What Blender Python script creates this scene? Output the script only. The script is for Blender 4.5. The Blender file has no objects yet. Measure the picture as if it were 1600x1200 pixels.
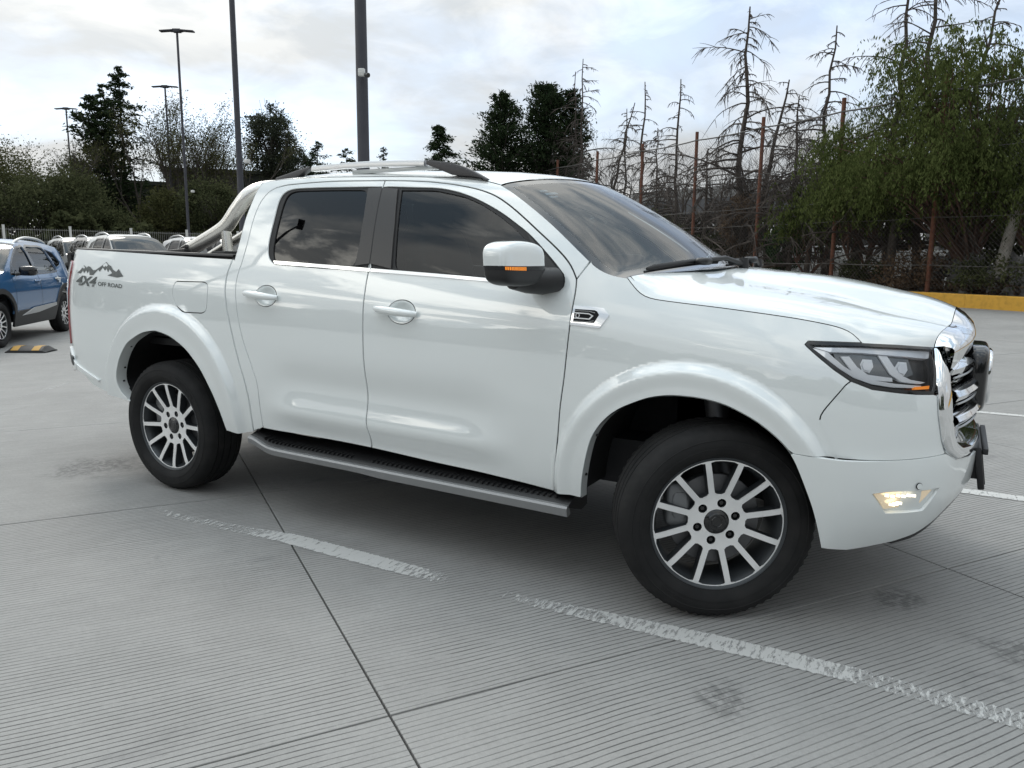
import bpy, bmesh, math, random, bisect
import numpy as np
from mathutils import Vector, Matrix, Euler
from mathutils.geometry import delaunay_2d_cdt

# ------------------------------------------------------------------ camera, sky, sun, exposure
SC = bpy.context.scene
COL = SC.collection
CAM_POS = (0.73657, -3.70858, 1.38126)
YAW, PITCH, ROLL, FPX = math.radians(-29.884), math.radians(9.390), math.radians(0.545), 1201.1
def cam_basis():
    f = Vector((math.sin(YAW)*math.cos(PITCH), math.cos(YAW)*math.cos(PITCH), -math.sin(PITCH)))
    r = Vector((math.cos(YAW), -math.sin(YAW), 0.0)); u = r.cross(f)
    c, s = math.cos(ROLL), math.sin(ROLL)
    return r*c+u*s, u*c-r*s, f
_r, _u, _f = cam_basis()
cd = bpy.data.cameras.new('camera'); cam = bpy.data.objects.new('camera', cd); COL.objects.link(cam)
cam.matrix_world = Matrix(((_r.x, _u.x, -_f.x, CAM_POS[0]), (_r.y, _u.y, -_f.y, CAM_POS[1]), (_r.z, _u.z, -_f.z, CAM_POS[2]), (0, 0, 0, 1)))
cd.sensor_width = 36.0; cd.lens = FPX/1600*36.0; cd.clip_start = 0.05; cd.clip_end = 3000
SC.camera = cam

SUN_AZ, SUN_EL = math.radians(-62), math.radians(40)      # heading from +Y towards +X
SUN_DIR = Vector((math.sin(SUN_AZ)*math.cos(SUN_EL), math.cos(SUN_AZ)*math.cos(SUN_EL), math.sin(SUN_EL)))
W = bpy.data.worlds.new('World'); SC.world = W; W.use_nodes = True
def build_world():
    nt = W.node_tree; N = nt.nodes; L = nt.links; N.clear()
    def nd(t, **k):
        n = N.new(t)
        for a, b in k.items(): setattr(n, a, b)
        return n
    def math_(op, a, b=None, clamp=False):
        n = nd('ShaderNodeMath', operation=op, use_clamp=clamp)
        for i, v in enumerate((a, b)):
            if v is None: continue
            if isinstance(v, (int, float)): n.inputs[i].default_value = v
            else: L.new(v, n.inputs[i])
        return n.outputs[0]
    def mix(fac, a, b):
        n = nd('ShaderNodeMix', data_type='RGBA')
        for sock, v in ((n.inputs['Factor'], fac), (n.inputs[6], a), (n.inputs[7], b)):
            if isinstance(v, (int, float)): sock.default_value = v
            elif isinstance(v, tuple): sock.default_value = v
            else: L.new(v, sock)
        return n.outputs[2]
    def ramp(fac, pts):
        n = nd('ShaderNodeValToRGB'); cr = n.color_ramp
        while len(cr.elements) > 1: cr.elements.remove(cr.elements[-1])
        cr.elements[0].position = pts[0][0]; cr.elements[0].color = (pts[0][1],)*3+(1,)
        for p, v in pts[1:]:
            e = cr.elements.new(p); e.color = (v, v, v, 1)
        L.new(fac, n.inputs[0]); return n.outputs[0]
    sky = nd('ShaderNodeTexSky', sky_type='NISHITA', sun_disc=False, sun_elevation=SUN_EL, sun_rotation=SUN_AZ, altitude=2200, air_density=1.0, dust_density=1.5)
    tc = nd('ShaderNodeTexCoord'); sep = nd('ShaderNodeSeparateXYZ'); L.new(tc.outputs['Generated'], sep.inputs[0])
    z = math_('MAXIMUM', sep.outputs['Z'], 0.0)
    zz = math_('ADD', z, 0.24)
    comb = nd('ShaderNodeCombineXYZ'); L.new(math_('DIVIDE', sep.outputs['X'], zz), comb.inputs[0]); L.new(math_('DIVIDE', sep.outputs['Y'], zz), comb.inputs[1])
    def noise(scale, detail, rough, off, dist=0.0, ramp_pts=None):
        mp = nd('ShaderNodeMapping'); mp.inputs['Location'].default_value = off; mp.inputs['Scale'].default_value = (scale, scale, scale)
        L.new(comb.outputs[0], mp.inputs[0])
        n = nd('ShaderNodeTexNoise', noise_dimensions='2D'); n.inputs['Scale'].default_value = 1.0; n.inputs['Detail'].default_value = detail; n.inputs['Roughness'].default_value = rough; n.inputs['Distortion'].default_value = dist
        L.new(mp.outputs[0], n.inputs['Vector'])
        return ramp(n.outputs['Fac'], ramp_pts) if ramp_pts else n.outputs['Fac']
    cover = noise(0.42, 8, .55, (3.1, 1.7, 0), .25, [(.30, 0), (.46, 1)])
    dark = noise(0.33, 7, .52, (7.7, 2.2, 0), .3, [(.36, 0), (.62, 1)])
    puff = noise(1.15, 8, .6, (1.3, 5.2, 0), .35, [(.50, 0), (.66, 1)])
    K = CLOUD_GAIN
    c_mid = (7.6*K, 7.75*K, 7.8*K, 1); c_dark = (6.8*K, 7.1*K, 7.3*K, 1); c_lit = (9.4*K, 9.3*K, 9.0*K, 1)
    cl = mix(math_('MULTIPLY', dark, .6), c_mid, c_dark)
    cl = mix(math_('MULTIPLY', puff, .75), cl, c_lit)
    # blue gaps between the clouds come from the physical sky, veiled by thin cloud
    bl = nd('ShaderNodeMix', data_type='RGBA', blend_type='ADD'); bl.inputs['Factor'].default_value = 1.0
    L.new(sky.outputs[0], bl.inputs[6]); bl.inputs[7].default_value = (5.9*K, 6.2*K, 6.3*K, 1)
    col = mix(cover, bl.outputs[2], cl)
    # cloud lit through around the hidden sun
    dot = nd('ShaderNodeVectorMath', operation='DOT_PRODUCT'); nrm = nd('ShaderNodeVectorMath', operation='NORMALIZE')
    L.new(tc.outputs['Generated'], nrm.inputs[0]); L.new(nrm.outputs[0], dot.inputs[0]); dot.inputs[1].default_value = SUN_DIR
    g = math_('POWER', math_('MAXIMUM', dot.outputs['Value'], 0.0), 9.0)
    gl = nd('ShaderNodeMix', data_type='RGBA', blend_type='ADD'); L.new(math_('MULTIPLY', g, 1.0), gl.inputs['Factor'])
    L.new(col, gl.inputs[6]); gl.inputs[7].default_value = (5.5*K, 5.3*K, 4.9*K, 1)
    # overcast skies brighten towards the zenith
    br = math_('ADD', math_('MULTIPLY', math_('POWER', z, 2.0), ZENITH_GAIN), 1.0)
    vm = nd('ShaderNodeVectorMath', operation='SCALE'); L.new(gl.outputs[2], vm.inputs[0]); L.new(br, vm.inputs['Scale'])
    # the side of the sky away from the sun lies under darker cloud
    # overhead the deck is broken: darker bellies, brighter rims
    over = noise(3.0, 6, .56, (5.3, 3.9, 0), .35, [(.40, 0), (.60, 1)])
    tint = mix(over, (.50, .63, .76, 1), (1.50, 1.51, 1.48, 1))
    tint = mix(math_('MINIMUM', math_('MULTIPLY', math_('POWER', z, 1.5), 1.7), 1.0), (1, 1, 1, 1), tint)
    vo = nd('ShaderNodeVectorMath', operation='MULTIPLY'); L.new(vm.outputs[0], vo.inputs[0]); L.new(tint, vo.inputs[1]); vm = vo
    wd = math_('ADD', math_('MULTIPLY', dot.outputs['Value'], .20), .84)
    vm2 = nd('ShaderNodeVectorMath', operation='SCALE'); L.new(vm.outputs[0], vm2.inputs[0]); L.new(wd, vm2.inputs['Scale'])
    # sunlit breaks in the cloud behind the camera, the ones mirrored in the pickup's windows and flanks
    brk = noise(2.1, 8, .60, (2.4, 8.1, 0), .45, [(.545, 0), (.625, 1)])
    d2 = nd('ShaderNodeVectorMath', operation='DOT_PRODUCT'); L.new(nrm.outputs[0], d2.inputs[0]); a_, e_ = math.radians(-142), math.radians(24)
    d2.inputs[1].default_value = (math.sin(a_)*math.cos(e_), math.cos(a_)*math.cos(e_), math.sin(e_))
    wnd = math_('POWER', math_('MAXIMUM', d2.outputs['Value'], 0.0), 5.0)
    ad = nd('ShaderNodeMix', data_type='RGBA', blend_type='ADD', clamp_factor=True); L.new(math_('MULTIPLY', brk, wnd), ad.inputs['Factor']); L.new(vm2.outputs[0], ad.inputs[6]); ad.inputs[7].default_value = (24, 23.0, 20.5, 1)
    bg = nd('ShaderNodeBackground'); bg.inputs['Strength'].default_value = 0.1
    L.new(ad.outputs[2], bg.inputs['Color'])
    out = nd('ShaderNodeOutputWorld'); L.new(bg.outputs[0], out.inputs[0])
CLOUD_GAIN, ZENITH_GAIN = 0.88, 1.6
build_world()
sl = bpy.data.lights.new('sun', 'SUN'); sl.energy = 1.1; sl.angle = math.radians(14); sl.color = (1.0, .95, .88)
so = bpy.data.objects.new('sun', sl); COL.objects.link(so); so.rotation_euler = (-SUN_DIR).to_track_quat('-Z', 'Y').to_euler(); so.location = SUN_DIR*60
SC.view_settings.view_transform = 'Standard'; SC.view_settings.look = 'None'; SC.view_settings.exposure = -0.03; SC.view_settings.gamma = 1.0
SC.view_settings.use_curve_mapping = False
SC.render.engine = 'CYCLES'
SC.cycles.transparent_max_bounces = 24; SC.cycles.max_bounces = 7

# ------------------------------------------------------------------ materials
def mat(name, base, rough=.5, metal=0.0, coat=0.0, coat_rough=.03, spec=.5, emit=None, emit_s=0, noise=None, bump=None):
    m = bpy.data.materials.new(name); m.use_nodes = True; nt = m.node_tree; b = nt.nodes['Principled BSDF']
    b.inputs['Base Color'].default_value = (*base, 1); b.inputs['Roughness'].default_value = rough; b.inputs['Metallic'].default_value = metal
    b.inputs['Coat Weight'].default_value = coat; b.inputs['Coat IOR'].default_value = 1.5 if coat < 1 else 2.0; b.inputs['Coat Roughness'].default_value = coat_rough; b.inputs['Specular IOR Level'].default_value = spec
    if emit: b.inputs['Emission Color'].default_value = (*emit, 1); b.inputs['Emission Strength'].default_value = emit_s
    if noise:   # (scale, second colour, lo, hi)
        n = nt.nodes.new('ShaderNodeTexNoise'); n.inputs['Scale'].default_value = noise[0]; n.inputs['Detail'].default_value = 6
        g = nt.nodes.new('ShaderNodeNewGeometry'); nt.links.new(g.outputs['Position'], n.inputs['Vector'])
        r = nt.nodes.new('ShaderNodeValToRGB'); r.color_ramp.elements[0].position = noise[2]; r.color_ramp.elements[1].position = noise[3]
        r.color_ramp.elements[0].color = (*base, 1); r.color_ramp.elements[1].color = (*noise[1], 1)
        nt.links.new(n.outputs['Fac'], r.inputs[0]); nt.links.new(r.outputs[0], b.inputs['Base Color'])
        if bump:
            bp_ = nt.nodes.new('ShaderNodeBump'); bp_.inputs['Strength'].default_value = bump; bp_.inputs['Distance'].default_value = .02
            nt.links.new(n.outputs['Fac'], bp_.inputs['Height']); nt.links.new(bp_.outputs[0], b.inputs['Normal'])
    return m
def glass(name, tint, ior=1.52, rough=0.0):
    m = bpy.data.materials.new(name); m.use_nodes = True; nt = m.node_tree; N = nt.nodes; L = nt.links; N.clear()
    t = N.new('ShaderNodeBsdfTransparent'); t.inputs[0].default_value = (*tint, 1)
    g = N.new('ShaderNodeBsdfGlossy'); g.inputs['Roughness'].default_value = rough
    f = N.new('ShaderNodeFresnel'); f.inputs['IOR'].default_value = ior
    x = N.new('ShaderNodeMixShader'); o = N.new('ShaderNodeOutputMaterial')
    L.new(f.outputs[0], x.inputs[0]); L.new(t.outputs[0], x.inputs[1]); L.new(g.outputs[0], x.inputs[2]); L.new(x.outputs[0], o.inputs[0])
    return m
def leafmat(name, c0, c1, scale=1.3, trans=.35):
    m = bpy.data.materials.new(name); m.use_nodes = True; nt = m.node_tree; N = nt.nodes; L = nt.links; N.clear()
    g = N.new('ShaderNodeNewGeometry'); n = N.new('ShaderNodeTexNoise'); n.inputs['Scale'].default_value = scale; n.inputs['Detail'].default_value = 3
    L.new(g.outputs['Position'], n.inputs['Vector'])
    rnd = N.new('ShaderNodeMath'); rnd.operation = 'MULTIPLY_ADD'; L.new(g.outputs['Random Per Island'], rnd.inputs[0]); rnd.inputs[1].default_value = .4; L.new(n.outputs['Fac'], rnd.inputs[2])
    r = N.new('ShaderNodeValToRGB'); r.color_ramp.elements[0].position = .42; r.color_ramp.elements[1].position = .95
    r.color_ramp.elements[0].color = (*c0, 1); r.color_ramp.elements[1].color = (*c1, 1); L.new(rnd.outputs[0], r.inputs[0])
    d = N.new('ShaderNodeBsdfDiffuse'); t = N.new('ShaderNodeBsdfTranslucent'); x = N.new('ShaderNodeMixShader'); x.inputs[0].default_value = trans
    L.new(r.outputs[0], d.inputs[0]); L.new(r.outputs[0], t.inputs[0]); L.new(d.outputs[0], x.inputs[1]); L.new(t.outputs[0], x.inputs[2])
    o = N.new('ShaderNodeOutputMaterial'); L.new(x.outputs[0], o.inputs[0]); return m
M = {}
M['paint'] = mat('white_paint', (.775, .81, .805), .35, coat=1.0, coat_rough=.02)
M['paint_plastic'] = mat('white_bumper_paint', (.765, .80, .795), .35, coat=1.0, coat_rough=.03)
M['rubber'] = mat('black_rubber', (.012, .012, .013), .6)
M['tyre'] = mat('tyre_rubber', (.013, .013, .0135), .8, spec=.3, noise=(9, (.022, .0215, .0215), .4, .7))
M['black_plastic'] = mat('black_plastic', (.014, .014, .015), .45)
M['gloss_black'] = mat('gloss_black', (.008, .008, .009), .12, coat=.5)
M['trim'] = mat('pillar_trim', (.030, .028, .028), .32, noise=(320, (.036, .034, .033), .3, .7))
M['rail_black'] = mat('rail_black', (.022, .021, .023), .42, noise=(260, (.034, .032, .034), .3, .7))
M['chrome'] = mat('chrome', (.86, .87, .88), .05, metal=1.0)
M['steel'] = mat('polished_steel', (.80, .78, .73), .26, metal=.8, noise=(30, (.86, .84, .79), .35, .65))
M['satin_silver'] = mat('satin_silver', (.52, .53, .54), .34, metal=.85); M['step_silver'] = mat('step_silver', (.30, .305, .31), .42, metal=.6)
M['alloy'] = mat('machined_alloy', (.95, .95, .95), .28, metal=.65)
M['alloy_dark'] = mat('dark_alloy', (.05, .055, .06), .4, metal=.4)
M['disc'] = mat('brake_disc', (.16, .16, .165), .45, metal=.7)
M['caliper'] = mat('caliper', (.20, .205, .21), .5, metal=.4)
M['liner'] = mat('wheel_liner', (.010, .010, .011), .85, noise=(14, (.016, .016, .017), .4, .7))
M['under'] = mat('underbody', (.014, .014, .016), .7)
M['privacy'] = glass('privacy_glass', (.035, .037, .04), 1.65)
M['doorglass'] = glass('door_glass', (.30, .34, .34), 1.62)
M['screen'] = glass('windscreen_glass', (.56, .66, .69), 1.8)
M['lens'] = glass('lamp_lens', (.94, .95, .96), 1.36)
M['lamp_black'] = mat('lamp_black', (.012, .013, .015), .25)
M['lamp_silver'] = mat('lamp_silver', (.90, .91, .93), .22, metal=.2)
M['lamp_clear'] = mat('lamp_lightguide', (.86, .88, .92), .15, metal=.2, coat=.6)
M['amber_lit'] = mat('amber_lamp', (.7, .20, .02), .3, emit=(1.0, .30, .02), emit_s=.5)
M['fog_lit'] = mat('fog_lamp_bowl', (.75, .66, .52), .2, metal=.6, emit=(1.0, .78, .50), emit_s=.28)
M['vent_black'] = mat('vent_black', (.006, .006, .007), .55, spec=.2)
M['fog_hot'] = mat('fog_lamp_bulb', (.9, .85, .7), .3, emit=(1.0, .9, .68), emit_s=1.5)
M['red_lamp'] = mat('tail_lamp_red', (.28, .035, .04), .12, coat=1)
M['clear_lamp'] = mat('tail_lamp_clear', (.75, .74, .74), .12, coat=1)
M['decal'] = mat('decal_film', (.085, .095, .095), .4, noise=(60, (.12, .13, .125), .4, .6))
M['badge_white'] = mat('badge_white', (.75, .75, .75), .3)
M['cabin'] = mat('cabin_trim', (.055, .057, .060), .7)
M['seat'] = mat('seat_leather', (.10, .10, .105), .5)
M['seat_light'] = mat('cabin_light_panel', (.16, .18, .19), .6)
M['sticker'] = mat('sticker', (.62, .66, .70), .5)
M['amber_glass'] = mat('reflector', (.4, .08, .03), .2)

# ------------------------------------------------------------------ object helpers
def tag(o, label=None, cat=None, group=None, kind=None):
    if label: o['label'] = label
    if cat: o['category'] = cat
    if group: o['group'] = group
    if kind: o['kind'] = kind
    return o
def empty(name, loc=(0, 0, 0), rz=0.0, parent=None):
    o = bpy.data.objects.new(name, None); COL.objects.link(o); o.location = loc; o.rotation_euler = (0, 0, rz); o.empty_display_size = .2
    if parent: o.parent = parent
    return o
def copy_tree(o, parent=None):
    c = o.copy(); COL.objects.link(c)
    if parent: c.parent = parent
    for ch in list(o.children): copy_tree(ch, c)
    return c
def link(name, me, parent=None):
    o = bpy.data.objects.new(name, me); COL.objects.link(o)
    if parent: o.parent = parent
    return o
def vadd(a, b): return (a[0]+b[0], a[1]+b[1], a[2]+b[2])
class MB:
    def __init__(s): s.v = []; s.f = []; s.mi = []
    def add(s, vs, fs, mi=0):
        o = len(s.v); s.v += [tuple(p) for p in vs]; s.f += [tuple(i+o for i in f) for f in fs]; s.mi += [mi]*len(fs); return s
    def box(s, c, h, rot=None, ch=0.0, mi=0):
        """centre, half sizes, optional Euler, chamfer"""
        R = Euler(rot).to_matrix() if rot else None
        vs = []; fs = []
        if ch <= 0:
            pts = [(x*h[0], y*h[1], z*h[2]) for x in (-1, 1) for y in (-1, 1) for z in (-1, 1)]
            fs = [(0, 1, 3, 2), (4, 6, 7, 5), (0, 4, 5, 1), (2, 3, 7, 6), (0, 2, 6, 4), (1, 5, 7, 3)]
        else:
            bm = bmesh.new(); bmesh.ops.create_cube(bm, size=2.0)
            for v in bm.verts: v.co = Vector((v.co.x*h[0], v.co.y*h[1], v.co.z*h[2]))
            bmesh.ops.bevel(bm, geom=list(bm.edges), offset=ch, segments=2, affect='EDGES', profile=.5)
            bm.verts.index_update(); pts = [tuple(v.co) for v in bm.verts]; fs = [tuple(v.index for v in f.verts) for f in bm.faces]; bm.free()
        for p in pts:
            q = R @ Vector(p) if R else Vector(p)
            vs.append((q.x+c[0], q.y+c[1], q.z+c[2]))
        return s.add(vs, fs, mi)
    def tube(s, pts, rad, n=8, cap=True, mi=0, flat=1.0):
        P = [Vector(p) for p in pts]; m = len(P); vs = []; fs = []
        R = rad if isinstance(rad, (list, tuple)) else [rad]*m
        up = Vector((0, 0, 1)); pu = None
        for i in range(m):
            t = (P[min(i+1, m-1)]-P[max(i-1, 0)])
            if t.length < 1e-9: t = Vector((0, 0, 1))
            t.normalize()
            if pu is None:
                a = up if abs(t.z) < .9 else Vector((1, 0, 0)); pu = (a-t*a.dot(t)).normalized()
            else:
                pu = pu-t*pu.dot(t)
                pu = pu.normalized() if pu.length > 1e-6 else t.orthogonal().normalized()
            b = t.cross(pu)
            for k in range(n):
                an = 2*math.pi*k/n; vs.append(tuple(P[i]+pu*(R[i]*math.cos(an))+b*(R[i]*flat*math.sin(an))))
        for i in range(m-1):
            for k in range(n):
                a = i*n+k; b2 = i*n+(k+1) % n; fs.append((a, b2, b2+n, a+n))
        if cap: fs.append(tuple(range(n-1, -1, -1))); fs.append(tuple((m-1)*n+k for k in range(n)))
        return s.add(vs, fs, mi)
    def lathe(s, prof, n=48, axis='Y', c=(0, 0, 0), mi=0, closed=False):
        vs = []; fs = []; m = len(prof)
        for k in range(n):
            a = 2*math.pi*k/n; ca, sa = math.cos(a), math.sin(a)
            for (r, h) in prof:
                p = (r*ca, h, r*sa) if axis == 'Y' else ((r*ca, r*sa, h) if axis == 'Z' else (h, r*ca, r*sa))
                vs.append(vadd(p, c))
        for k in range(n):
            k2 = (k+1) % n
            for i in range(m if closed else m-1):
                j = (i+1) % m; fs.append((k*m+i, k*m+j, k2*m+j, k2*m+i))
        return s.add(vs, fs, mi)
    def grid(s, fn, nu, nv, mi=0, flip=False):
        vs = [fn(i/nu, j/nv) for i in range(nu+1) for j in range(nv+1)]; fs = []
        for i in range(nu):
            for j in range(nv):
                a = i*(nv+1)+j; q = (a, a+1, a+nv+2, a+nv+1); fs.append(q[::-1] if flip else q)
        return s.add(vs, fs, mi)
    def superell(s, c, h, e1=.35, e2=.35, nu=16, nv=24, z0=-1, z1=1, mi=0, taper=None):
        """rounded box; z0..z1 in -1..1 limits the vertical range"""
        def sg(x, e): return math.copysign(abs(x)**e, x)
        vs = []; fs = []
        a0 = math.asin(max(-1, min(1, math.copysign(abs(z0)**(1/e1), z0)))); a1 = math.asin(max(-1, min(1, math.copysign(abs(z1)**(1/e1), z1))))
        for i in range(nu+1):
            a = a0+(a1-a0)*i/nu
            for k in range(nv):
                b = 2*math.pi*k/nv
                p = [sg(math.cos(a), e1)*sg(math.cos(b), e2)*h[0], sg(math.cos(a), e1)*sg(math.sin(b), e2)*h[1], sg(math.sin(a), e1)*h[2]]
                if taper: p = taper(p)
                vs.append(vadd(p, c))
        for i in range(nu):
            for k in range(nv):
                a = i*nv+k; b = i*nv+(k+1) % nv; fs.append((a, b, b+nv, a+nv))
        fs.append(tuple(range(nv-1, -1, -1))); fs.append(tuple(nu*nv+k for k in range(nv)))
        return s.add(vs, fs, mi)
    def mesh(s, name, mats, smooth=35):
        me = bpy.data.meshes.new(name); me.from_pydata(s.v, [], s.f)
        if not isinstance(mats, (list, tuple)): mats = [mats]
        for m in mats: me.materials.append(m)
        if len(mats) > 1: me.polygons.foreach_set('material_index', s.mi)
        bm = bmesh.new(); bm.from_mesh(me); bmesh.ops.recalc_face_normals(bm, faces=bm.faces); bm.to_mesh(me); bm.free()
        if smooth:
            me.shade_smooth()
            if smooth < 180: me.set_sharp_from_angle(angle=math.radians(smooth))
        me.update(); return me
    def build(s, name, mats, parent=None, smooth=35): return link(name, s.mesh(name, mats, smooth), parent)
def resample(c, step, closed=False):
    P = list(c)+([c[0]] if closed else []); out = [P[0]]
    for a, b in zip(P, P[1:]):
        d = math.dist(a, b); n = max(1, int(round(d/step)))
        for i in range(1, n+1): t = i/n; out.append(tuple(x+(y-x)*t for x, y in zip(a, b)))
    return out[:-1] if closed else out
def smooth_curve(c, step=.02, it=6):
    P = resample(c, step)
    for _ in range(it):
        P = [P[0]]+[tuple(.25*a+.5*b+.25*d for a, b, d in zip(P[i-1], P[i], P[i+1])) for i in range(1, len(P)-1)]+[P[-1]]
    return P
def cr_spline(P, n=8):
    out = []
    for i in range(len(P)-1):
        p0 = P[max(i-1, 0)]; p1 = P[i]; p2 = P[i+1]; p3 = P[min(i+2, len(P)-1)]
        for k in range(n):
            t = k/n; out.append(tuple(.5*((2*b)+(-a+c)*t+(2*a-5*b+4*c-d)*t*t+(-a+3*b-3*c+d)*t**3) for a, b, c, d in zip(p0, p1, p2, p3)))
    out.append(tuple(P[-1])); return out
def join_curves(*cs):
    out = []
    for c in cs:
        for p in c:
            if not out or math.dist(p, out[-1]) > .003: out.append(tuple(p))
    while len(out) > 2 and math.dist(out[0], out[-1]) < .003: out.pop()
    return out
def area2(P): return sum(a[0]*b[1]-b[0]*a[1] for a, b in zip(P, P[1:]+P[:1]))/2
def inset_poly(P, d):
    if area2(P) < 0: P = P[::-1]
    n = len(P); out = []
    for i in range(n):
        a, b, c = P[i-1], P[i], P[(i+1) % n]
        e1 = (b[0]-a[0], b[1]-a[1]); e2 = (c[0]-b[0], c[1]-b[1])
        l1 = math.hypot(*e1) or 1; l2 = math.hypot(*e2) or 1
        nx = -e1[1]/l1-e2[1]/l2; ny = e1[0]/l1+e2[0]/l2; L = math.hypot(nx, ny)
        if L < 1e-6: out.append(b); continue
        k = d/max(.45, L/2); out.append((b[0]+nx/L*k, b[1]+ny/L*k))
    return out
def pip(px, py, P):
    P = np.asarray(P); x1, y1 = P[:, 0], P[:, 1]; x2, y2 = np.roll(x1, -1), np.roll(y1, -1); r = np.zeros(len(px), bool)
    for a, b, c, d in zip(x1, y1, x2, y2):
        if b == d: continue
        m = (b > py) != (d > py); r ^= m & (px < (c-a)*(py-b)/(d-b)+a)
    return r
def bdist(px, py, P):
    P = np.asarray(P); r = np.full(len(px), 9.0)
    for (a, b), (c, d) in zip(P, np.roll(P, -1, 0)):
        L = (c-a)**2+(d-b)**2
        t = np.clip(((px-a)*(c-a)+(py-b)*(d-b))/(L or 1), 0, 1); r = np.minimum(r, np.hypot(px-a-t*(c-a), py-b-t*(d-b)))
    return r
def panel_mesh(name, outline, m, func, off=0.0, res=.024, rim=.012, holes=(), inset=0.0, mirror=False, step=None, rim_holes=True, both=False):
    """a sheet over the (s,z) parameter surface func(s,z,off): triangulated outline with returned edges"""
    step = step or res
    out = resample(inset_poly(outline, inset) if inset else (outline if area2(outline) > 0 else outline[::-1]), step, True)
    hl = [resample(inset_poly(h, -inset) if inset else (h if area2(h) > 0 else h[::-1]), step, True) for h in holes]
    A = np.array(out); x0, y0 = A.min(0); x1, y1 = A.max(0)
    gx, gy = np.meshgrid(np.arange(x0+res*.5, x1, res), np.arange(y0+res*.5, y1, res)); gx = gx.ravel(); gy = gy.ravel()
    ok = pip(gx, gy, out)
    for h in hl: ok &= ~pip(gx, gy, h)
    gx, gy = gx[ok], gy[ok]
    if len(gx):
        d = bdist(gx, gy, out)
        for h in hl: d = np.minimum(d, bdist(gx, gy, h))
        gx, gy = gx[d > res*.55], gy[d > res*.55]
    verts = [Vector(p) for p in out]; edges = [(i, (i+1) % len(out)) for i in range(len(out))]; loops = [list(range(len(out)))]
    for h in hl:
        o = len(verts); verts += [Vector(p) for p in h]; edges += [(o+i, o+(i+1) % len(h)) for i in range(len(h))]; loops.append([o+i for i in range(len(h))])
    verts += [Vector((a, b)) for a, b in zip(gx, gy)]
    V, E, F, oV, oE, oF = delaunay_2d_cdt(verts, edges, [], 0, 1e-6)
    V = [(v.x, v.y) for v in V]
    C = np.array([[sum(V[i][0] for i in f)/3, sum(V[i][1] for i in f)/3] for f in F])
    ok = pip(C[:, 0], C[:, 1], out)
    for h in hl: ok &= ~pip(C[:, 0], C[:, 1], h)
    F = [f for f, k in zip(F, ok) if k]
    offf = off if callable(off) else (lambda s, z: off)
    def S(s, z, d=0.0): return Vector(func(s, z, offf(s, z)+d))
    e = 2e-3
    P = []; Nn = []
    for s, z in V:
        a = S(s, z); ds = S(s+e, z)-S(s-e, z); dz = S(s, z+e)-S(s, z-e); n = ds.cross(dz); n = n.normalized() if n.length > 1e-12 else Vector((0, -1, 0))
        P.append(a); Nn.append(n)
    faces = []
    for f in F:
        a, b, c = f[:3]
        if (V[b][0]-V[a][0])*(V[c][1]-V[a][1])-(V[b][1]-V[a][1])*(V[c][0]-V[a][0]) < 0: f = (a, c, b)
        faces.append(tuple(f[:3]))
    if rim:
        idx = {}
        for k, lst in enumerate(oV):
            for q in lst: idx[q] = k
        for li, lp in enumerate(loops):
            if li and not rim_holes: continue
            ids = [idx[q] for q in lp if q in idx]; n = len(ids); base = len(P)
            for k in range(n):
                i = ids[k]; t = P[ids[(k+1) % n]]-P[ids[k-1]]; on = t.cross(Nn[i])
                on = on.normalized() if on.length > 1e-9 else Nn[i]
                if li: on = on  # holes run CCW too, so flip below
                w = (Nn[i]*.5+(on if not li else -on)*.85).normalized()
                P.append(P[i].copy()); Nn.append(w); P.append(P[i]-Nn[i]*rim); Nn.append(on if not li else -on)
            for k in range(n):
                a = base+2*k; b = base+2*((k+1) % n)
                faces.append((a, a+1, b+1, b) if not li else (a, b, b+1, a+1))
    def mk(nm, mir):
        sg = -1 if mir else 1
        me = bpy.data.meshes.new(nm); me.from_pydata([(p.x, p.y*sg, p.z) for p in P], [], [f[::-1] if mir else f for f in faces])
        me.materials.append(m); me.shade_smooth()
        me.normals_split_custom_set_from_vertices([(n.x, n.y*sg, n.z) for n in Nn]); return me
    if both:
        nv = len(P); me = bpy.data.meshes.new(name)
        me.from_pydata([(p.x, p.y, p.z) for p in P]+[(p.x, -p.y, p.z) for p in P], [], faces+[tuple(i+nv for i in f[::-1]) for f in faces])
        me.materials.append(m); me.shade_smooth(); me.normals_split_custom_set_from_vertices([tuple(n) for n in Nn]+[(n.x, -n.y, n.z) for n in Nn]); return me
    return (mk(name, False), mk(name, True)) if mirror else mk(name, False)

# ------------------------------------------------------------------ the truck body surface: (s along the plan outline, z up)
def lerp_tab(T,x):
    if x<=T[0][0]: return T[0][1]
    for (a,b),(c,d) in zip(T,T[1:]):
        if x<=c: return b+(d-b)*(x-a)/(c-a)
    return T[-1][1]
def pchip(T):
    # monotone cubic through table
    X=[t[0] for t in T];Y=[t[1] for t in T];n=len(X)
    h=[X[i+1]-X[i] for i in range(n-1)];D=[(Y[i+1]-Y[i])/h[i] for i in range(n-1)]
    m=[0]*n;m[0]=D[0];m[-1]=D[-1]
    for i in range(1,n-1):
        if D[i-1]*D[i]<=0: m[i]=0
        else:
            w1=2*h[i]+h[i-1];w2=h[i]+2*h[i-1];m[i]=(w1+w2)/(w1/D[i-1]+w2/D[i])
    def f(x):
        if x<=X[0]: return Y[0]+m[0]*(x-X[0])
        if x>=X[-1]: return Y[-1]+m[-1]*(x-X[-1])
        pass
        i=bisect.bisect_right(X,x)-1
        t=(x-X[i])/h[i];t2=t*t;t3=t2*t
        return (2*t3-3*t2+1)*Y[i]+(t3-2*t2+t)*h[i]*m[i]+(-2*t3+3*t2)*Y[i+1]+(t3-t2)*h[i]*m[i+1]
    return f
def sstep(a,b,x):
    t=min(1,max(0,(x-a)/(b-a)));return t*t*(3-2*t)
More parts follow.
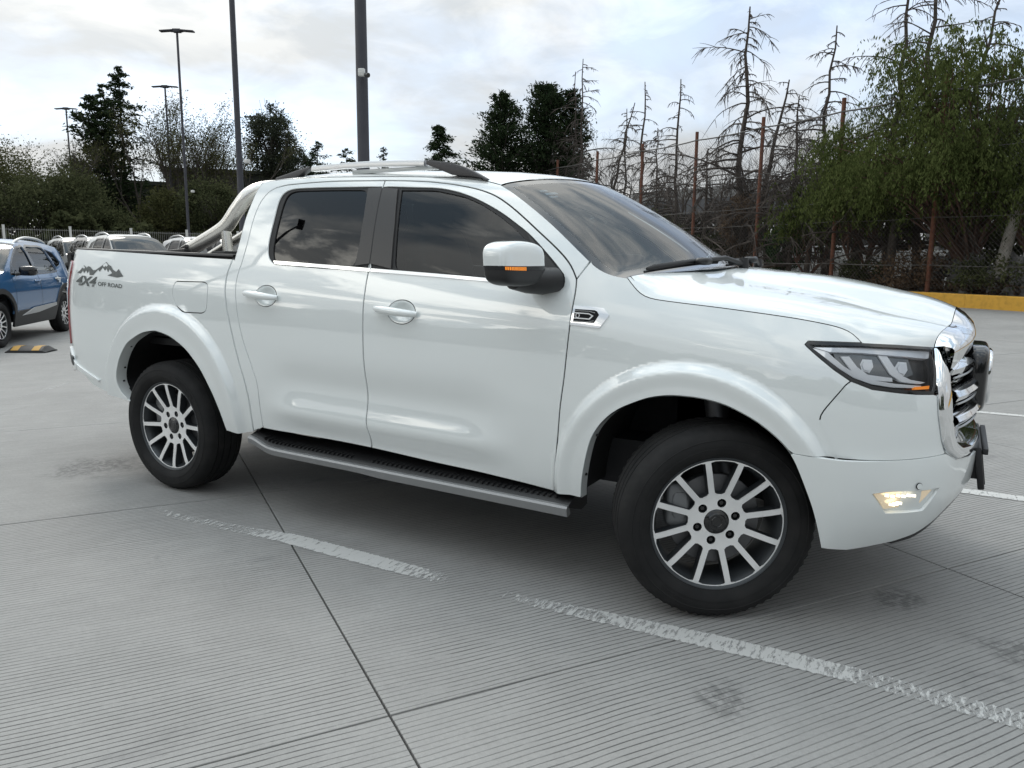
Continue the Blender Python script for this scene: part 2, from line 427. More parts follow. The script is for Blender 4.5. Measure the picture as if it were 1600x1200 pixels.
PLAN=[(-4.40,0.0),(-4.395,-.40),(-4.36,-.66),(-4.28,-.785),(-4.14,-.86),(-3.9,-.893),(-3.4,-.915),(-2.7,-.925),(-1.9,-.927),(-1.1,-.926),(-.4,-.920),(.0,-.912),(.25,-.895),(.42,-.862),(.56,-.81),(.67,-.735),(.745,-.64),(.795,-.50),(.83,-.33),(.848,-.15),(.853,0.0)]
def _cr(P,n=24):
    out=[]
    for i in range(len(P)-1):
        p0=P[max(i-1,0)];p1=P[i];p2=P[i+1];p3=P[min(i+2,len(P)-1)]
        if i==0: p0=(p1[0],-p2[1]) if abs(p1[1])<1e-9 else p1
        if i==len(P)-2: p3=(p2[0]-.005,-p1[1])
        # centripetal
        def dt(a,b): return max(1e-6,math.hypot(a[0]-b[0],a[1]-b[1])**.5)
        t0=0;t1=t0+dt(p0,p1);t2=t1+dt(p1,p2);t3=t2+dt(p2,p3)
        for k in range(n):
            t=t1+(t2-t1)*k/n
            def L(a,b,ta,tb): return tuple((tb-t)/(tb-ta)*x+(t-ta)/(tb-ta)*y for x,y in zip(a,b))
            A1=L(p0,p1,t0,t1);A2=L(p1,p2,t1,t2);A3=L(p2,p3,t2,t3)
            B1=L(A1,A2,t0,t2);B2=L(A2,A3,t1,t3);out.append(L(B1,B2,t1,t2))
    out.append(P[-1]);return out
_pc=_cr(PLAN)
_S=[0.0]
for a,b in zip(_pc,_pc[1:]): _S.append(_S[-1]+math.hypot(b[0]-a[0],b[1]-a[1]))
# shift so s==x at x=-1.9
_k=min(range(len(_pc)),key=lambda i:abs(_pc[i][0]+1.9)+(0 if _pc[i][1]<-.5 else 9))
_sh=_pc[_k][0]-_S[_k]
_S=[v+_sh for v in _S]
S_MIN,S_MAX=_S[0],_S[-1]

def plan(s):
    s=min(max(s,S_MIN),S_MAX-1e-9)
    i=min(max(bisect.bisect_right(_S,s)-1,0),len(_S)-2);t=(s-_S[i])/(_S[i+1]-_S[i])
    a,b=_pc[i],_pc[i+1]
    return a[0]+(b[0]-a[0])*t,a[1]+(b[1]-a[1])*t
def plan_n(s,e=.012):
    a=plan(s-e);b=plan(s+e);tx,ty=b[0]-a[0],b[1]-a[1];L=math.hypot(tx,ty)
    return -ty/L,tx/L      # inward normal (tangent +x on right side (y<0) -> inward +y)
HB=pchip([(-4.4,1.415),(-4.1,1.405),(-2.6,1.356),(-2.29,1.350),(-1.0,1.280),(-.6,1.258),(-.3,1.225),(.0,1.185),(.455,1.112),(.8,1.075),(1.4,1.06)])
P_SIDE=pchip([(.20,.10),(.30,.072),(.38,.05),(.45,.034),(.52,.022),(.60,.012),(.70,.004),(.80,0),(.90,.0),(1.0,.003),(1.08,.008),(1.15,.016),(1.20,.027),(1.26,.045),(1.32,.067),(1.40,.098),(1.50,.140),(1.60,.188),(1.68,.230),(1.74,.268),(1.80,.32)])
P_FRONT=pchip([(.20,.22),(.28,.15),(.36,.085),(.45,.035),(.55,.006),(.65,.0),(.75,.006),(.85,.008),(.95,.012),(1.05,.02),(1.15,.035),(1.25,.06),(1.32,.085),(1.5,.2)])
def zc(s,z):
    return z if z<.7 else .7+(z-.7)*(1.32-.7)/(HB(s)-.7)
def flare(x,z):
    b=0
    for (cx,cz,ri,r0,r1) in FLARES:
        dx=x-cx;dz=z-cz
        rho=math.hypot(dx,dz) if dz>0 else abs(dx)
        if rho>r1: continue
        t=1-sstep(r0,r1,rho)
        if rho<r0: t-=.22*sstep(0,1,(r0-rho)/(r0-ri))
        b=max(b,t)
    return .036*b
FLARES=[(-.11,.43,.47,.527,.575),(-3.16,.485,.48,.572,.620)]
def dep(s,z):
    q=zc(s,z)
    w=sstep(.25,.75,s)
    d=P_SIDE(q)*(1-w)+P_FRONT(q)*w
    sc=sstep(-2.42,-2.1,s)*(1-sstep(-1.15,-.78,s))
    if sc>0 and z<.9:
        zz=z+(s+1.6)*.02
        d+=sc*(.018*math.exp(-((zz-.73)/.09)**2)-.014*math.exp(-((zz-.575)/.055)**2)+.010*math.exp(-((zz-.47)/.05)**2))
    d-=flare(s,z)
    return d
def surf(s,z,off=0.0):
    x,y=plan(s);nx,ny=plan_n(s);d=dep(s,z)-off
    return (x+nx*d,y+ny*d,z)

# outlines of the body parts in (s, z), metres
CV = {'gap': [(-2.6182, 1.3585), (-2.6411, 1.2775), (-2.6358, 1.1870), (-2.6152, 1.0866), (-2.5796, 0.9699), (-2.5388, 0.8292), (-2.5007, 0.7187), (-2.4794, 0.6160), (-2.4847, 0.4430)],
 'cab_rear': [(-2.6075, 1.3519), (-2.6032, 1.4496), (-2.6076, 1.5859), (-2.5956, 1.6765), (-2.5904, 1.7346), (-2.5687, 1.7655)],
 'rd_rear_low': [(-2.5491, 1.3291), (-2.5637, 1.2656), (-2.5593, 1.1893), (-2.5358, 1.0565), (-2.4954, 0.9241), (-2.4425, 0.8094), (-2.4049, 0.7101), (-2.4052, 0.6237), (-2.4084, 0.4708)],
 'rd_rear_up': [(-2.5491, 1.3291), (-2.5408, 1.4395), (-2.5450, 1.5305), (-2.5451, 1.6200), (-2.5262, 1.6804), (-2.4882, 1.7206), (-2.4390, 1.7379), (-2.3730, 1.7452)],
 'rd_top': [(-2.3730, 1.7452), (-2.2105, 1.7517), (-2.0498, 1.7534), (-1.7410, 1.7451)],
 'fd_top': [(-1.7410, 1.7451), (-1.5969, 1.7388), (-1.4672, 1.7296), (-1.3302, 1.7117), (-1.2083, 1.6880), (-1.1333, 1.6664), (-1.0758, 1.6437), (-0.9865, 1.5933), (-0.8980, 1.5346), (-0.8121, 1.4754), (-0.7394, 1.4262), (-0.6750, 1.3765), (-0.6351, 1.3354), (-0.6119, 1.2946)],
 'fd_front': [(-0.6119, 1.2946), (-0.6031, 1.2540), (-0.6068, 1.2046), (-0.6079, 1.0938), (-0.6199, 0.8984), (-0.6348, 0.7909), (-0.6491, 0.6254), (-0.6763, 0.3965)],
 'door_seam': [(-1.7410, 1.7451), (-1.7368, 1.6868), (-1.7230, 1.5926), (-1.7048, 1.4757), (-1.6873, 1.3431), (-1.6836, 1.2122), (-1.6823, 1.0810), (-1.6781, 0.9606), (-1.6722, 0.8073), (-1.6703, 0.6811), (-1.6719, 0.5956), (-1.6602, 0.5244), (-1.6726, 0.4544)],
 'door_bot_r': [(-2.4094, 0.4671), (-2.3190, 0.4636), (-2.1665, 0.4622), (-2.0203, 0.4617), (-1.8404, 0.4600), (-1.6726, 0.4544)],
 'door_bot_f': [(-1.6726, 0.4544), (-1.5197, 0.4464), (-1.2824, 0.4330), (-1.0466, 0.4240), (-0.8229, 0.4106), (-0.6763, 0.3965)],
 'rwin_open': [(-2.3012, 1.3339), (-2.3537, 1.3544), (-2.3772, 1.3901), (-2.3850, 1.4394), (-2.3894, 1.5654), (-2.4000, 1.6665), (-2.3906, 1.6968), (-2.3621, 1.7147), (-2.3038, 1.7212), (-2.1390, 1.7206), (-1.8299, 1.7143)],
 'rwin_bot': [(-2.3012, 1.3339), (-1.9920, 1.3191), (-1.6779, 1.3104)],
 'rglass': [(-2.3196, 1.3483), (-2.3440, 1.3805), (-2.3561, 1.4558), (-2.3661, 1.6319), (-2.3624, 1.6858), (-2.3394, 1.7054), (-2.2874, 1.7105), (-2.0483, 1.7070), (-1.8298, 1.7008), (-1.8049, 1.5941), (-1.7823, 1.4393), (-1.7803, 1.3290), (-2.0404, 1.3403)],
 'fglass': [(-1.6247, 1.6929), (-1.4291, 1.6864), (-1.2603, 1.6520), (-1.1563, 1.6141), (-1.0470, 1.5588), (-0.9688, 1.5114), (-0.8980, 1.4613), (-0.8328, 1.4125), (-0.7846, 1.3015), (-0.9095, 1.2902), (-1.2714, 1.3059), (-1.5412, 1.3185)],
 'fwin_open_top': [(-1.8299, 1.7143), (-1.7287, 1.7119), (-1.5800, 1.7040), (-1.4157, 1.6958), (-1.3146, 1.6775), (-1.2151, 1.6478), (-1.1298, 1.6135), (-1.0345, 1.5700), (-0.9573, 1.5253), (-0.8881, 1.4859), (-0.8248, 1.4395), (-0.7219, 1.3550), (-0.6755, 1.3114)],
 'fwin_open_front': [(-0.6755, 1.3114), (-0.6515, 1.2809), (-0.6510, 1.2591), (-0.6729, 1.2482), (-0.7793, 1.2531)],
 'fwin_bot': [(-1.6779, 1.3104), (-1.2334, 1.2911), (-1.0330, 1.2802), (-0.7820, 1.2648)],
 'chrome_r': [(-2.3161, 1.3515), (-1.9977, 1.3377), (-1.6756, 1.3224), (-1.6747, 1.3060), (-1.9924, 1.3207), (-2.3012, 1.3339)],
 'chrome_f': [(-1.6718, 1.3224), (-1.3056, 1.3052), (-1.0357, 1.2910), (-0.9081, 1.2843), (-0.9107, 1.2695), (-1.0384, 1.2760), (-1.3015, 1.2898), (-1.6709, 1.3061)],
 'btrim_r': [(-1.8262, 1.7103), (-1.7300, 1.7088), (-1.7249, 1.5926), (-1.7067, 1.4757), (-1.6811, 1.3283), (-1.7756, 1.3330), (-1.7784, 1.4393), (-1.7989, 1.5784)],
 'btrim_f': [(-1.7253, 1.7086), (-1.6451, 1.7013), (-1.5984, 1.5294), (-1.5567, 1.3212), (-1.6722, 1.3239), (-1.6970, 1.4635), (-1.7168, 1.5862)],
 'sail': [(-0.8905, 1.4887), (-0.8309, 1.4395), (-0.7554, 1.3784), (-0.6818, 1.3139), (-0.6543, 1.2809), (-0.6552, 1.2590), (-0.6759, 1.2487), (-0.7913, 1.2533), (-0.7875, 1.3014), (-0.8284, 1.4072)],
 'roof_edge': [(-2.5687, 1.7655), (-2.4377, 1.7779), (-2.2563, 1.7791), (-2.0410, 1.7749), (-1.7608, 1.7665), (-1.5358, 1.7567), (-1.3207, 1.7427), (-1.1970, 1.7291), (-1.0920, 1.7027)],
 'ws_edge': [(-1.0920, 1.7027), (-1.0123, 1.6645), (-0.9223, 1.6118), (-0.8362, 1.5583), (-0.7527, 1.5024), (-0.6708, 1.4422), (-0.6043, 1.3927), (-0.5674, 1.3646), (-0.5235, 1.3345), (-0.4819, 1.3175), (-0.4396, 1.3070), (-0.3968, 1.3041)],
 'hood_seam': [(-0.3968, 1.3041), (-0.3762, 1.2859), (-0.3503, 1.2533), (-0.3137, 1.2300), (-0.2048, 1.2190), (-0.0211, 1.2039), (0.1532, 1.1862), (0.2688, 1.1733), (0.3845, 1.1545), (0.4434, 1.1404), (0.4719, 1.1227), (0.4938, 1.0954)],
 'hl_top': [(0.4938, 1.0954), (0.6324, 1.0902), (0.8651, 1.0760)],
 'hl_rest': [(0.7705, 0.9209), (0.6909, 0.9241), (0.6268, 0.9295), (0.5263, 0.9411), (0.4541, 0.9671), (0.3949, 1.0054), (0.3437, 1.0446), (0.3027, 1.0777), (0.2945, 1.0861), (0.3036, 1.0964), (0.3855, 1.0965)],
 'bumper_seam': [(0.2819, 0.7003), (0.3549, 0.6977), (0.4307, 0.6907), (0.5580, 0.6895), (0.6876, 0.6957), (0.8320, 0.7021)],
 'fender_front': [(0.4372, 0.9522), (0.3911, 0.8899), (0.3470, 0.8281), (0.3780, 0.7752), (0.4265, 0.6904)],
 'bumper_bot': [(0.4015, 0.3487), (0.4954, 0.3398), (0.5827, 0.3483), (0.6928, 0.3687), (0.7913, 0.3953), (0.8694, 0.4424), (0.9708, 0.4786)],
 'fog': [(0.5632, 0.5667), (0.6210, 0.5737), (0.7896, 0.5755), (0.7425, 0.5214), (0.6090, 0.5092)],
 'fogrecess': [(0.5523, 0.5711), (0.6201, 0.5802), (0.8181, 0.5801), (0.7615, 0.5011), (0.6116, 0.4980)],
 'sensor': [(0.7169, 0.5992)],
 'grille_left': [(0.8695, 1.0764), (0.8214, 1.0399), (0.7869, 0.9551), (0.7882, 0.8507), (0.8136, 0.7571), (0.8497, 0.7044)],
 'grille_inner': [(1.0262, 1.0596), (0.9333, 0.9883), (0.9040, 0.8849), (0.9571, 0.7704)],
 'hood_front': [(0.8706, 1.0785), (0.9465, 1.1024), (1.1094, 1.1332)],
 'front_in': [(-0.5391, 0.3982), (-0.5347, 0.4601), (-0.5130, 0.5673), (-0.4863, 0.6712), (-0.4397, 0.7402), (-0.3788, 0.7960), (-0.2507, 0.8569), (-0.1661, 0.8737), (-0.0550, 0.8734), (0.0388, 0.8586), (0.1471, 0.8106), (0.2215, 0.7576), (0.2777, 0.6998), (0.3146, 0.6155), (0.3581, 0.5080), (0.3819, 0.4246), (0.4015, 0.3487)],
 'front_low': [(-0.6763, 0.3965), (-0.5909, 0.4012), (-0.5391, 0.3982)],
 'rear_in': [(-3.4950, 0.4971), (-3.5732, 0.5328), (-3.6155, 0.5845), (-3.6227, 0.6395), (-3.5671, 0.7537), (-3.4742, 0.8598), (-3.3234, 0.9291), (-3.1909, 0.9496), (-3.0611, 0.9265), (-2.9288, 0.8635), (-2.8204, 0.7651), (-2.7369, 0.6297), (-2.6943, 0.5182), (-2.6757, 0.4241)],
 'rear_low': [(-2.6757, 0.4241), (-2.5736, 0.4172), (-2.4870, 0.4353)],
 'fuel': [(-3.0426, 1.2276), (-2.8072, 1.2298), (-2.7778, 1.2135), (-2.7778, 1.1485), (-2.7839, 1.0794), (-2.8154, 1.0642), (-2.9648, 1.0630), (-3.0370, 1.0953), (-3.0690, 1.1527), (-3.0660, 1.2059)],
 'vent': [(-0.5996, 1.1907), (-0.5048, 1.1874), (-0.4709, 1.1842), (-0.4431, 1.1580), (-0.4777, 1.1066), (-0.6047, 1.1144)],
 'vent_in': [(-0.5918, 1.1770), (-0.5072, 1.1753), (-0.4955, 1.1708), (-0.4851, 1.1575), (-0.5020, 1.1256), (-0.5935, 1.1263)],
 'vent_loop': [(-0.5981, 1.1646), (-0.5296, 1.1624), (-0.5090, 1.1535), (-0.5229, 1.1377), (-0.5955, 1.1397)],
 'vent_loop_in': [(-0.5931, 1.1605), (-0.5303, 1.1586), (-0.5162, 1.1530), (-0.5264, 1.1423), (-0.5919, 1.1436)],
 'handle_f': [(-1.6233, 1.1491), (-1.3734, 1.1245), (-1.4533, 1.1297)],
 'handle_r': [(-2.5031, 1.1876), (-2.2392, 1.1668), (-2.3361, 1.1765)],
 'bed_top': [(-3.8141, 1.3977), (-3.4191, 1.3844), (-2.9560, 1.3676), (-2.6170, 1.3551)],
 'bumper_rear_low': [(-3.9507, 0.5547), (-3.8160, 0.5275), (-3.4950, 0.4971)],
 'decal_box': [(-4.0721, 1.2500), (-3.5448, 1.2454), (-3.5458, 1.1556), (-4.0604, 1.1987)],
 'm': [(-4.0575, 1.2622), (-4.0125, 1.2807), (-3.9825, 1.3067), (-3.9462, 1.2916), (-3.9310, 1.3016), (-3.9070, 1.2980), (-3.8655, 1.2773), (-3.8368, 1.2798), (-3.8055, 1.2937), (-3.7752, 1.3076), (-3.7350, 1.3291), (-3.7091, 1.3142), (-3.6792, 1.3051), (-3.6525, 1.2847), (-3.6160, 1.2721), (-3.5954, 1.2894), (-3.5621, 1.2637), (-3.5389, 1.2474)],
 'step': [(-2.4830, 0.4321), (-1.6506, 0.3512), (-0.5900, 0.3229)]}
CVL = {'bar': [(0.3250, 1.0776), (0.4946, 1.0774), (0.8513, 1.0614), (0.8369, 1.0414), (0.8020, 1.0374), (0.6349, 1.0510), (0.4986, 1.0603), (0.3794, 1.0631)],
 'sweep': [(0.3207, 1.0742), (0.3704, 1.0628), (0.4300, 1.0148), (0.4794, 0.9867), (0.5393, 0.9683), (0.6227, 0.9566), (0.7364, 0.9477), (0.7353, 0.9401), (0.6097, 0.9447), (0.5302, 0.9551), (0.4664, 0.9754), (0.4126, 1.0077), (0.3669, 1.0410)],
 'fin_a': [(0.4183, 1.0469), (0.4496, 1.0476), (0.4789, 1.0117), (0.5181, 0.9865), (0.6108, 0.9762), (0.6127, 0.9632), (0.5069, 0.9699), (0.4636, 0.9940)],
 'fin_b': [(0.5610, 1.0513), (0.5983, 1.0502), (0.6224, 1.0149), (0.6565, 0.9823), (0.6927, 0.9686), (0.7654, 0.9575), (0.7373, 0.9532), (0.6493, 0.9629), (0.6039, 0.9892)],
 'amber': [(0.6225, 0.9512), (0.7051, 0.9466), (0.7837, 0.9490), (0.7820, 0.9314), (0.7037, 0.9313), (0.6272, 0.9359)],
 'proj_a': [(0.5001, 1.0379), (0.5363, 1.0362), (0.5400, 1.0127), (0.5251, 0.9931), (0.4972, 0.9991), (0.4904, 1.0206)],
 'proj_b': [(0.6476, 1.0296), (0.6869, 1.0268), (0.6863, 1.0012), (0.6650, 0.9822), (0.6353, 0.9890), (0.6303, 1.0127)]}
M['lamp_reflector'] = mat('lamp_reflector', (.16, .17, .18), .2, metal=.9)
# ------------------------------------------------------------------ the white pickup
truck = empty('pickup_truck', (-1.6, 0, 0))
tag(truck, 'white double-cab pickup truck with chrome grille and roll bar in the foreground', 'pickup truck')
OFFX = Vector((1.6, 0, 0))
def tlink(name, me, parent=truck):
    o = link(name, me, None); o.parent = parent
    o.matrix_parent_inverse = Matrix.Translation(OFFX) if parent == truck else Matrix.Identity(4)
    return o
def P(name, outline, m, off=0.0, parent=truck, parent2=None, both=False, sides=2, func=surf, **k):
    """a body part built on the truck's side surface, right side and its mirror image"""
    if both: return tlink(name, panel_mesh(name, outline, m, func, off, both=True, **k), parent)
    if sides == 1: return tlink(name, panel_mesh(name, outline, m, func, off, **k), parent)
    a, b = panel_mesh(name, outline, m, func, off, mirror=True, **k)
    return tlink(name, a, parent), tlink(name, b, parent2 or parent)
def both_mesh(mb):
    """adds the mirror image across the truck's long axis to a mesh under construction"""
    n = len(mb.v); mb.v += [(x, -y, z) for x, y, z in mb.v[:n]]; f0 = list(mb.f); mb.f += [tuple(i+n for i in f[::-1]) for f in f0]; mb.mi += list(mb.mi); return mb
def mirrored(mb):
    m2 = MB(); m2.v = [(x, -y, z) for x, y, z in mb.v]; m2.f = [f[::-1] for f in mb.f]; m2.mi = list(mb.mi); return m2
def pair(name, mb, m, p1=truck, p2=None, smooth=35):
    a = tlink(name, mb.mesh(name, m, smooth), p1); b = tlink(name, mirrored(mb).mesh(name, m, smooth), p2 or p1); return a, b
_ds = smooth_curve(CV['door_seam'], .02, 5)
_db = [p for p in _ds if 1.327 < p[1] < 1.709]
CV['btrim_r'] = [(-1.8262, 1.7103)]+[(-1.7425, 1.7105)]+[(x-.0022, z) for x, z in _db]+[(-1.7756, 1.333), (-1.7784, 1.4393), (-1.7989, 1.5784)]
CV['btrim_f'] = [(x+.0022, z) for x, z in _db][::-1]+[(-1.735, 1.7097), (-1.6451, 1.7013), (-1.5984, 1.5294), (-1.5567, 1.3212)]
X = {k: smooth_curve(v, .02, 5) for k, v in CV.items()}
for k in ('vent', 'vent_in', 'vent_loop', 'vent_loop_in', 'chrome_r', 'chrome_f', 'btrim_r', 'btrim_f', 'fog', 'fogrecess', 'hl_top', 'rear_low', 'front_low', 'hl_rest'): X[k] = CV[k]
rev = lambda c: list(c)[::-1]
def cut_to(c, p):   # part of c up to the point nearest p
    i = min(range(len(c)), key=lambda j: math.dist(c[j], p)); return c[:i+1], c[i:]
GAP = .0039
# bed side
rear_edge = [(-3.951, .555), (-4.08, .64), (-4.20, .74), (-4.225, .80), (-4.225, 1.0), (-4.215, 1.10), (-4.19, 1.17), (-4.165, 1.25), (-4.17, 1.315), (-4.19, 1.335), (-4.235, 1.385), (-4.225, 1.403), (-4.18, 1.407)]
bed_top = [(-4.18, 1.407), (-3.8141, 1.3977), (-3.4191, 1.3844), (-2.956, 1.3676), (-2.6182, 1.3565)]
fuel = smooth_curve(CV['fuel']+CV['fuel'][:1], .01, 3)[:-1]
bed_out = join_curves(bed_top[:-1], [(-2.624, 1.3568)], [(x-.006, z) for x, z in X['gap'][1:]], rev(X['rear_low']), rev(X['rear_in']), rev(X['bumper_rear_low']), rear_edge)
bsr, bsl = P('bed_side', bed_out, M['paint'], res=.0115, rim=.02, inset=.0034, holes=[inset_poly(fuel, -.001)])
P('fuel_flap', fuel, M['paint'], parent=bsr, sides=1, inset=.0015, res=.03)
# cab frame: rear quarter, sills, roof side and windscreen pillar
ws_a, ws_b = cut_to(X['ws_edge'], (-.5674, 1.3646))
pil = (-.6119, 1.2946)
fd_top_rev = rev(X['fd_top'])
cab_out = join_curves([X['gap'][-1]], rev(X['gap']), X['cab_rear'], X['roof_edge'], ws_a, fd_top_rev, rev(X['rd_top']), rev(X['rd_rear_up']), X['rd_rear_low'])
P('cab_frame', cab_out, M['paint'], res=.02, rim=.02, inset=.0030)
# doors
rd_out = join_curves(rev(X['rd_rear_low']), X['rd_rear_up'], X['rd_top'], X['door_seam'], rev(X['door_bot_r']))
rd_hole = join_curves(X['rwin_open'], [(-1.7475, 1.711), (-1.7395, 1.6868), (-1.7165, 1.5), (-1.6935, 1.343), (-1.688, 1.3115)], rev(X['rwin_bot'])[2:])
cup_r = [(-2.330+.076*math.cos(a), 1.172+.052*math.sin(a)) for a in np.linspace(0, 2*math.pi, 28, endpoint=False)]
cup_f = [(-1.456+.077*math.cos(a), 1.128+.053*math.sin(a)) for a in np.linspace(0, 2*math.pi, 28, endpoint=False)]
rdr, rdl = P('rear_door', rd_out, M['paint'], res=.022, rim=.02, inset=GAP, holes=[rd_hole, cup_r])
fd_out = join_curves(rev(X['door_seam']), X['fd_top'], X['fd_front'], rev(X['door_bot_f']))
fd_hole = join_curves([(-1.672, 1.3105), (-1.679, 1.343), (-1.70, 1.50), (-1.7228, 1.6868), (-1.731, 1.7095)], X['fwin_open_top'][6:], X['fwin_open_front'], rev(X['fwin_bot']))
fdr, fdl = P('front_door', fd_out, M['paint'], res=.022, rim=.02, inset=GAP, holes=[fd_hole, cup_f])
for cup, c, d1, d2, zoff in ((cup_r, (-2.330, 1.172), rdr, rdl, 0), (cup_f, (-1.456, 1.128), fdr, fdl, 0)):
    def co(s, z, c=c): return -.030*max(0, 1-((s-c[0])/.0775)**2-((z-c[1])/.0535)**2)**1.7
    P('handle_cup', cup, M['paint'], off=co, parent=d1, parent2=d2, res=.010, rim=0)
    mb = MB(); cx = c[0]-.028; cz = c[1]+.003
    pts = []; rr = []
    for i in range(15):
        t = i/14; s = cx-.118+.236*t; z = cz+.009-.018*t
        q = surf(s, z, .008+.024*math.sin(math.pi*t)**.45); pts.append(q); rr.append(.0085+.0105*math.sin(math.pi*min(1, max(0, t*.94+.03)))**.40)
    mb.tube(pts, rr, 14)
    pair('door_handle', mb, M['paint'], d1, d2, 60)
    if d1 is fdr:
        k = surf(cx-.075, cz+.005, .034); k2 = surf(cx-.075, cz+.005, .0405)
        mk = MB(); mk.tube([k, k2], .0052, 12); tlink('keyhole', mk.mesh('keyhole', M['rubber']), d1)
# glazing, rubber, pillar trims, chrome sill strips
rg = smooth_curve(CV['rglass']+CV['rglass'][:1], .02, 3)[:-1]; fg = smooth_curve(CV['fglass']+CV['fglass'][:1], .02, 2)[:-1]
P('window_seal', inset_poly(rd_hole, -.004), M['rubber'], off=-.007, parent=rdr, parent2=rdl, holes=[rg], rim=.012)
P('window_seal', inset_poly(fd_hole, -.004), M['rubber'], off=-.007, parent=fdr, parent2=fdl, holes=[fg], rim=.012)
P('window_glass', inset_poly(rg, -.006), M['privacy'], off=-.014, parent=rdr, parent2=rdl, rim=0, res=.05)
P('window_glass', inset_poly(fg, -.006), M['doorglass'], off=-.014, parent=fdr, parent2=fdl, rim=0, res=.05)
P('pillar_trim', CV['btrim_r'], M['trim'], off=.0015, parent=rdr, parent2=rdl, inset=.001, rim=.012)
P('pillar_trim', CV['btrim_f'], M['trim'], off=.0015, parent=fdr, parent2=fdl, inset=.001, rim=.012)
P('sill_strip', CV['chrome_r'], M['chrome'], off=.005, parent=rdr, parent2=rdl, inset=.0005, rim=.012)
P('sill_strip', CV['chrome_f'], M['chrome'], off=.005, parent=fdr, parent2=fdl, inset=.0005, rim=.012)
sail = smooth_curve(CV['sail']+CV['sail'][:1], .015, 3)[:-1]
P('mirror_sail', sail, M['black_plastic'], off=.004, parent=fdr, parent2=fdl, rim=.012)
# front wing
hl_loop = join_curves(CV['hl_top'], [(.8214, 1.0399), (.7869, .9551), (.7705, .9209)], CV['hl_rest'], [CV['hl_top'][0]])
hl_low, hl_up = cut_to(CV['hl_rest'], (.4541, .9671))     # bottom part, then the rising part to the rear tip
arch_top = [p for p in X['front_in'] if p[1] > .7003 or p[0] < 0]
arch_frt = [p for p in X['front_in'] if p[0] > .2 and p[1] < .7003]
fender_out = join_curves(rev(X['fd_front']), [pil], [(-.5674, 1.3646)], ws_b, X['hood_seam'], rev(hl_up), X['fender_front'], rev([p for p in X['bumper_seam'] if p[0] < .425]), rev(arch_top), rev(X['front_low']))
fer, fel = P('front_wing', fender_out, M['paint'], res=.0115, rim=.02, inset=GAP*.8)
# front corner panel under the lamp, bumper, lower air dam
gl = [(.8214, 1.0399), (.787, .955), (.788, .851), (.8136, .757), (.8497, .7044)]
fascia = join_curves([(.4541, .9671)], rev(hl_low)[1:], smooth_curve([(.787, .915), (.788, .851), (.8136, .757), (.845, .703)], .02, 2), rev([p for p in X['bumper_seam'] if p[0] > .4265]), rev(X['fender_front']))
P('corner_panel', fascia, M['paint_plastic'], res=.022, rim=.015, inset=GAP*.6)
SM = S_MAX-.001
bump_top = join_curves([p for p in X['bumper_seam']], [(.845, .702), (.93, .668), (1.1, .651), (SM, .646)])
bump_bot = join_curves([(.4015, .3487), (.4954, .3398), (.5827, .3483), (.6928, .3687), (.7913, .3953), (.8694, .4324), (.97, .475), (1.1, .515), (1.25, .548), (SM, .566)])
bump_out = join_curves(bump_bot, rev(bump_top), arch_frt)
fogr = inset_poly(CV['fogrecess'], -.002)
def bump_off(s, z):
    return .020*sstep(.60, .66, z)*(1-sstep(.70, .72, z))*sstep(.5, .8, s)+.012*sstep(.95, 1.2, s)
bumper = P('front_bumper', bump_out, M['paint_plastic'], off=lambda s, z: .004+(.031-flare(s, z))*(1-sstep(.40, .62, s))+.012*sstep(.95, 1.25, s), both=True, res=.022, rim=.02, holes=[fogr])
for sg, fl in ((1, 0), (-1, 1)):
    pass
P('fog_lamp_bezel', CV['fogrecess'], M['paint_plastic'], off=lambda s, z: -.016+.01*sstep(.6, .83, s), parent=bumper, rim=0, res=.012)
fogl = P('fog_lamp', CV['fog'], M['fog_lit'], off=lambda s, z: -.004-.010*math.sin((s-.56)*14), parent=truck, rim=.012, res=.012)
fb = MB()
for i in range(6):
    q = surf(.605+.02*i, .565-.002*(i % 2), .002); fb.box(q, (.007, .006, .004), ch=.001)
for i in range(3):
    q = surf(.628+.012*i, .531+.003*i, .002); fb.box(q, (.010, .006, .004), ch=.001)
pair('fog_bulb_glow', fb, M['fog_hot'], *fogl)
mb = MB(); q = surf(.7169, .5992, .007); q2 = surf(.7169, .5992, .0105); mb.tube([q, q2], .0105, 18)
pair('parking_sensor', mb, M['paint_plastic'], bumper)
mb = MB(); mb.tube([surf(.7169, .5992, .006), surf(.7169, .5992, .0085)], .0125, 18); pair('sensor_ring', mb, M['black_plastic'], bumper)
dam = join_curves([(.66, .361), (.70, .355), (.7913, .372), (.8694, .404), (.97, .442), (1.1, .480), (1.25, .512), (SM, .53)], [(SM, .575), (1.25, .557), (1.1, .524), (.97, .484), (.8694, .4424), (.7913, .4053), (.70, .379)])
_zt = pchip([(.60, .352), (.6928, .3687), (.7913, .3953), (.8694, .4324), (.97, .475), (1.1, .515), (1.25, .548), (SM, .566)])
P('air_dam', dam, M['gloss_black'], off=lambda s, z: dep(s, z)-dep(s, _zt(s))-.004-.25*max(0, _zt(s)-z)+.012*sstep(.95, 1.25, s), both=True, res=.02, rim=.05)
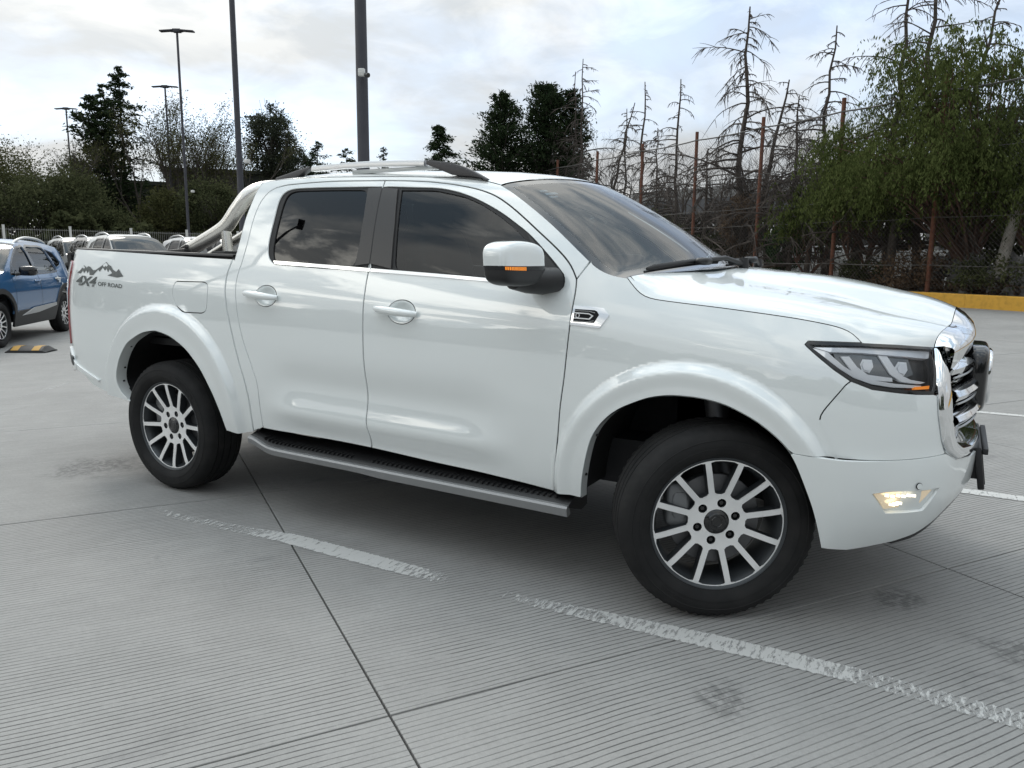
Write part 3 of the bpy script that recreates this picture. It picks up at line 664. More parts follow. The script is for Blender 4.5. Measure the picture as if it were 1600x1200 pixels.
# headlamps
def lens_off(s, z): return .003
hlr, hll = P('headlamp_housing', inset_poly(hl_loop, .004), M['lamp_black'], off=lambda s, z: -.05+.03*sstep(.60, .32, s) if False else -.045+.033*(1-sstep(.30, .48, s)), rim=.02, res=.025)
def HL(name, pts, m, off, rim=.01, res=.014): return P(name, pts, m, off=off, parent=hlr, parent2=hll, rim=rim, res=res)
HL('lamp_bezel', hl_loop, M['rubber'], -.001, rim=.04) if False else None
P('lamp_bezel', hl_loop, M['gloss_black'], off=0.0, parent=hlr, parent2=hll, holes=[inset_poly(hl_loop, .0105)], rim=.045, res=.012)
P('lamp_lens', inset_poly(hl_loop, .009), M['lens'], off=-.002, parent=hlr, parent2=hll, rim=0, res=.03)
IN = CVL
def depth_off(s, z): return -.036+.026*(1-sstep(.30, .50, s))
HL('lamp_reflector', [(.39, 1.062), (.50, 1.058), (.64, 1.050), (.70, 1.045), (.715, .985), (.66, .972), (.56, .965), (.50, .972), (.445, .998), (.405, 1.03)], M['lamp_reflector'], lambda s, z: depth_off(s, z)+.003, rim=.0)
HL('light_guide', IN['bar'], M['lamp_clear'], lambda s, z: depth_off(s, z)+.018, rim=.02)
HL('light_guide', IN['sweep'], M['lamp_silver'], lambda s, z: depth_off(s, z)+.014, rim=.02)
HL('reflector_fin', IN['fin_a'], M['lamp_silver'], lambda s, z: depth_off(s, z)+.010, rim=.02)
HL('reflector_fin', IN['fin_b'], M['lamp_silver'], lambda s, z: depth_off(s, z)+.010, rim=.02)
HL('turn_signal', [(.700, .9455), (.7837, .948), (.7825, .9365), (.700, .9365)], M['amber_lit'], lambda s, z: depth_off(s, z)+.020, rim=.015)
for nm in ('proj_a', 'proj_b'):
    HL('projector_bezel', IN[nm], M['lamp_silver'], lambda s, z: depth_off(s, z)+.006, rim=.02)
    HL('projector_lens', inset_poly(IN[nm], .006), M['lamp_clear'], lambda s, z: depth_off(s, z)+.012, rim=.005)
# side vent badge
vent = [tuple(p) for p in CV['vent']]
VR, VL = P('wing_vent', vent, M['chrome'], off=.006, rim=.012, holes=[CV['vent_in']], res=.015)
P('vent_recess', inset_poly(CV['vent_in'], -.001), M['vent_black'], off=.0028, parent=VR, parent2=VL, rim=0, res=.02)
P('vent_chevron', CV['vent_loop'], M['badge_white'], off=.0058, parent=VR, parent2=VL, holes=[CV['vent_loop_in']], rim=.004, res=.01)
for dz in (.1705, .1295):
    mb = MB(); mb.tube([surf(-.592, 1+dz, .003), surf(-.53, 1+dz-.001, .003), surf(-.505, 1+dz+(.0-.006 if dz > .15 else .004), .003)], .0016, 6); pair('vent_fin', mb, M['satin_silver'], VR, VL)
mb = MB()
for k in range(14):
    a0 = 2*math.pi*k/14; a1 = 2*math.pi*(k+1)/14
    mb.tube([surf(-.577+.0075*math.cos(a0), 1.1515+.0085*math.sin(a0), .005), surf(-.577+.0075*math.cos(a1), 1.1515+.0085*math.sin(a1), .005)], .0018, 5)
pair('vent_ring', mb, M['badge_white'], VR, VL)
# dark ribbons behind the panel gaps
def ribbon(c, w=.011, off=-.007):
    mb = MB(); n = len(c); vs = []; fs = []
    for i in range(n):
        a, b = c[max(i-1, 0)], c[min(i+1, n-1)]; dx, dz = b[0]-a[0], b[1]-a[1]; L = math.hypot(dx, dz) or 1
        for k in (-1, 1): vs.append(surf(c[i][0]-dz/L*w*k, c[i][1]+dx/L*w*k, off))
    for i in range(n-1): fs.append((2*i, 2*i+1, 2*i+3, 2*i+2))
    return mb.add(vs, fs)
for nm in ('rd_rear_low', 'rd_rear_up', 'rd_top', 'fd_top', 'fd_front', 'hood_seam', 'bumper_seam'):
    pair('seam_seal', ribbon(X[nm]), M['rubber'])
pair('seam_seal', ribbon([p for p in X['fender_front'] if p[1] > .83]), M['rubber'])
pair('seam_filler', ribbon([p for p in X['fender_front'] if p[1] <= .835], .006, -.0012), M['paint'])
pair('seam_seal', ribbon([p for p in X['door_seam']]), M['rubber'])
pair('pillar_seal', ribbon([p for p in X['door_seam'] if 1.33 < p[1] < 1.712], .0042, .0006), M['rubber'])
pair('seam_seal', ribbon(X['gap'], .024, -.014), M['rubber'])
pair('seam_seal', ribbon(fuel+fuel[:1], .006, -.006), M['rubber'])
# wheel-arch lips and liners
def arch(c, lipw, name):
    mb = MB(); n = len(c)
    def fn(i, j):
        s, z = c[i]; a, b = c[max(i-1, 0)], c[min(i+1, n-1)]; dx, dz = b[0]-a[0], b[1]-a[1]; L = math.hypot(dx, dz) or 1
        q = surf(s, z, -.001); k = [0, .004, .03, lipw][j]; e = [0, .002, .003, .004][j]
        return (q[0]-(dz/L)*0, q[1]+k, q[2])
    vs = [fn(i, j) for i in range(n) for j in range(4)]; fs = [(i*4+j, i*4+j+1, i*4+j+5, i*4+j+4) for i in range(n-1) for j in range(3)]
    mb.add(vs, fs); pair('arch_lip', mb, M['paint'])
    lm = MB(); cx = sum(p[0] for p in c)/n
    vs = []; fs = []
    for i in range(n):
        s, z = c[i]; q = surf(s, z); ox = (s-cx)*.03
        for y in (q[1]+lipw-.006, q[1]+lipw+.02, -.42): vs.append((q[0]+(ox if y > q[1]+lipw else 0), y, z+(.02 if y > q[1]+lipw else 0)))
    for i in range(n-1):
        for j in range(2): fs.append((i*3+j, i*3+j+1, i*3+j+4, i*3+j+3))
    fs.append(tuple(i*3+2 for i in range(n)))
    lm.add(vs, fs); pair('wheel_liner', lm, M['liner'], smooth=60)
arch(smooth_curve(X['front_in'], .03, 2), .055, 'f'); arch(smooth_curve(X['rear_in'], .03, 2), .065, 'r')
for s, z, dy in ((-3.585, .70, .045), (-3.617, .615, .045), (-3.585, .535, .045), (-3.50, .835, .045), (-.475, .675, .03), (-.528, .50, .03)):
    cl = MB(); q = surf(s, z); cl.superell((q[0]+.004, q[1]+dy, q[2]), (.006, .008, .006), 1, 1, 6, 8); pair('trim_clip', cl, M['rubber'])
# bonnet
def curve3(c, n):
    pts = resample(c, .01); L = [0]
    for a, b in zip(pts, pts[1:]): L.append(L[-1]+math.dist(a, b))
    out = []
    for i in range(n+1):
        d = L[-1]*i/n; j = min(max(bisect.bisect_right(L, d)-1, 0), len(pts)-2); t = (d-L[j])/max(1e-9, L[j+1]-L[j])
        out.append(tuple(a+(b-a)*t for a, b in zip(pts[j], pts[j+1])))
    return out
HOOD_G = pchip([(0, 1), (.12, .985), (.26, .90), (.38, .70), (.455, .575), (.50, .55), (.70, .50), (.84, .43), (.92, .33), (.968, .20), (.99, .08), (1, 0)])
HOOD_C = pchip([(-.25, 1.352), (-.11, 1.345), (0, 1.334), (.11, 1.325), (.25, 1.310), (.38, 1.288), (.5, 1.262), (.62, 1.235), (.69, 1.212), (.735, 1.192)])
NU = 60
hood_e = curve3(join_curves(X['hood_seam'], CV['hl_top']), NU)
E3 = [Vector(surf(s, z)) for s, z in hood_e]
HC = [-.12+(.735+.12)*(i/NU)**1.0 for i in range(NU+1)]
ES = list(E3)
for _ in range(120): ES = [ES[0]]+[(ES[i-1]+ES[i]*2+ES[i+1])/4 for i in range(1, NU)]+[ES[NU]]
def hood_pt(i, w, off=0.0):
    e = ES[i].lerp(E3[i], abs(w)**14); xc = HC[i]; aw = abs(w); g = HOOD_G(aw)
    # the side edge bends round the corner faster than the centre line runs forward
    return Vector((e.x+(xc-e.x)*(1-aw**2.2), e.y*-w, e.z+(HOOD_C(xc)-e.z)*g+off))
ws_ = [math.copysign(1-(1-abs(t))**1.7, t) for t in np.linspace(-1, 1, 81)]
mb = MB(); vs = [tuple(hood_pt(i, w)) for i in range(NU+1) for w in ws_]; nw = len(ws_)
mb.add(vs, [(i*nw+j, (i+1)*nw+j, (i+1)*nw+j+1, i*nw+j+1) for i in range(NU) for j in range(nw-1)])
hood = tlink('bonnet', mb.mesh('bonnet', M['paint'], 50))
# front lip of the bonnet edge and the chrome nose above the grille
def nose(w, k):
    b = hood_pt(NU, w); aw = abs(w)
    F = Vector((.812-.070*aw**3, b.y*1.005, 1.100-.035*aw**2))
    if k == 0: return b+Vector((-.01, 0, -.018))
    if k == 1: return b+Vector((.003, 0, .001))
    if k == 2: return b.lerp(F, .35)+Vector((.010, 0, .010))
    if k == 3: return b.lerp(F, .72)+Vector((.014, 0, .008))
    if k == 4: return F+Vector((.004, 0, .003))
    if k == 5: return F+Vector((.004, 0, -.010))
    if k == 6: return F+Vector((-.004, 0, -.042-.035*aw**8))
    return F+Vector((-.07, 0, -.045-.035*aw**8))
wl = np.linspace(-1, 1, 49)
mb = MB(); mb.add([tuple(nose(w, k)) for w in wl for k in range(8)], [(i*8+k, (i+1)*8+k, (i+1)*8+k+1, i*8+k+1) for i in range(48) for k in range(7)])
tlink('nose_trim', mb.mesh('nose_trim', M['chrome'], 40))
# grille: chrome surround, dark mesh, bars, emblem
Lc = curve3([(.868, 1.074), (.8214, 1.02), (.789, .955), (.788, .8507), (.8136, .7571), (.850, .7044), (.93, .668), (1.1, .650), (SM, .645)], 60)
Rc = curve3([(.955, 1.070), (.915, 1.02), (.882, .95), (.880, .85), (.905, .770), (.94, .735), (1.0, .708), (1.12, .694), (SM, .69)], 60)
def surround(i, k):
    t = [0, .02, .14, .5, .86, .98, 1.0][k]; o = [-.03, .004, .012, .015, .010, -.012, -.06][k]
    a, b = Lc[i], Rc[i]; return surf(a[0]+(b[0]-a[0])*t, a[1]+(b[1]-a[1])*t, o)
mb = MB(); mb.add([surround(i, k) for i in range(61) for k in range(7)], [(i*7+k, (i+1)*7+k, (i+1)*7+k+1, i*7+k+1) for i in range(60) for k in range(6)])
both_mesh(mb); sur = tlink('grille_surround', mb.mesh('grille_surround', M['chrome'], 50))
grille = P('grille_mesh', join_curves([(.86, 1.09), (.86, .70), (SM, .64), (SM, 1.09)]), M['gloss_black'], off=-.055, both=True, res=.04, rim=0)
for z0, z1, hh in ((1.000, 1.000, .030), (.905, .905, .028), (.815, .822, .026)):
    mb = MB(); vs = []; ns = 30
    for i in range(ns+1):
        s = .900+(1.30-.900)*i/ns; z = z0+(z1-z0)*i/ns
        for (dz, o) in ((-.9, -.05), (-1.0, -.012), (-.75, .008), (-.1, .020), (.5, .012), (.95, -.012), (1.0, -.05)): vs.append(surf(s, z+dz*hh, o))
    mb.add(vs, [(i*7+k, (i+1)*7+k, (i+1)*7+k+1, i*7+k+1) for i in range(ns) for k in range(6)])
    pair('grille_bar', mb, M['chrome'], smooth=25)
    mb = MB()
    for dz in (-1.05,):
        mb.tube([surf(.93+.37*i/10, z0+dz*hh-.004, .004) for i in range(11)], .004, 6)
    pair('grille_blade', mb, M['satin_silver'])
mb = MB(); mb.superell((.830, 0, .915), (.045, .20, .135), .40, .45, 16, 32); emb = tlink('emblem_block', mb.mesh('emblem_block', M['gloss_black'], 60))
def ring(c, ry, rz, t, x):
    pts = []
    for k in range(49):
        a = 2*math.pi*k/48; pts.append((x, math.copysign(abs(math.cos(a))**.6, math.cos(a))*ry, c+math.copysign(abs(math.sin(a))**.6, math.sin(a))*rz))
    return pts
mb = MB(); mb.tube(ring(.915, .125, .100, 0, .872), .013, 10, cap=False); tlink('emblem_ring', mb.mesh('emblem_ring', M['chrome'], 60), emb)
# number-plate bracket
mb = MB(); mb.box((.872, 0, .580), (.012, .27, .085), (0, math.radians(-9), 0), .006); mb.box((.881, 0, .583), (.006, .25, .070), (0, math.radians(-9), 0), .003)
for y in (-.22, .22): mb.box((.84, y, .58), (.04, .02, .05), None, .006)
mb.box((.882, 0, .515), (.010, .26, .012), None, .003); mb.box((.886, 0, .648), (.010, .26, .012), None, .003)
tlink('plate_bracket', mb.mesh('plate_bracket', M['black_plastic']))
# roof, windscreen, cab back
NR = 40
roof_e = curve3(X['roof_edge'], NR)
_t = np.linspace(0, 1, NR+1); ROP = [np.polyfit(_t, [surf(s, z)[k] for s, z in roof_e], 7) for k in range(3)]
def roof_pt(t, w):
    e = Vector([float(np.polyval(c_, t)) for c_ in ROP]); aw = abs(w)
    cr = .066*sstep(-.25, .35, t)*(1-.12*sstep(.7, 1, t)); bx = -.05*(1-sstep(0, .3, t))+.17*sstep(.55, 1, t)
    return (e.x+bx*(1-aw**2.2), -e.y*w, e.z+cr*(1-aw**2.5)**.75)
wr = [math.sin(math.pi/2*t) for t in np.linspace(-1, 1, 41)]
mb = MB(); mb.add([roof_pt(i/NR, w) for i in range(NR+1) for w in wr], [(i*41+j, (i+1)*41+j, (i+1)*41+j+1, i*41+j+1) for i in range(NR) for j in range(40)])
roof = tlink('roof', mb.mesh('roof', M['paint'], 60))
NWS = 36
ws_e = curve3(X['ws_edge'], NWS)
_t = np.linspace(0, 1, NWS+1); ws_e = list(zip(np.polyval(np.polyfit(_t, [p[0] for p in ws_e], 5), _t), np.polyval(np.polyfit(_t, [p[1] for p in ws_e], 5), _t)))
WSP = [np.polyfit(_t, [Vector(surf(s, z))[k] for s, z in ws_e], 5) for k in range(3)]
def ws_pt(t, w, d=0.0):
    e = Vector([float(np.polyval(c_, t)) for c_ in WSP]); aw = abs(w); c = .058-.016*t; bx = .17+.11*t
    return Vector((e.x+bx*(1-aw**2.2)+d*.6, -e.y*w, e.z+c*(1-aw**2.5)**.75-.004+d*.75))
mb = MB(); nw = 45; wv = [math.copysign(abs(t)**.85, t) for t in np.linspace(-1, 1, nw)]
for i in range(NWS+1):
    for w in wv: mb.v.append(tuple(ws_pt(i/NWS, w)))
for i in range(NWS):
    for j in range(nw-1):
        mb.f.append((i*nw+j, (i+1)*nw+j, (i+1)*nw+j+1, i*nw+j+1))
        w = abs(wv[j]+wv[j+1])/2; t = (i+.5)/NWS
        mb.mi.append(1 if (w > .945 or t > .90 or t < .05) else 0)
screen = tlink('windscreen', mb.mesh('windscreen', [M['screen'], M['gloss_black']], 80))
mb = MB()   # shade strip housing behind the mirror
mb.superell((-.86, 0, 1.655), (.11, .16, .022), .5, .5, 10, 20, taper=lambda p: [p[0], p[1]*(1-.3*(p[0]/.11)), p[2]-p[0]*.60]); tlink('sensor_housing', mb.mesh('sensor_housing', M['black_plastic'], 60), screen)
mb = MB(); mb.superell((-.78, 0, 1.575), (.02, .12, .035), .5, .5, 8, 20); tlink('inside_mirror', mb.mesh('inside_mirror', M['black_plastic'], 60), screen)
mb = MB()
for (t, w, a, b) in ((.13, -.80, .030, .009), (.165, -.775, .045, .012), (.20, -.79, .030, .008)):
    pts = [ws_pt(t+dt, w+dw, -.004) for dt, dw in ((-b, -a), (b, -a), (b, a), (-b, a))]
    mb.add([tuple(p) for p in pts], [(0, 1, 2, 3)])
tlink('screen_sticker', mb.mesh('screen_sticker', M['sticker'], 0), screen)
mb = MB()
for (t, w) in ((.42, .12), (.46, .10), (.50, .14)):
    pts = [ws_pt(t+dt, w+dw, -.004) for dt, dw in ((-.012, -.035), (.012, -.035), (.012, .035), (-.012, .035))]; mb.add([tuple(p) for p in pts], [(0, 1, 2, 3)])
tlink('screen_sticker', mb.mesh('screen_sticker', M['sticker'], 0), screen)
# scuttle and wipers
mb = MB(); nv = 24
def scut(i, j):
    w = -1+2*j/nv; a = ws_pt(1.0, w*.985); b = hood_pt(2, w*.985); t = i/3
    return tuple(a.lerp(b, t)+Vector((0, 0, -.020-.02*math.sin(math.pi*t))))
mb.add([scut(i, j) for i in range(4) for j in range(nv+1)], [(i*(nv+1)+j, (i+1)*(nv+1)+j, (i+1)*(nv+1)+j+1, i*(nv+1)+j+1) for i in range(3) for j in range(nv)])
tlink('scuttle_panel', mb.mesh('scuttle_panel', M['black_plastic'], 60))
for w0, w1, t1 in ((-.90, -.28, .885), (-.30, .45, .87)):
    mb = MB(); arm = []
    p0 = ws_pt(1.0, w1+.10, .02); p1 = ws_pt(.955, (w0+w1)/2+.05, .05); 
    mb.tube([p0, p0.lerp(p1, .5)+Vector((0, 0, .018)), p1], [.013, .011, .008], 8)
    bl = [ws_pt(.965-.055*math.sin(math.pi*(k/14)*.55), w0+(w1-w0)*k/14, .030) for k in range(15)]
    mb.tube(bl, [.006]+[.013]*13+[.006], 8, flat=.7)
    mb.tube([ws_pt(.965-.055*math.sin(math.pi*(k/14)*.55), w0+(w1-w0)*k/14, .014) for k in range(15)], .005, 6)
    q = ws_pt(.955, (w0+w1)/2+.05, .042); mb.superell(tuple(q), (.03, .05, .016), .6, .6, 8, 14)
    mb.lathe([(.0, .03), (.02, .03), (.024, .0), (.024, -.03)], 14, 'Z', tuple(p0))
    tlink('wiper', mb.mesh('wiper', M['black_plastic'], 50))
# cab back wall with window
bk = curve3(X['cab_rear'], 24)
mb = MB(); B3 = [Vector(surf(s, z)) for s, z in bk]
mb.add([(p.x-.035*(1-abs(w)**3), -p.y*w, p.z) for p in B3 for w in wr], [(i*41+j, i*41+j+1, (i+1)*41+j+1, (i+1)*41+j) for i in range(24) for j in range(40)])
back = tlink('cab_back', mb.mesh('cab_back', M['paint'], 60))
mb = MB(); mb.add([(p.x-.039*(1-abs(w)**3)-.004, -p.y*w*.84, p.z) for p in B3[5:22] for w in wr], [(i*41+j, i*41+j+1, (i+1)*41+j+1, (i+1)*41+j) for i in range(16) for j in range(40)])
tlink('rear_window', mb.mesh('rear_window', M['gloss_black'], 60), back)
# roof rails
for sg in (-1, 1):
    rl = empty('roof_rail', (0, 0, 0)); rl.parent = truck; rl.matrix_parent_inverse = Matrix.Translation(OFFX)
    top = cr_spline([(-2.513, 1.792), (-2.43, 1.808), (-2.298, 1.834), (-2.207, 1.841), (-1.904, 1.846), (-1.62, 1.838), (-1.508, 1.832), (-1.40, 1.818), (-1.325, 1.80), (-1.25, 1.770), (-1.172, 1.732)], 6)
    def railseg(x0, x1, bot, m, nm, w=.020):
        mb = MB(); seg = [p for p in top if x0 <= p[0] <= x1]; vs = []
        for (x, z) in seg:
            zb = bot(x, z); yc = .622
            for (dy, zz) in ((-w, zb), (-w, z-.008), (-w+.006, z), (w-.006, z), (w, z-.008), (w, zb)): vs.append((x, sg*(yc+dy), zz))
        n = len(seg); mb.add(vs, [(i*6+k, (i+1)*6+k, (i+1)*6+(k+1) % 6, i*6+(k+1) % 6) for i in range(n-1) for k in range(6)]+[tuple(range(5, -1, -1)), tuple((n-1)*6+k for k in range(6))])
        return tlink(nm, mb.mesh(nm, m, 40), rl)
    def roofz(x):
        t = min(1, max(0, (x+2.5687)/(2.5687-1.092))); return roof_pt(t, .88)[2]-.012
    def foot_r(x, z): return min(z-.006, max(roofz(x), z-.028-.0) if x > -2.30 else roofz(x))
    railseg(-2.262, -1.51, lambda x, z: z-.027, M['satin_silver'], 'rail_bar', .017)
    railseg(-2.52, -2.258, lambda x, z: min(z-.006, roofz(x)+(max(0, (x+2.36))*.42 if x > -2.36 else 0)), M['rail_black'], 'rail_foot')
    railseg(-1.512, -1.165, lambda x, z: min(z-.006, roofz(x)+(max(0, (-1.36-x))*.30 if x < -1.36 else 0)), M['rail_black'], 'rail_foot')
    mb = MB(); mb.box((-1.70, sg*.60, 1.800), (.30, .008, .010), None, .003); tlink('roof_strip', mb.mesh('roof_strip', M['paint']), rl)
# mirrors
for sg in (-1, 1):
    mm = empty('door_mirror', (0, 0, 0)); mm.parent = truck; mm.matrix_parent_inverse = Matrix.Translation(OFFX)
    tp = lambda p: [p[0]*(1-.18*(p[1]*sg/.125 if False else abs(p[1])/.125*.5))+.02*(p[2]/.09)*-1, p[1], p[2]+(.0)]
    cx, cy, cz, hx, hy, hz = -.800, -1.055, 1.355, .082, .140, .088
    def bt(p):
        t = (p[1]+hy)/(2*hy)     # 0 outer tip .. 1 inner end (right-hand mirror)
        return [p[0]*(.72+.28*t)+.02*t-.006*p[2]/hz, p[1], p[2]*(.82+.18*math.sin(math.pi*min(1, t*.9+.05)))]
    up = MB(); up.superell((cx, cy, cz), (hx, hy, hz), .42, .42, 18, 40, z0=-.10, z1=1, taper=bt)
    sgn = MB(); sgn.superell((cx, cy, cz), (hx*1.006, hy*1.004, hz), .42, .42, 5, 40, z0=-.30, z1=-.105, taper=bt)
    lo = MB(); lo.superell((cx, cy, cz), (hx*.985, hy*.99, hz), .42, .42, 14, 40, z0=-1, z1=-.30, taper=bt)
    arm = MB(); arm.tube([(-.80, -1.03, 1.300), (-.775, -.965, 1.290), (-.735, -.905, 1.285), (-.70, -.850, 1.290)], [.048, .054, .056, .050], 16, flat=1.15)
    # amber repeater: a band along the outer front face
    am = MB(); vs = []
    for k in range(40):
        b = 2*math.pi*k/40
        p = (math.copysign(abs(math.cos(b))**.42, math.cos(b))*hx*1.01, math.copysign(abs(math.sin(b))**.42, math.sin(b))*hy*1.008)
        vs.append(p)
    band = [p for p in vs if p[0] > -.01 and p[1] < .085]; band.sort(key=lambda p: math.atan2(p[1], p[0]+.03))
    cells = []
    for (p, q) in zip(band, band[1:]):
        n = max(1, int(math.dist(p, q)/.007))
        for i in range(n):
            a = [p[j]+(q[j]-p[j])*(i+.12)/n for j in (0, 1)]; c = [p[j]+(q[j]-p[j])*(i+.88)/n for j in (0, 1)]; cells.append((a, c)) if -.132 < a[1] < -.02 else None
    for a, c in cells:
        v4 = []
        for (u, zz) in ((a, -.012), (a, -.026), (c, -.026), (c, -.012)):
            t = bt([u[0], u[1], zz]); v4.append((cx+t[0], cy+t[1], cz+t[2]))
        am.add(v4, [(0, 1, 2, 3)])
    gl_ = MB(); gl_.superell((cx-hx*.62, cy+.01, cz), (.012, hy*.78, hz*.76), .5, .42, 8, 24)
    for mbx, nm, mt in ((up, 'mirror_cap', M['paint']), (sgn, 'repeater_strip', M['lamp_black']), (lo, 'mirror_base', M['black_plastic']), (arm, 'mirror_arm', M['black_plastic']), (gl_, 'mirror_glass', M['chrome'])):
        tlink(nm, (mbx if sg < 0 else mirrored(mbx)).mesh(nm, mt, 60), mm)
    tlink('turn_repeater', (am if sg < 0 else mirrored(am)).mesh('turn_repeater', M['amber_lit'], 0), mm)
# side steps
for sg in (-1, 1):
    st = empty('side_step', (0, 0, 0)); st.parent = truck; st.matrix_parent_inverse = Matrix.Translation(OFFX)
    def sec(x):
        k = sstep(-2.50, -2.25, x); e = sstep(-.62, -.585, x); w = .02+.98*k
        zt = .372-.012*(x+1.6)*.9-.0*(1-k)+.035*(1-k)**2
        return zt, k, e
    tr = MB(); br = MB(); vs = []; vb = []; xs = np.linspace(-2.50, -.585, 60)
    for x in xs:
        zt, k, e = sec(x); yo = .915+.022*k; h = .036+.007*sstep(-1.75, -1.55, x)
        for (y, z) in ((.74, zt+.035), (.80, zt+.034), (.86+.02*k, zt+.020), (yo-.012, zt+.004), (yo-.006, zt-.006), (.80, zt-.05), (.74, zt-.04)): vs.append((x, sg*y, z))
        for (y, z) in ((yo-.010, zt+.004), (yo+.004, zt+.001), (yo+.010, zt-.008), (yo+.004, zt-h), (yo-.012, zt-h-.002), (yo-.03, zt-h+.006)): vb.append((x, sg*y, z))
    n = len(xs)
    tr.add(vs, [(i*7+k2, (i+1)*7+k2, (i+1)*7+(k2+1) % 7, i*7+(k2+1) % 7) for i in range(n-1) for k2 in range(7)]+[tuple(range(6, -1, -1)), tuple((n-1)*7+k2 for k2 in range(7))])
    br.add(vb, [(i*6+k2, (i+1)*6+k2, (i+1)*6+(k2+1) % 6, i*6+(k2+1) % 6) for i in range(n-1) for k2 in range(6)]+[tuple(range(5, -1, -1)), tuple((n-1)*6+k2 for k2 in range(6))])
    tlink('step_tread', tr.mesh('step_tread', M['black_plastic'], 40), st); tlink('step_rail', br.mesh('step_rail', M['step_silver'], 40), st)
    rb = MB()
    for i in range(62):
        x = -2.40+i*.0285; zt, k, e = sec(x)
        if -1.80 < x < -1.66: continue
        rb.box((x, sg*(.872), zt+.0205), (.0055, .028, .004), None, .0)
    tag(tlink('tread_rib', rb.mesh('tread_rib', M['rubber'], 0), st), kind='stuff')
    bk_ = MB()
    for x in (-2.2, -1.5, -.8): bk_.box((x, sg*.68, .37), (.03, .14, .02), None, .004)
    tlink('step_bracket', bk_.mesh('step_bracket', M['under']), st)
# load bed
bd = MB()
bx0, bx1 = -4.22, -2.64
for sg in (-1, 1):
    bd.box(((bx0+bx1)/2, sg*.775, 1.13), ((bx1-bx0)/2, .012, .235)); 
bd.box(((bx0+bx1)/2, 0, .86), ((bx1-bx0)/2, .76, .02)); bd.box((bx1+.012, 0, 1.12), (.012, .80, .25)); bd.box((bx0-.0, 0, 1.12), (.02, .80, .26))
tlink('bed_liner', bd.mesh('bed_liner', M['black_plastic']))
def capfn(i, k):
    x = -4.20+(1.565)*i/30; zt = 1.4075-.0325*(i/30)*1.0; s = x
    q = surf(max(-4.2, s), zt-.004, -.004)
    return [(x, q[1]+.002, zt-.006), (x, q[1]+.006, zt+.004), (x, q[1]+.07, zt+.006), (x, q[1]+.085, zt-.002), (x, q[1]+.085, zt-.05)][k]
mb = MB(); mb.add([capfn(i, k) for i in range(31) for k in range(5)], [(i*5+k, (i+1)*5+k, (i+1)*5+k+1, i*5+k+1) for i in range(30) for k in range(4)])
pair('bed_rail_cap', mb, M['black_plastic'], smooth=50)
tg = MB(); tg.grid(lambda u, v: (lambda q: (q[0], q[1], q[2]))(surf(S_MIN+.001+(-4.22-S_MIN)*u, .80+.60*v, .0)), 16, 12)
both_mesh(tg); tlink('tailgate', tg.mesh('tailgate', M['paint'], 60))
lampo = join_curves([(-4.42, .80), (-4.225, .80), (-4.222, 1.0), (-4.212, 1.10), (-4.187, 1.17), (-4.162, 1.25), (-4.166, 1.315), (-4.19, 1.333), (-4.30, 1.34), (-4.42, 1.30)])
tlr, tll = P('tail_lamp', lampo, M['red_lamp'], off=.010, rim=.02, res=.03)
P('tail_lamp_band', join_curves([(-4.30, 1.03), (-4.214, 1.05), (-4.206, 1.12), (-4.183, 1.18), (-4.168, 1.25), (-4.172, 1.31), (-4.195, 1.327), (-4.24, 1.33), (-4.225, 1.22), (-4.245, 1.12), (-4.30, 1.08)]), M['clear_lamp'], off=.0125, parent=tlr, parent2=tll, rim=.004, res=.03)
rbm = join_curves([(-4.60, .62), (-4.60, .80), (-4.235, .775), (-4.205, .745), (-4.11, .668), (-4.13, .645), (-4.3, .61)])
P('rear_bumper', rbm, M['paint_plastic'], off=.014, rim=.03, res=.03)
P('bumper_reflector', [(-4.25, .695), (-4.165, .665), (-4.148, .720), (-4.25, .745)], M['alloy_dark'], off=.019, rim=.01, res=.03)
P('bumper_step', [(-4.14, .655), (-4.02, .622), (-3.86, .588), (-3.85, .60), (-4.0, .645), (-4.15, .69)], M['paint'], off=.012, rim=.012, res=.03)
# roll bar
sp = MB()
y0 = .70
pth = cr_spline([(-3.25, y0, 1.372), (-3.10, y0, 1.432), (-2.93, y0, 1.498), (-2.845, y0-.005, 1.545), (-2.775, y0-.02, 1.628), (-2.715, y0-.05, 1.705), (-2.665, y0-.11, 1.742), (-2.635, y0-.22, 1.757), (-2.625, 0.30, 1.763), (-2.625, 0.0, 1.765)], 8)
full = pth+[(x, -y, z) for x, y, z in pth[::-1][1:]]
rollbar = empty('roll_bar', (0, 0, 0)); rollbar.parent = truck; rollbar.matrix_parent_inverse = Matrix.Translation(OFFX)
sp.tube(full, .041, 20); tlink('hoop', sp.mesh('hoop', M['steel'], 80), rollbar)
s2 = MB(); p2 = cr_spline([(-3.12, .60, 1.372), (-2.98, .60, 1.43), (-2.83, .60, 1.49), (-2.75, .59, 1.55), (-2.695, .57, 1.64), (-2.655, .52, 1.705), (-2.63, .40, 1.727), (-2.625, .2, 1.730), (-2.625, 0, 1.731)], 8)
s2.tube(p2+[(x, -y, z) for x, y, z in p2[::-1][1:]], .024, 16); tlink('hoop', s2.mesh('hoop', M['steel'], 80), rollbar)
for sg in (-1, 1):
    u = MB(); u.tube([(-2.845, sg*.70, 1.39), (-2.85, sg*.70, 1.46), (-2.86, sg*.70, 1.535)], .029, 18); u.tube([(-2.79, sg*.60, 1.38), (-2.80, sg*.60, 1.50)], .024, 16); tlink('upright', u.mesh('upright', M['steel'], 80), rollbar)
    for bx in (((-2.84, sg*.72, 1.378), (.055, .055, .020), None, .006), ((-3.25, sg*.72, 1.388), (.12, .05, .016), (0, math.radians(-4), 0), .006), ((-3.19, sg*.71, 1.404), (.06, .045, .012), (0, math.radians(-20), 0), .005)):
        f_ = MB(); f_.box(*bx); tlink('foot', f_.mesh('foot', M['black_plastic']), rollbar)
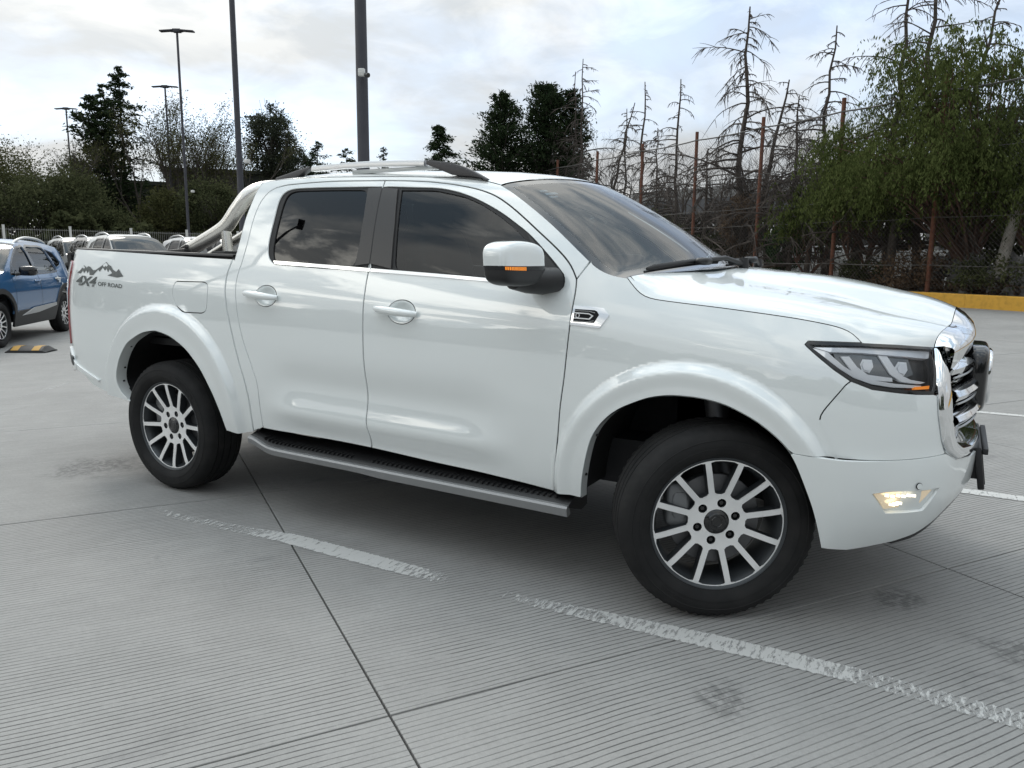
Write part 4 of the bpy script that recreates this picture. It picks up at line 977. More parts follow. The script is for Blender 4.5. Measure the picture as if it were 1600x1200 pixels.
# underbody
ub = MB()
ub.box((-1.6, 0, .50), (1.35, .62, .10)); ub.box((-1.62, 0, .66), (.93, .82, .08)); ub.box((.20, 0, .62), (.50, .42, .16)); ub.box((-3.2, 0, .70), (.95, .42, .14))
for y in (-.48, .48): ub.box((-1.75, y, .47), (2.35, .05, .07))
ub.box((.40, 0, .48), (.2, .50, .06)); ub.box((-4.1, 0, .62), (.12, .7, .07))
tlink('chassis', ub.mesh('chassis', M['under']))
ax = MB(); ax.tube([(-3.2, -.66, .382), (-3.2, .66, .382)], .045, 12); axle = tlink('axle', ax.mesh('axle', M['under'], 50))
q = MB(); q.superell((-3.2, 0, .382), (.16, .15, .15), .8, .8, 10, 16); tlink('differential', q.mesh('differential', M['under'], 50), axle)
q = MB(); q.tube([(-3.1, 0, .40), (-1.3, 0, .48)], .035, 10); tlink('drive_shaft', q.mesh('drive_shaft', M['under'], 50))
for y in (-.55, .55):
    q = MB(); q.tube([(-3.85, y, .55), (-3.2, y, .44), (-2.6, y, .52)], .025, 8, flat=1.6); tlink('leaf_spring', q.mesh('leaf_spring', M['under'], 50))
    q = MB(); q.tube([(0, y*1.15, .36), (.0, y*.3, .40)], .03, 8); tlink('control_arm', q.mesh('control_arm', M['under'], 50))
    q = MB(); q.tube([(-.02, y*1.1, .45), (-.10, y*1.02, .84)], .05, 12); tlink('damper', q.mesh('damper', M['disc'], 50))
# cabin
cb = MB()
cb.box((-1.62, 0, .80), (1.0, .80, .02)); cb.box((-2.52, 0, 1.10), (.02, .80, .35))
for y in (-.845, .845): cb.box((-1.65, y, 1.0), (.95, .02, .25))
cabin = tlink('cabin_trim', cb.mesh('cabin_trim', M['cabin']))
db = MB(); db.superell((-.62, 0, 1.20), (.26, .79, .10), .5, .3, 12, 32); db.superell((-.52, 0, 1.10), (.2, .80, .25), .4, .3, 10, 24); tlink('dashboard', db.mesh('dashboard', M['cabin'], 60), cabin)
sw = MB(); c0 = Vector((-.88, .37, 1.16)); Rw = Euler((0, math.radians(-62), 0)).to_matrix()
sw.tube([tuple(c0+Rw @ Vector((.19*math.cos(a), .19*math.sin(a), 0))) for a in np.linspace(0, 2*math.pi, 33)], .016, 10, cap=False); sw.superell(tuple(c0), (.04, .08, .06), .6, .6, 8, 14); tlink('steering_wheel', sw.mesh('steering_wheel', M['black_plastic'], 60), cabin)
st_ = MB()
for x, y in ((-1.35, -.38), (-1.35, .38), (-2.25, -.38), (-2.25, .38)):
    s_ = MB(); s_.superell((x, y, .98), (.26, .25, .10), .4, .4, 10, 22); s_.superell((x-.24, y, 1.22), (.09, .24, .32), .4, .4, 12, 22, taper=lambda p: [p[0]-.22*p[2], p[1]*(1-.15*p[2]/.32), p[2]]); s_.superell((x-.31, y, 1.60), (.05, .13, .085), .5, .5, 10, 18)
    tlink('cabin_seat', s_.mesh('cabin_seat', M['seat'], 60), cabin)
hd = MB(); hd.add([(p[0], p[1]*.97, p[2]-.03) for p in [roof_pt(i/12, w) for i in range(13) for w in wr[::4]]], [(i*11+j, (i+1)*11+j, (i+1)*11+j+1, i*11+j+1) for i in range(12) for j in range(10)]); tlink('headlining', hd.mesh('headlining', M['seat_light'], 60), cabin)
hb = MB(); hb.superell((-1.02, .72, 1.36), (.12, .03, .045), .5, .5, 10, 18); tlink('door_cap', hb.mesh('door_cap', M['seat_light'], 60), cabin)
# bed decals: mountain outline and lettering
def flatmap(me, s0, z0, ks, kz, slope, off=.0022):
    for v in me.vertices:
        u, w = v.co.x, v.co.y; v.co = surf(s0+u*ks, z0+w*kz+u*ks*slope, off)
def text_mesh(body, shear=0.0, bold=0.0, space=1.0):
    c = bpy.data.curves.new('lettering', 'FONT'); c.body = body; c.size = 1.0; c.shear = shear; c.offset = bold; c.space_character = space; c.resolution_u = 3
    o = bpy.data.objects.new('lettering', c); COL.objects.link(o); dg = bpy.context.evaluated_depsgraph_get(); me = bpy.data.meshes.new_from_object(o.evaluated_get(dg)); bpy.data.objects.remove(o); bpy.data.curves.remove(c); me.name = 'lettering'; me.materials.clear(); return me
me = text_mesh('4X4', .30, .035, .95); me.materials.append(M['decal']); flatmap(me, -4.062, 1.186, .140, .080, -.025); tlink('lettering', me, bsr)
me = text_mesh('OFF ROAD', .0, .015, 1.0); me.materials.append(M['decal']); flatmap(me, -3.795, 1.186, .0525, .033, -.035); tlink('lettering', me, bsr)
mt = CV['m']
mtn = [(a, b) for a, b in mt]
base = [(-3.60, 1.238), (-3.70, 1.248), (-3.655, 1.263), (-3.69, 1.287), (-3.70, 1.268), (-3.722, 1.292), (-3.735, 1.277), (-3.765, 1.296), (-3.79, 1.270), (-3.81, 1.283), (-3.86, 1.247), (-3.90, 1.247), (-3.91, 1.276), (-3.93, 1.258), (-3.945, 1.277), (-3.97, 1.258), (-3.985, 1.275), (-4.01, 1.255)]
snow = None
P('mountain_decal', [(-4.055, 1.256)]+[(a, b-.001) for a, b in mtn[1:]]+base, M['decal'], off=.0022, parent=bsr, sides=1, rim=0, res=.02, step=.004)
P('mountain_snow', [(-3.765, 1.309), (-3.737, 1.3235), (-3.712, 1.310), (-3.722, 1.300), (-3.735, 1.306), (-3.75, 1.297)], M['paint'], off=.003, parent=bsr, sides=1, rim=0, res=.02, step=.004)
P('mountain_snow', [(-4.0, 1.289), (-3.983, 1.302), (-3.965, 1.292), (-3.975, 1.283), (-3.985, 1.290)], M['paint'], off=.003, parent=bsr, sides=1, rim=0, res=.02, step=.004)
# wheels
def wheel_parts():
    out = []
    tb = MB(); n = 128
    prof0 = [(.258, -.096), (.264, -.108), (.280, -.121), (.300, -.1325), (.335, -.130), (.358, -.120), (.3725, -.106), (.3785, -.096)]
    grooves = [(-.070, -.062), (-.028, -.019), (.019, .028), (.062, .070)]
    vs = []; m = None
    for k in range(n):
        a = 2*math.pi*k/n; ph = k % 2
        pr = list(prof0)
        if ph: pr[6] = (.3650, -.106); pr[7] = (.3700, -.096)
        x = -.090
        for g0, g1 in grooves: pr += [(.3815, g0-.001), (.3725, g0+.001), (.3725, g1-.001), (.3815, g1+.001)]
        pr += [((.3700 if ph else .3785), .096), ((.3650 if ph else .3725), .106), (.358, .120), (.335, .130), (.300, .1325), (.280, .121), (.264, .108), (.258, .096)]
        m = len(pr)
        for r, y in pr: vs.append((r*math.cos(a), y, r*math.sin(a)))
    tb.add(vs, [(k*m+i, k*m+i+1, ((k+1) % n)*m+i+1, ((k+1) % n)*m+i) for k in range(n) for i in range(m-1)])
    tb.lathe([(.300, -.1330), (.303, -.1340), (.306, -.1330)], 96); tb.lathe([(.3335, -.1305), (.336, -.1318), (.3385, -.1295)], 96)
    for j in range(5):      # raised blank bars on the sidewall
        a0 = .9+j*.19+(2.6 if j > 2 else 0)
        for i in range(3):
            a = a0+i*.05; r = .318; tb.box((r*math.cos(a), -.1325, r*math.sin(a)), (.009, .0012, .004), (0, -a+math.pi/2, 0))
    out.append(('tyre', tb.mesh('tyre', M['tyre'], 40)))
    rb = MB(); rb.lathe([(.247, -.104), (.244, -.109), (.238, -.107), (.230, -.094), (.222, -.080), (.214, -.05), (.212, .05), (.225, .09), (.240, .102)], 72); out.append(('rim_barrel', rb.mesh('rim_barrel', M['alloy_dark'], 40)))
    def fy(r): return -.074-.026*sstep(.07, .235, r)
    def face(s, z, off=0.0):
        r = math.hypot(s, z); return (s, fy(r)-off, z)
    outer = [(.2435*math.cos(a), .2435*math.sin(a)) for a in np.linspace(0, 2*math.pi, 120, endpoint=False)]
    wins = []
    for k in range(12):
        ac = math.radians(30*k)+math.pi/2
        def pt(r, hw, sgn): 
            an = math.radians(15)-math.asin(hw/r); return r, ac+sgn*an
        pp = []
        for r, hw, sg in ((.222, .0150, -1), (.222, .0150, 1)):
            pass
        a_o = math.radians(15)-math.asin(.0088/.228); a_i = math.radians(15)-math.asin(.0086/.108)
        ring = []
        for t in np.linspace(-1, 1, 7): ring.append((.2305-(.004 if abs(t) > .9 else 0), ac+a_o*t*(.97 if abs(t) > .9 else 1)))
        for t in np.linspace(1, -1, 5): ring.append((.103+(.006 if abs(t) > .9 else 0), ac+a_i*t*(.9)))
        w = [(r*math.cos(a), r*math.sin(a)) for r, a in ring]; wins.append(w)
    lugs = []
    for k in range(6):
        a = math.radians(60*k+20); lugs.append([(.0705*math.cos(a)+.0165*math.cos(b), .0705*math.sin(a)+.0165*math.sin(b)) for b in np.linspace(0, 2*math.pi, 14, endpoint=False)])
    hub = [(.046*math.cos(b), .046*math.sin(b)) for b in np.linspace(0, 2*math.pi, 28, endpoint=False)]
    fm = panel_mesh('rim_face', outer, M['alloy'], face, 0.0, res=.016, rim=.004, holes=wins+lugs+[hub], step=.008)
    out.append(('rim_face', fm))
    # dark flanks of the spokes
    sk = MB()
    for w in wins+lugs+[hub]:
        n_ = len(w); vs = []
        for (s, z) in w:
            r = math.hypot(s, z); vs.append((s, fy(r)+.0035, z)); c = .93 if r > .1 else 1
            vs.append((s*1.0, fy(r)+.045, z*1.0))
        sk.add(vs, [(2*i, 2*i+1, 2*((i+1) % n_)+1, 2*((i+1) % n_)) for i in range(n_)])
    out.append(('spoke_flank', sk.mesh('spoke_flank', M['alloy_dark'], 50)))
    cp = MB(); cp.lathe([(0, -.083), (.030, -.083), (.034, -.0795), (.040, -.0785), (.0445, -.075), (.0445, -.06)], 32); cp.lathe([(.0165, -.0835), (.0175, -.0848), (.0205, -.0848), (.0215, -.0835)], 24)
    out.append(('hub_cap', cp.mesh('hub_cap', M['gloss_black'], 40)))
    for k in range(6):
        ln = MB(); a = math.radians(60*k+20); ln.lathe([(0, -.068), (.008, -.068), (.0105, -.062), (.0105, -.03)], 6, 'Y', (.0705*math.cos(a), 0, .0705*math.sin(a)))
        out.append(('lug_nut', ln.mesh('lug_nut', M['gloss_black'], 20)))
    ds = MB(); ds.lathe([(.075, -.030), (.165, -.030), (.167, -.026), (.167, .0), (.075, .0)], 48); ds.lathe([(0, -.040), (.07, -.040), (.075, -.030)], 32); out.append(('brake_disc', ds.mesh('brake_disc', M['disc'], 40)))
    cal = MB(); cal.superell((-.135, -.015, .055), (.045, .042, .085), .4, .4, 8, 16); cal.superell((-.13, -.05, .055), (.03, .012, .05), .5, .5, 6, 12); out.append(('brake_caliper', cal.mesh('brake_caliper', M['caliper'], 50)))
    return out
WP = wheel_parts()
def wheel(x, y, rz, spin, lab=None):
    w = empty('road_wheel', (x, y, .382)); w.rotation_euler = (0, 0, rz)
    w.parent = truck; w.matrix_parent_inverse = Matrix.Translation(OFFX)
    if lab: w['label'] = lab
    for nm, me in WP:
        o = link(nm, me, w); o.scale = (1.0, 1, 1.0) if nm == 'tyre' else (1.075, 1, 1.075)
        if nm not in ('brake_caliper',): o.rotation_euler = (0, spin, 0)
    return w
ST = math.radians(31)
wheel(-.028, -.790, ST, math.radians(3), 'front wheel steered to one side'); wheel(-3.20, -.785, 0, math.radians(12))
wheel(-.028, .790, math.pi+ST, .3); wheel(-3.20, .785, math.pi, .5)

# ------------------------------------------------------------------ the ground
GA = math.radians(-33.56)
UX, UY = math.cos(GA), math.sin(GA)              # slab grid: u along the fence, v away from the camera
def uv(u, v, z=0.0): return (u*UX-v*UY, u*UY+v*UX, z)
def concrete_mat(name, tined=True, joints=False):
    m = bpy.data.materials.new(name); m.use_nodes = True; nt = m.node_tree; N = nt.nodes; L = nt.links; b = N['Principled BSDF']
    def nd(t, **k):
        n = N.new(t)
        for a, c in k.items(): setattr(n, a, c)
        return n
    def mth(op, a, c=None, d=None):
        n = nd('ShaderNodeMath', operation=op)
        for i, v in enumerate((a, c, d)):
            if v is None: continue
            if isinstance(v, (int, float)): n.inputs[i].default_value = v
            else: L.new(v, n.inputs[i])
        return n.outputs[0]
    def noise(vec, scale, detail=5, rough=.55, dist=0):
        n = nd('ShaderNodeTexNoise'); n.inputs['Scale'].default_value = scale; n.inputs['Detail'].default_value = detail; n.inputs['Roughness'].default_value = rough; n.inputs['Distortion'].default_value = dist
        L.new(vec, n.inputs['Vector']); return n.outputs['Fac']
    def ss(v, a, c):
        n = nd('ShaderNodeMapRange', interpolation_type='SMOOTHSTEP'); L.new(v, n.inputs[0]); n.inputs[1].default_value = a; n.inputs[2].default_value = c; return n.outputs[0]
    geo = nd('ShaderNodeNewGeometry'); mp = nd('ShaderNodeMapping'); mp.inputs['Rotation'].default_value = (0, 0, -GA); L.new(geo.outputs['Position'], mp.inputs[0])
    sep = nd('ShaderNodeSeparateXYZ'); L.new(mp.outputs[0], sep.inputs[0])
    big = noise(mp.outputs[0], .55, 6, .6, .4); mid = noise(mp.outputs[0], 3.2, 6, .62); fine = noise(mp.outputs[0], 60, 4, .7); speck = noise(mp.outputs[0], 260, 2, .6)
    # streaks along the broom direction
    mp2 = nd('ShaderNodeMapping'); mp2.inputs['Scale'].default_value = (9, .55, 1); L.new(mp.outputs[0], mp2.inputs[0]); streak = noise(mp2.outputs[0], 1.6, 5, .6)
    val = mth('ADD', mth('MULTIPLY', big, .30), mth('ADD', mth('MULTIPLY', mid, .20), mth('ADD', mth('MULTIPLY', fine, .24), mth('ADD', mth('MULTIPLY', streak, .09), mth('MULTIPLY', speck, .16)))))
    oi = nd('ShaderNodeObjectInfo'); val = mth('ADD', val, mth('MULTIPLY', mth('SUBTRACT', oi.outputs['Random'], .5), .012))
    cr = nd('ShaderNodeValToRGB'); cr.color_ramp.elements[0].position = .33; cr.color_ramp.elements[1].position = .67
    cr.color_ramp.elements[0].color = (.201, .199, .193, 1); cr.color_ramp.elements[1].color = (.345, .341, .330, 1); L.new(val, cr.inputs[0])
    col = cr.outputs[0]
    def mul(col, fac, c):
        n = nd('ShaderNodeMix', data_type='RGBA', blend_type='MULTIPLY'); L.new(fac, n.inputs['Factor']); L.new(col, n.inputs[6]); n.inputs[7].default_value = (*c, 1); return n.outputs[2]
    # grey smudges and tyre marks
    sm = ss(noise(mp.outputs[0], 1.15, 7, .68, 1.2), .60, .74); col = mul(col, mth('MULTIPLY', sm, .55), (.60, .60, .62))
    hts = mth('MULTIPLY', fine, .25)
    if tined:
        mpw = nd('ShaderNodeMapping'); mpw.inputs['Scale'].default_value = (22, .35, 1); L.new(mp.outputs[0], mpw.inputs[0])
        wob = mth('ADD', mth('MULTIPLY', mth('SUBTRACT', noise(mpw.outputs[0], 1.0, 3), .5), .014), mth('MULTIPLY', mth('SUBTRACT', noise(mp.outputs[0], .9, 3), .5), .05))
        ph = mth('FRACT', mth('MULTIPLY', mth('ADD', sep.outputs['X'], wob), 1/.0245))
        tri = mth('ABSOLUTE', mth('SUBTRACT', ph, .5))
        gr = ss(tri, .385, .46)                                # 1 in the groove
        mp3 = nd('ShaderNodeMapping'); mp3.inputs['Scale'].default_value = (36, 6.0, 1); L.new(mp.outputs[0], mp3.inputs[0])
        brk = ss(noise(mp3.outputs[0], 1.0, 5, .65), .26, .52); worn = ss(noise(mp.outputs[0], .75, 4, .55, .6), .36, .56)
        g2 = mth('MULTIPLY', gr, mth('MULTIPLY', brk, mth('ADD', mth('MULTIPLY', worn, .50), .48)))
        col = mul(col, mth('MULTIPLY', g2, .95), (.30, .30, .31)); hts = mth('SUBTRACT', hts, mth('MULTIPLY', g2, 1.3))  # groove colour darkened on top of the bump: painted shade plus held dirt
    # dark oil and rubber patches at a few spots
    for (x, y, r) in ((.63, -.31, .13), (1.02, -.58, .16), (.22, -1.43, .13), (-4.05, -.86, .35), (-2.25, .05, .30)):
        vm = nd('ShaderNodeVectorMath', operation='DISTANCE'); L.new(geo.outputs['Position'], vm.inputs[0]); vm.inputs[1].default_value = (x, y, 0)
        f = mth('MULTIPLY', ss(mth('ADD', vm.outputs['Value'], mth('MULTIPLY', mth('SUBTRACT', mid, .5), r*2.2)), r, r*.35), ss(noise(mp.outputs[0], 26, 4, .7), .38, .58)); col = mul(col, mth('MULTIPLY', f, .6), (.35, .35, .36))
    if joints:
        for ax, o0, sp in (('X', -1.873, 2.457), ('Y', -2.049, 2.631)):
            t = mth('ABSOLUTE', mth('SUBTRACT', mth('FRACT', mth('DIVIDE', mth('SUBTRACT', sep.outputs[ax], o0-sp*400.5), sp)), .5)); col = mul(col, ss(t, .0050, .0025), (.35, .35, .35))
    L.new(col, b.inputs['Base Color']); b.inputs['Roughness'].default_value = .78; b.inputs['Specular IOR Level'].default_value = .35
    bp = nd('ShaderNodeBump'); bp.inputs['Strength'].default_value = .7; bp.inputs['Distance'].default_value = .004; L.new(hts, bp.inputs['Height']); L.new(bp.outputs[0], b.inputs['Normal'])
    return m
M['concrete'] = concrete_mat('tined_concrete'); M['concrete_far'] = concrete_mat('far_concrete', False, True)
M['soil'] = mat('dry_soil', (.085, .07, .052), .95, noise=(2.2, (.14, .125, .10), .35, .7), bump=.6)
mb = MB(); mb.grid(lambda a, b: (-300+600*a, -150+600*b, -.016), 4, 4)
ground = mb.build('ground', M['concrete_far'], smooth=0); tag(ground, kind='structure')
def in_view(x, y, z=0, pad=160):
    d = Vector((x, y, z))-Vector(CAM_POS); w = d.dot(_f)
    if w < .15: return None
    return (800+FPX*d.dot(_r)/w, 600-FPX*d.dot(_u)/w, w)
U0, DU, V0, DV = -1.873, 2.457, -2.049, 2.631
cells = []
for i in range(-30, 16):
    for j in range(-4, 9):
        best = None
        for a in (0, .5, 1):
            for b in (0, .5, 1):
                x, y, _ = uv(U0+DU*(i+a), V0+DV*(j+b)); q = in_view(x, y)
                if q and -250 < q[0] < 1850 and q[1] < 1500: best = min(best or 1e9, q[2])
        if best is None:
            x, y, _ = uv(U0+DU*(i+.5), V0+DV*(j+.5))
            if math.hypot(x-CAM_POS[0], y-CAM_POS[1]) < 3.4: best = 3.0
        if best is not None: cells.append((best, i, j))
cells.sort(); cells = cells[:300]
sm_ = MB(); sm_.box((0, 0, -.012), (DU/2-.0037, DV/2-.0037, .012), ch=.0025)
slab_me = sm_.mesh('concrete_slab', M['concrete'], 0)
rs = random.Random(5)
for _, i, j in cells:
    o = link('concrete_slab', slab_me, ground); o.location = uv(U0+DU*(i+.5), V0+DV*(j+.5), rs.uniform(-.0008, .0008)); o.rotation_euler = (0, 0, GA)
# worn white paint
def paint_mat(name, wear, col=(.56, .56, .545)):
    m = bpy.data.materials.new(name); m.use_nodes = True; nt = m.node_tree; N = nt.nodes; L = nt.links; b = N['Principled BSDF']; b.inputs['Base Color'].default_value = (*col, 1); b.inputs['Roughness'].default_value = .7
    g = N.new('ShaderNodeNewGeometry'); mp = N.new('ShaderNodeMapping'); mp.inputs['Rotation'].default_value = (0, 0, -GA); mp.inputs['Scale'].default_value = (60, 16, 1); L.new(g.outputs['Position'], mp.inputs[0])
    n = N.new('ShaderNodeTexNoise'); n.inputs['Detail'].default_value = 7; n.inputs['Roughness'].default_value = .68; n.inputs['Scale'].default_value = 1; L.new(mp.outputs[0], n.inputs['Vector'])
    at = N.new('ShaderNodeAttribute'); at.attribute_name = 'wear'
    ad = N.new('ShaderNodeMath'); ad.operation = 'ADD'; L.new(n.outputs['Fac'], ad.inputs[0]); L.new(at.outputs['Fac'], ad.inputs[1])
    r = N.new('ShaderNodeMapRange'); L.new(ad.outputs[0], r.inputs[0]); r.inputs[1].default_value = .50+wear; r.inputs[2].default_value = .66+wear; r.inputs[4].default_value = .85
    t = N.new('ShaderNodeBsdfTransparent'); x = N.new('ShaderNodeMixShader'); L.new(r.outputs[0], x.inputs[0]); L.new(t.outputs[0], x.inputs[1]); L.new(b.outputs[0], x.inputs[2]); L.new(x.outputs[0], N['Material Output'].inputs[0]); return m
M['line_paint'] = paint_mat('line_paint', 0.0)
def strip(pts, w, wears, z=.0035):
    """pts: centre line, w half widths, wear: paint kept (+) or lost (-) at each point"""
    P_ = [Vector((*p, 0)) for p in pts]; vs = []; fs = []; wr_ = []
    sub = []
    for (a, b), (w0, w1), (k0, k1) in zip(zip(P_, P_[1:]), zip(w, w[1:]), zip(wears, wears[1:])):
        n = max(1, int((b-a).length/.05))
        for i in range(n): sub.append((a.lerp(b, i/n), w0+(w1-w0)*i/n, k0+(k1-k0)*i/n))
    sub.append((P_[-1], w[-1], wears[-1])); rj = random.Random(3)
    for i, (p, hw, k) in enumerate(sub):
        t = (sub[min(i+1, len(sub)-1)][0]-sub[max(i-1, 0)][0]).normalized(); nn = Vector((-t.y, t.x, 0))
        for s_, kk in ((-1, -.22), (-.8, 0), (-.3, 0), (.3, 0), (.8, 0), (1, -.22)): q = p+nn*hw*s_*(1+rj.uniform(-.03, .03)); vs.append((q.x, q.y, z)); wr_.append(k+kk)
    for i in range(len(sub)-1):
        for j in range(5): fs.append((i*6+j, (i+1)*6+j, (i+1)*6+j+1, i*6+j+1))
    me = bpy.data.meshes.new('painted_line'); me.from_pydata(vs, [], fs); me.materials.append(M['line_paint'])
    a = me.attributes.new('wear', 'FLOAT', 'POINT'); a.data.foreach_set('value', wr_); return link('painted_line', me, ground)
strip([(-2.98, -1.16), (-2.75, -1.20), (-2.45, -1.17), (-2.25, -1.15), (-2.02, -1.12), (-1.55, -1.125), (-1.16, -1.125), (-1.02, -1.13), (-.85, -1.13), (-.70, -1.13), (-.35, -1.10), (.0, -1.075), (.33, -1.058), (.52, -1.053), (.60, -1.055), (.95, -1.07), (1.3, -1.08), (2.2, -1.10), (4.5, -1.12)],
      [.02, .035, .05, .05, .062, .062, .058, .05, .05, .04, .055, .06, .06, .06, .06, .06, .06, .06, .06], [-.0, .05, .03, .06, .20, .24, .10, -.08, -.15, .04, .12, .18, .18, .12, .05, .06, .09, .1, .1])
strip([(-1.0, 4.47), (1.0, 4.52), (3.5, 4.58), (8, 4.6)], [.055]*4, [.2]*4); strip([(.2, 1.56), (1.0, 1.58), (4, 1.60), (8, 1.6)], [.06]*4, [.2]*4)
strip([(-6.95, .20), (-7.25, .66), (-7.65, 1.22)], [.03, .05, .03], [-.03, .03, -.03])
# kerb wall and the soil behind it
def wear_yellow(name, base):
    return mat(name, base, .6, noise=(7, tuple(c*.72 for c in base), .45, .8))
M['yellow'] = wear_yellow('yellow_paint', (.66, .36, .045)); M['yellow_dull'] = wear_yellow('yellow_marking', (.40, .22, .025))
kerb = MB()
for k in range(26):
    u0 = 12-3.0*k; a = [uv(u0-2.994*t, v, z) for t in (0, 1) for (v, z) in ((19.79, -.01), (19.79, .385), (19.805, .40), (20.12, .40), (20.12, -.01))]
    kerb.add(a, [(i, 5+i, 5+(i+1) % 5, (i+1) % 5) for i in range(5)]+[(4, 3, 2, 1, 0), (5, 6, 7, 8, 9)])
tag(kerb.build('kerb', M['yellow'], smooth=0), kind='structure')
mb = MB(); rr_ = random.Random(2)
hn = [[.36+.10*rr_.random()+.012*j for j in range(14)] for i in range(41)]
mb.add([uv(14-2.6*i, 20.10+j*(1.2+.45*j), hn[i][j] if j else .37) for i in range(41) for j in range(14)], [(i*14+j, i*14+j+1, (i+1)*14+j+1, (i+1)*14+j) for i in range(40) for j in range(13)])
tag(mb.build('soil_bank', M['soil'], smooth=180), kind='structure')

# ------------------------------------------------------------------ where things stand
def pt(px, py, d):
    """point seen at a pixel of the 1600 x 1200 photograph, d metres away over the ground"""
    v = _f+_r*((px-800)/FPX)+_u*((600-py)/FPX); k = d/math.hypot(v.x, v.y); return (CAM_POS[0]+v.x*k, CAM_POS[1]+v.y*k, CAM_POS[2]+v.z*k)
def gp(px, d, z=0.0): p = pt(px, 402, d); return (p[0], p[1], z)
def zat(px, py, d): return pt(px, py, d)[2]

# ------------------------------------------------------------------ lamp posts
M['pole'] = mat('pole_paint', (.040, .041, .052), .5, noise=(6, (.050, .051, .062), .4, .7)); M['lamp_panel'] = mat('lamp_panel', (.030, .031, .038), .45)
M['cam_white'] = mat('camera_housing', (.62, .62, .60), .4)
def lamp_post(px, d, H, r, rz, label, first=None):
    root = empty('lamp_post', gp(px, d), rz); tag(root, label, 'lamp post', 'twin-headed lamp posts around the lot')
    b = MB(); b.lathe([(r*1.25, 0), (r*1.25, .03), (r*1.1, .05), (r*1.05, H*.3), (r*.82, H*.98), (r*.82, H)], 16, 'Z'); link('pole', b.mesh('pole', M['pole'], 50), root)
    b = MB(); b.box((0, 0, .015), (r*2.2, r*2.2, .015), None, .004); link('base_plate', b.mesh('base_plate', M['pole']), root)
    b = MB(); b.box((0, 0, H+.06), (.20, .13, .09), None, .02); link('head_box', b.mesh('head_box', M['lamp_panel']), root)
    for s_ in (-1, 1):
        b = MB(); b.box((s_*.52, 0, H+.055), (.36, .15, .035), (0, s_*math.radians(4), 0), .012); b.box((s_*.24, 0, H+.02), (.08, .05, .03), None, .01); link('lamp_head', b.mesh('lamp_head', M['lamp_panel']), root)
    return root
LP = [(571.5, 11.4, .078, 'thick near lamp post behind the white pickup roof, carrying a small security camera', 0),
      (381, 23.2, .078, 'tall lamp post cut off by the top edge, just left of the pickup cab', 0),
      (297, 38.3, .070, 'lamp post with the highest twin head in sight, left of the pickup roll bar', .35),
      (274, 50.5, .070, 'thinner lamp post with its twin head below that of its close neighbour', .35),
      (122, 58.5, .070, 'lamp post with a thin flat head, leftmost of all, above the blue car', .2),
      (408, 61.5, .070, 'distant lamp post in front of the round dark tree by the cab', .2)]
TOPS = {297: (281, 47), 274: (268, 135), 122: (106.5, 169), 408: (403, 182)}
for px, d, r, lb, rz in LP:
    if int(px) in TOPS: d = (12.86-CAM_POS[2])/(zat(*TOPS[int(px)], 1.0)-CAM_POS[2])
    lamp_post(px, d, 12.75, r, .46+rz*.2, lb)
# one post stands behind the photographer; the pickup's windows mirror one of them
for (x, y) in ((-16.4, -10.7),): 
    rp = lamp_post(800, 10, 12.75, .078, .9, 'lamp post standing behind the camera, mirrored in the rear door glass'); rp.location = (x, y, 0)
z_c = zat(571, 117, 11.3)
cx, cy, _ = gp(573, 11.3)
sc = empty('security_camera', (cx, cy, z_c), YAW*-1); tag(sc, 'small white security camera fixed to the near lamp post', 'security camera')
b = MB(); b.box((.0, -.09, .01), (.045, .035, .05), None, .012); link('housing', b.mesh('housing', M['cam_white']), sc)
b = MB(); b.tube([(.06, -.10, -.02), (.10, -.13, -.035)], .032, 14); link('lens_barrel', b.mesh('lens_barrel', M['gloss_black'], 40), sc)
for px, py, d, lb in ((301, 299, 41.2, 'tiny white box fixed to the post with the highest twin head'), (386, 252, 23.0, 'tiny white bracket on the lamp post left of the cab')):
    p = pt(px, py, d); e = empty('junction_box', p); tag(e, lb, 'box'); b = MB(); b.box((0, 0, 0), (.07, .06, .05), None, .012); link('cover', b.mesh('cover', M['cam_white']), e); b = MB(); b.box((.0, .06, 0), (.03, .05, .03)); link('clamp', b.mesh('clamp', M['pole']), e)

# ------------------------------------------------------------------ chain-link fence on the right
M['rust'] = mat('rusty_steel', (.105, .036, .020), .8, noise=(9, (.16, .068, .040), .35, .7)); M['wire'] = mat('old_wire', (.10, .095, .09), .6, metal=.3)
VF = 20.42
fence = empty('chain_link_fence', uv(-20, VF, .4), GA); tag(fence, 'tall chain-link fence on rusty posts behind the yellow kerb', 'fence')
pu = [2.0, -2.0, -5.95, -9.9, -13.7, -17.55, -21.45, -25.4, -29.45, -33.6, -37.8, -42, -46.2]
rf = random.Random(8)
for i, u in enumerate(pu):
    b = MB(); h = 6.62+rf.uniform(-.12, .15); ln = rf.uniform(-.06, .06); b.tube([(u+20, 0, -.1), (u+20+ln*.5, 0, h*.5), (u+20+ln, 0, h)], .075, 10); link('post', b.mesh('post', M['rust'], 50), fence)
def sagwire(z, r, sag, nm='wire'):
    b = MB(); pts = []
    for a, c in zip(pu, pu[1:]):
        for k in range(6): t = k/6; pts.append((a+(c-a)*t+20, -.055, z-.0-4*sag*t*(1-t)))
    pts.append((pu[-1]+20, -.055, z)); b.tube(pts, r, 5, cap=False); link(nm, b.mesh(nm, M['wire'], 60), fence)
for z, r, s_ in ((6.15, .030, .05), (4.35, .014, .03), (3.05, .014, .05), (2.35, .012, .04), (.85, .018, .03)): sagwire(z, r, s_)
b = MB(); L_ = pu[0]-pu[-1]; z0, z1 = .1, 6.1; st_ = .15
k = -(z1-z0)
vs = []; fs = []
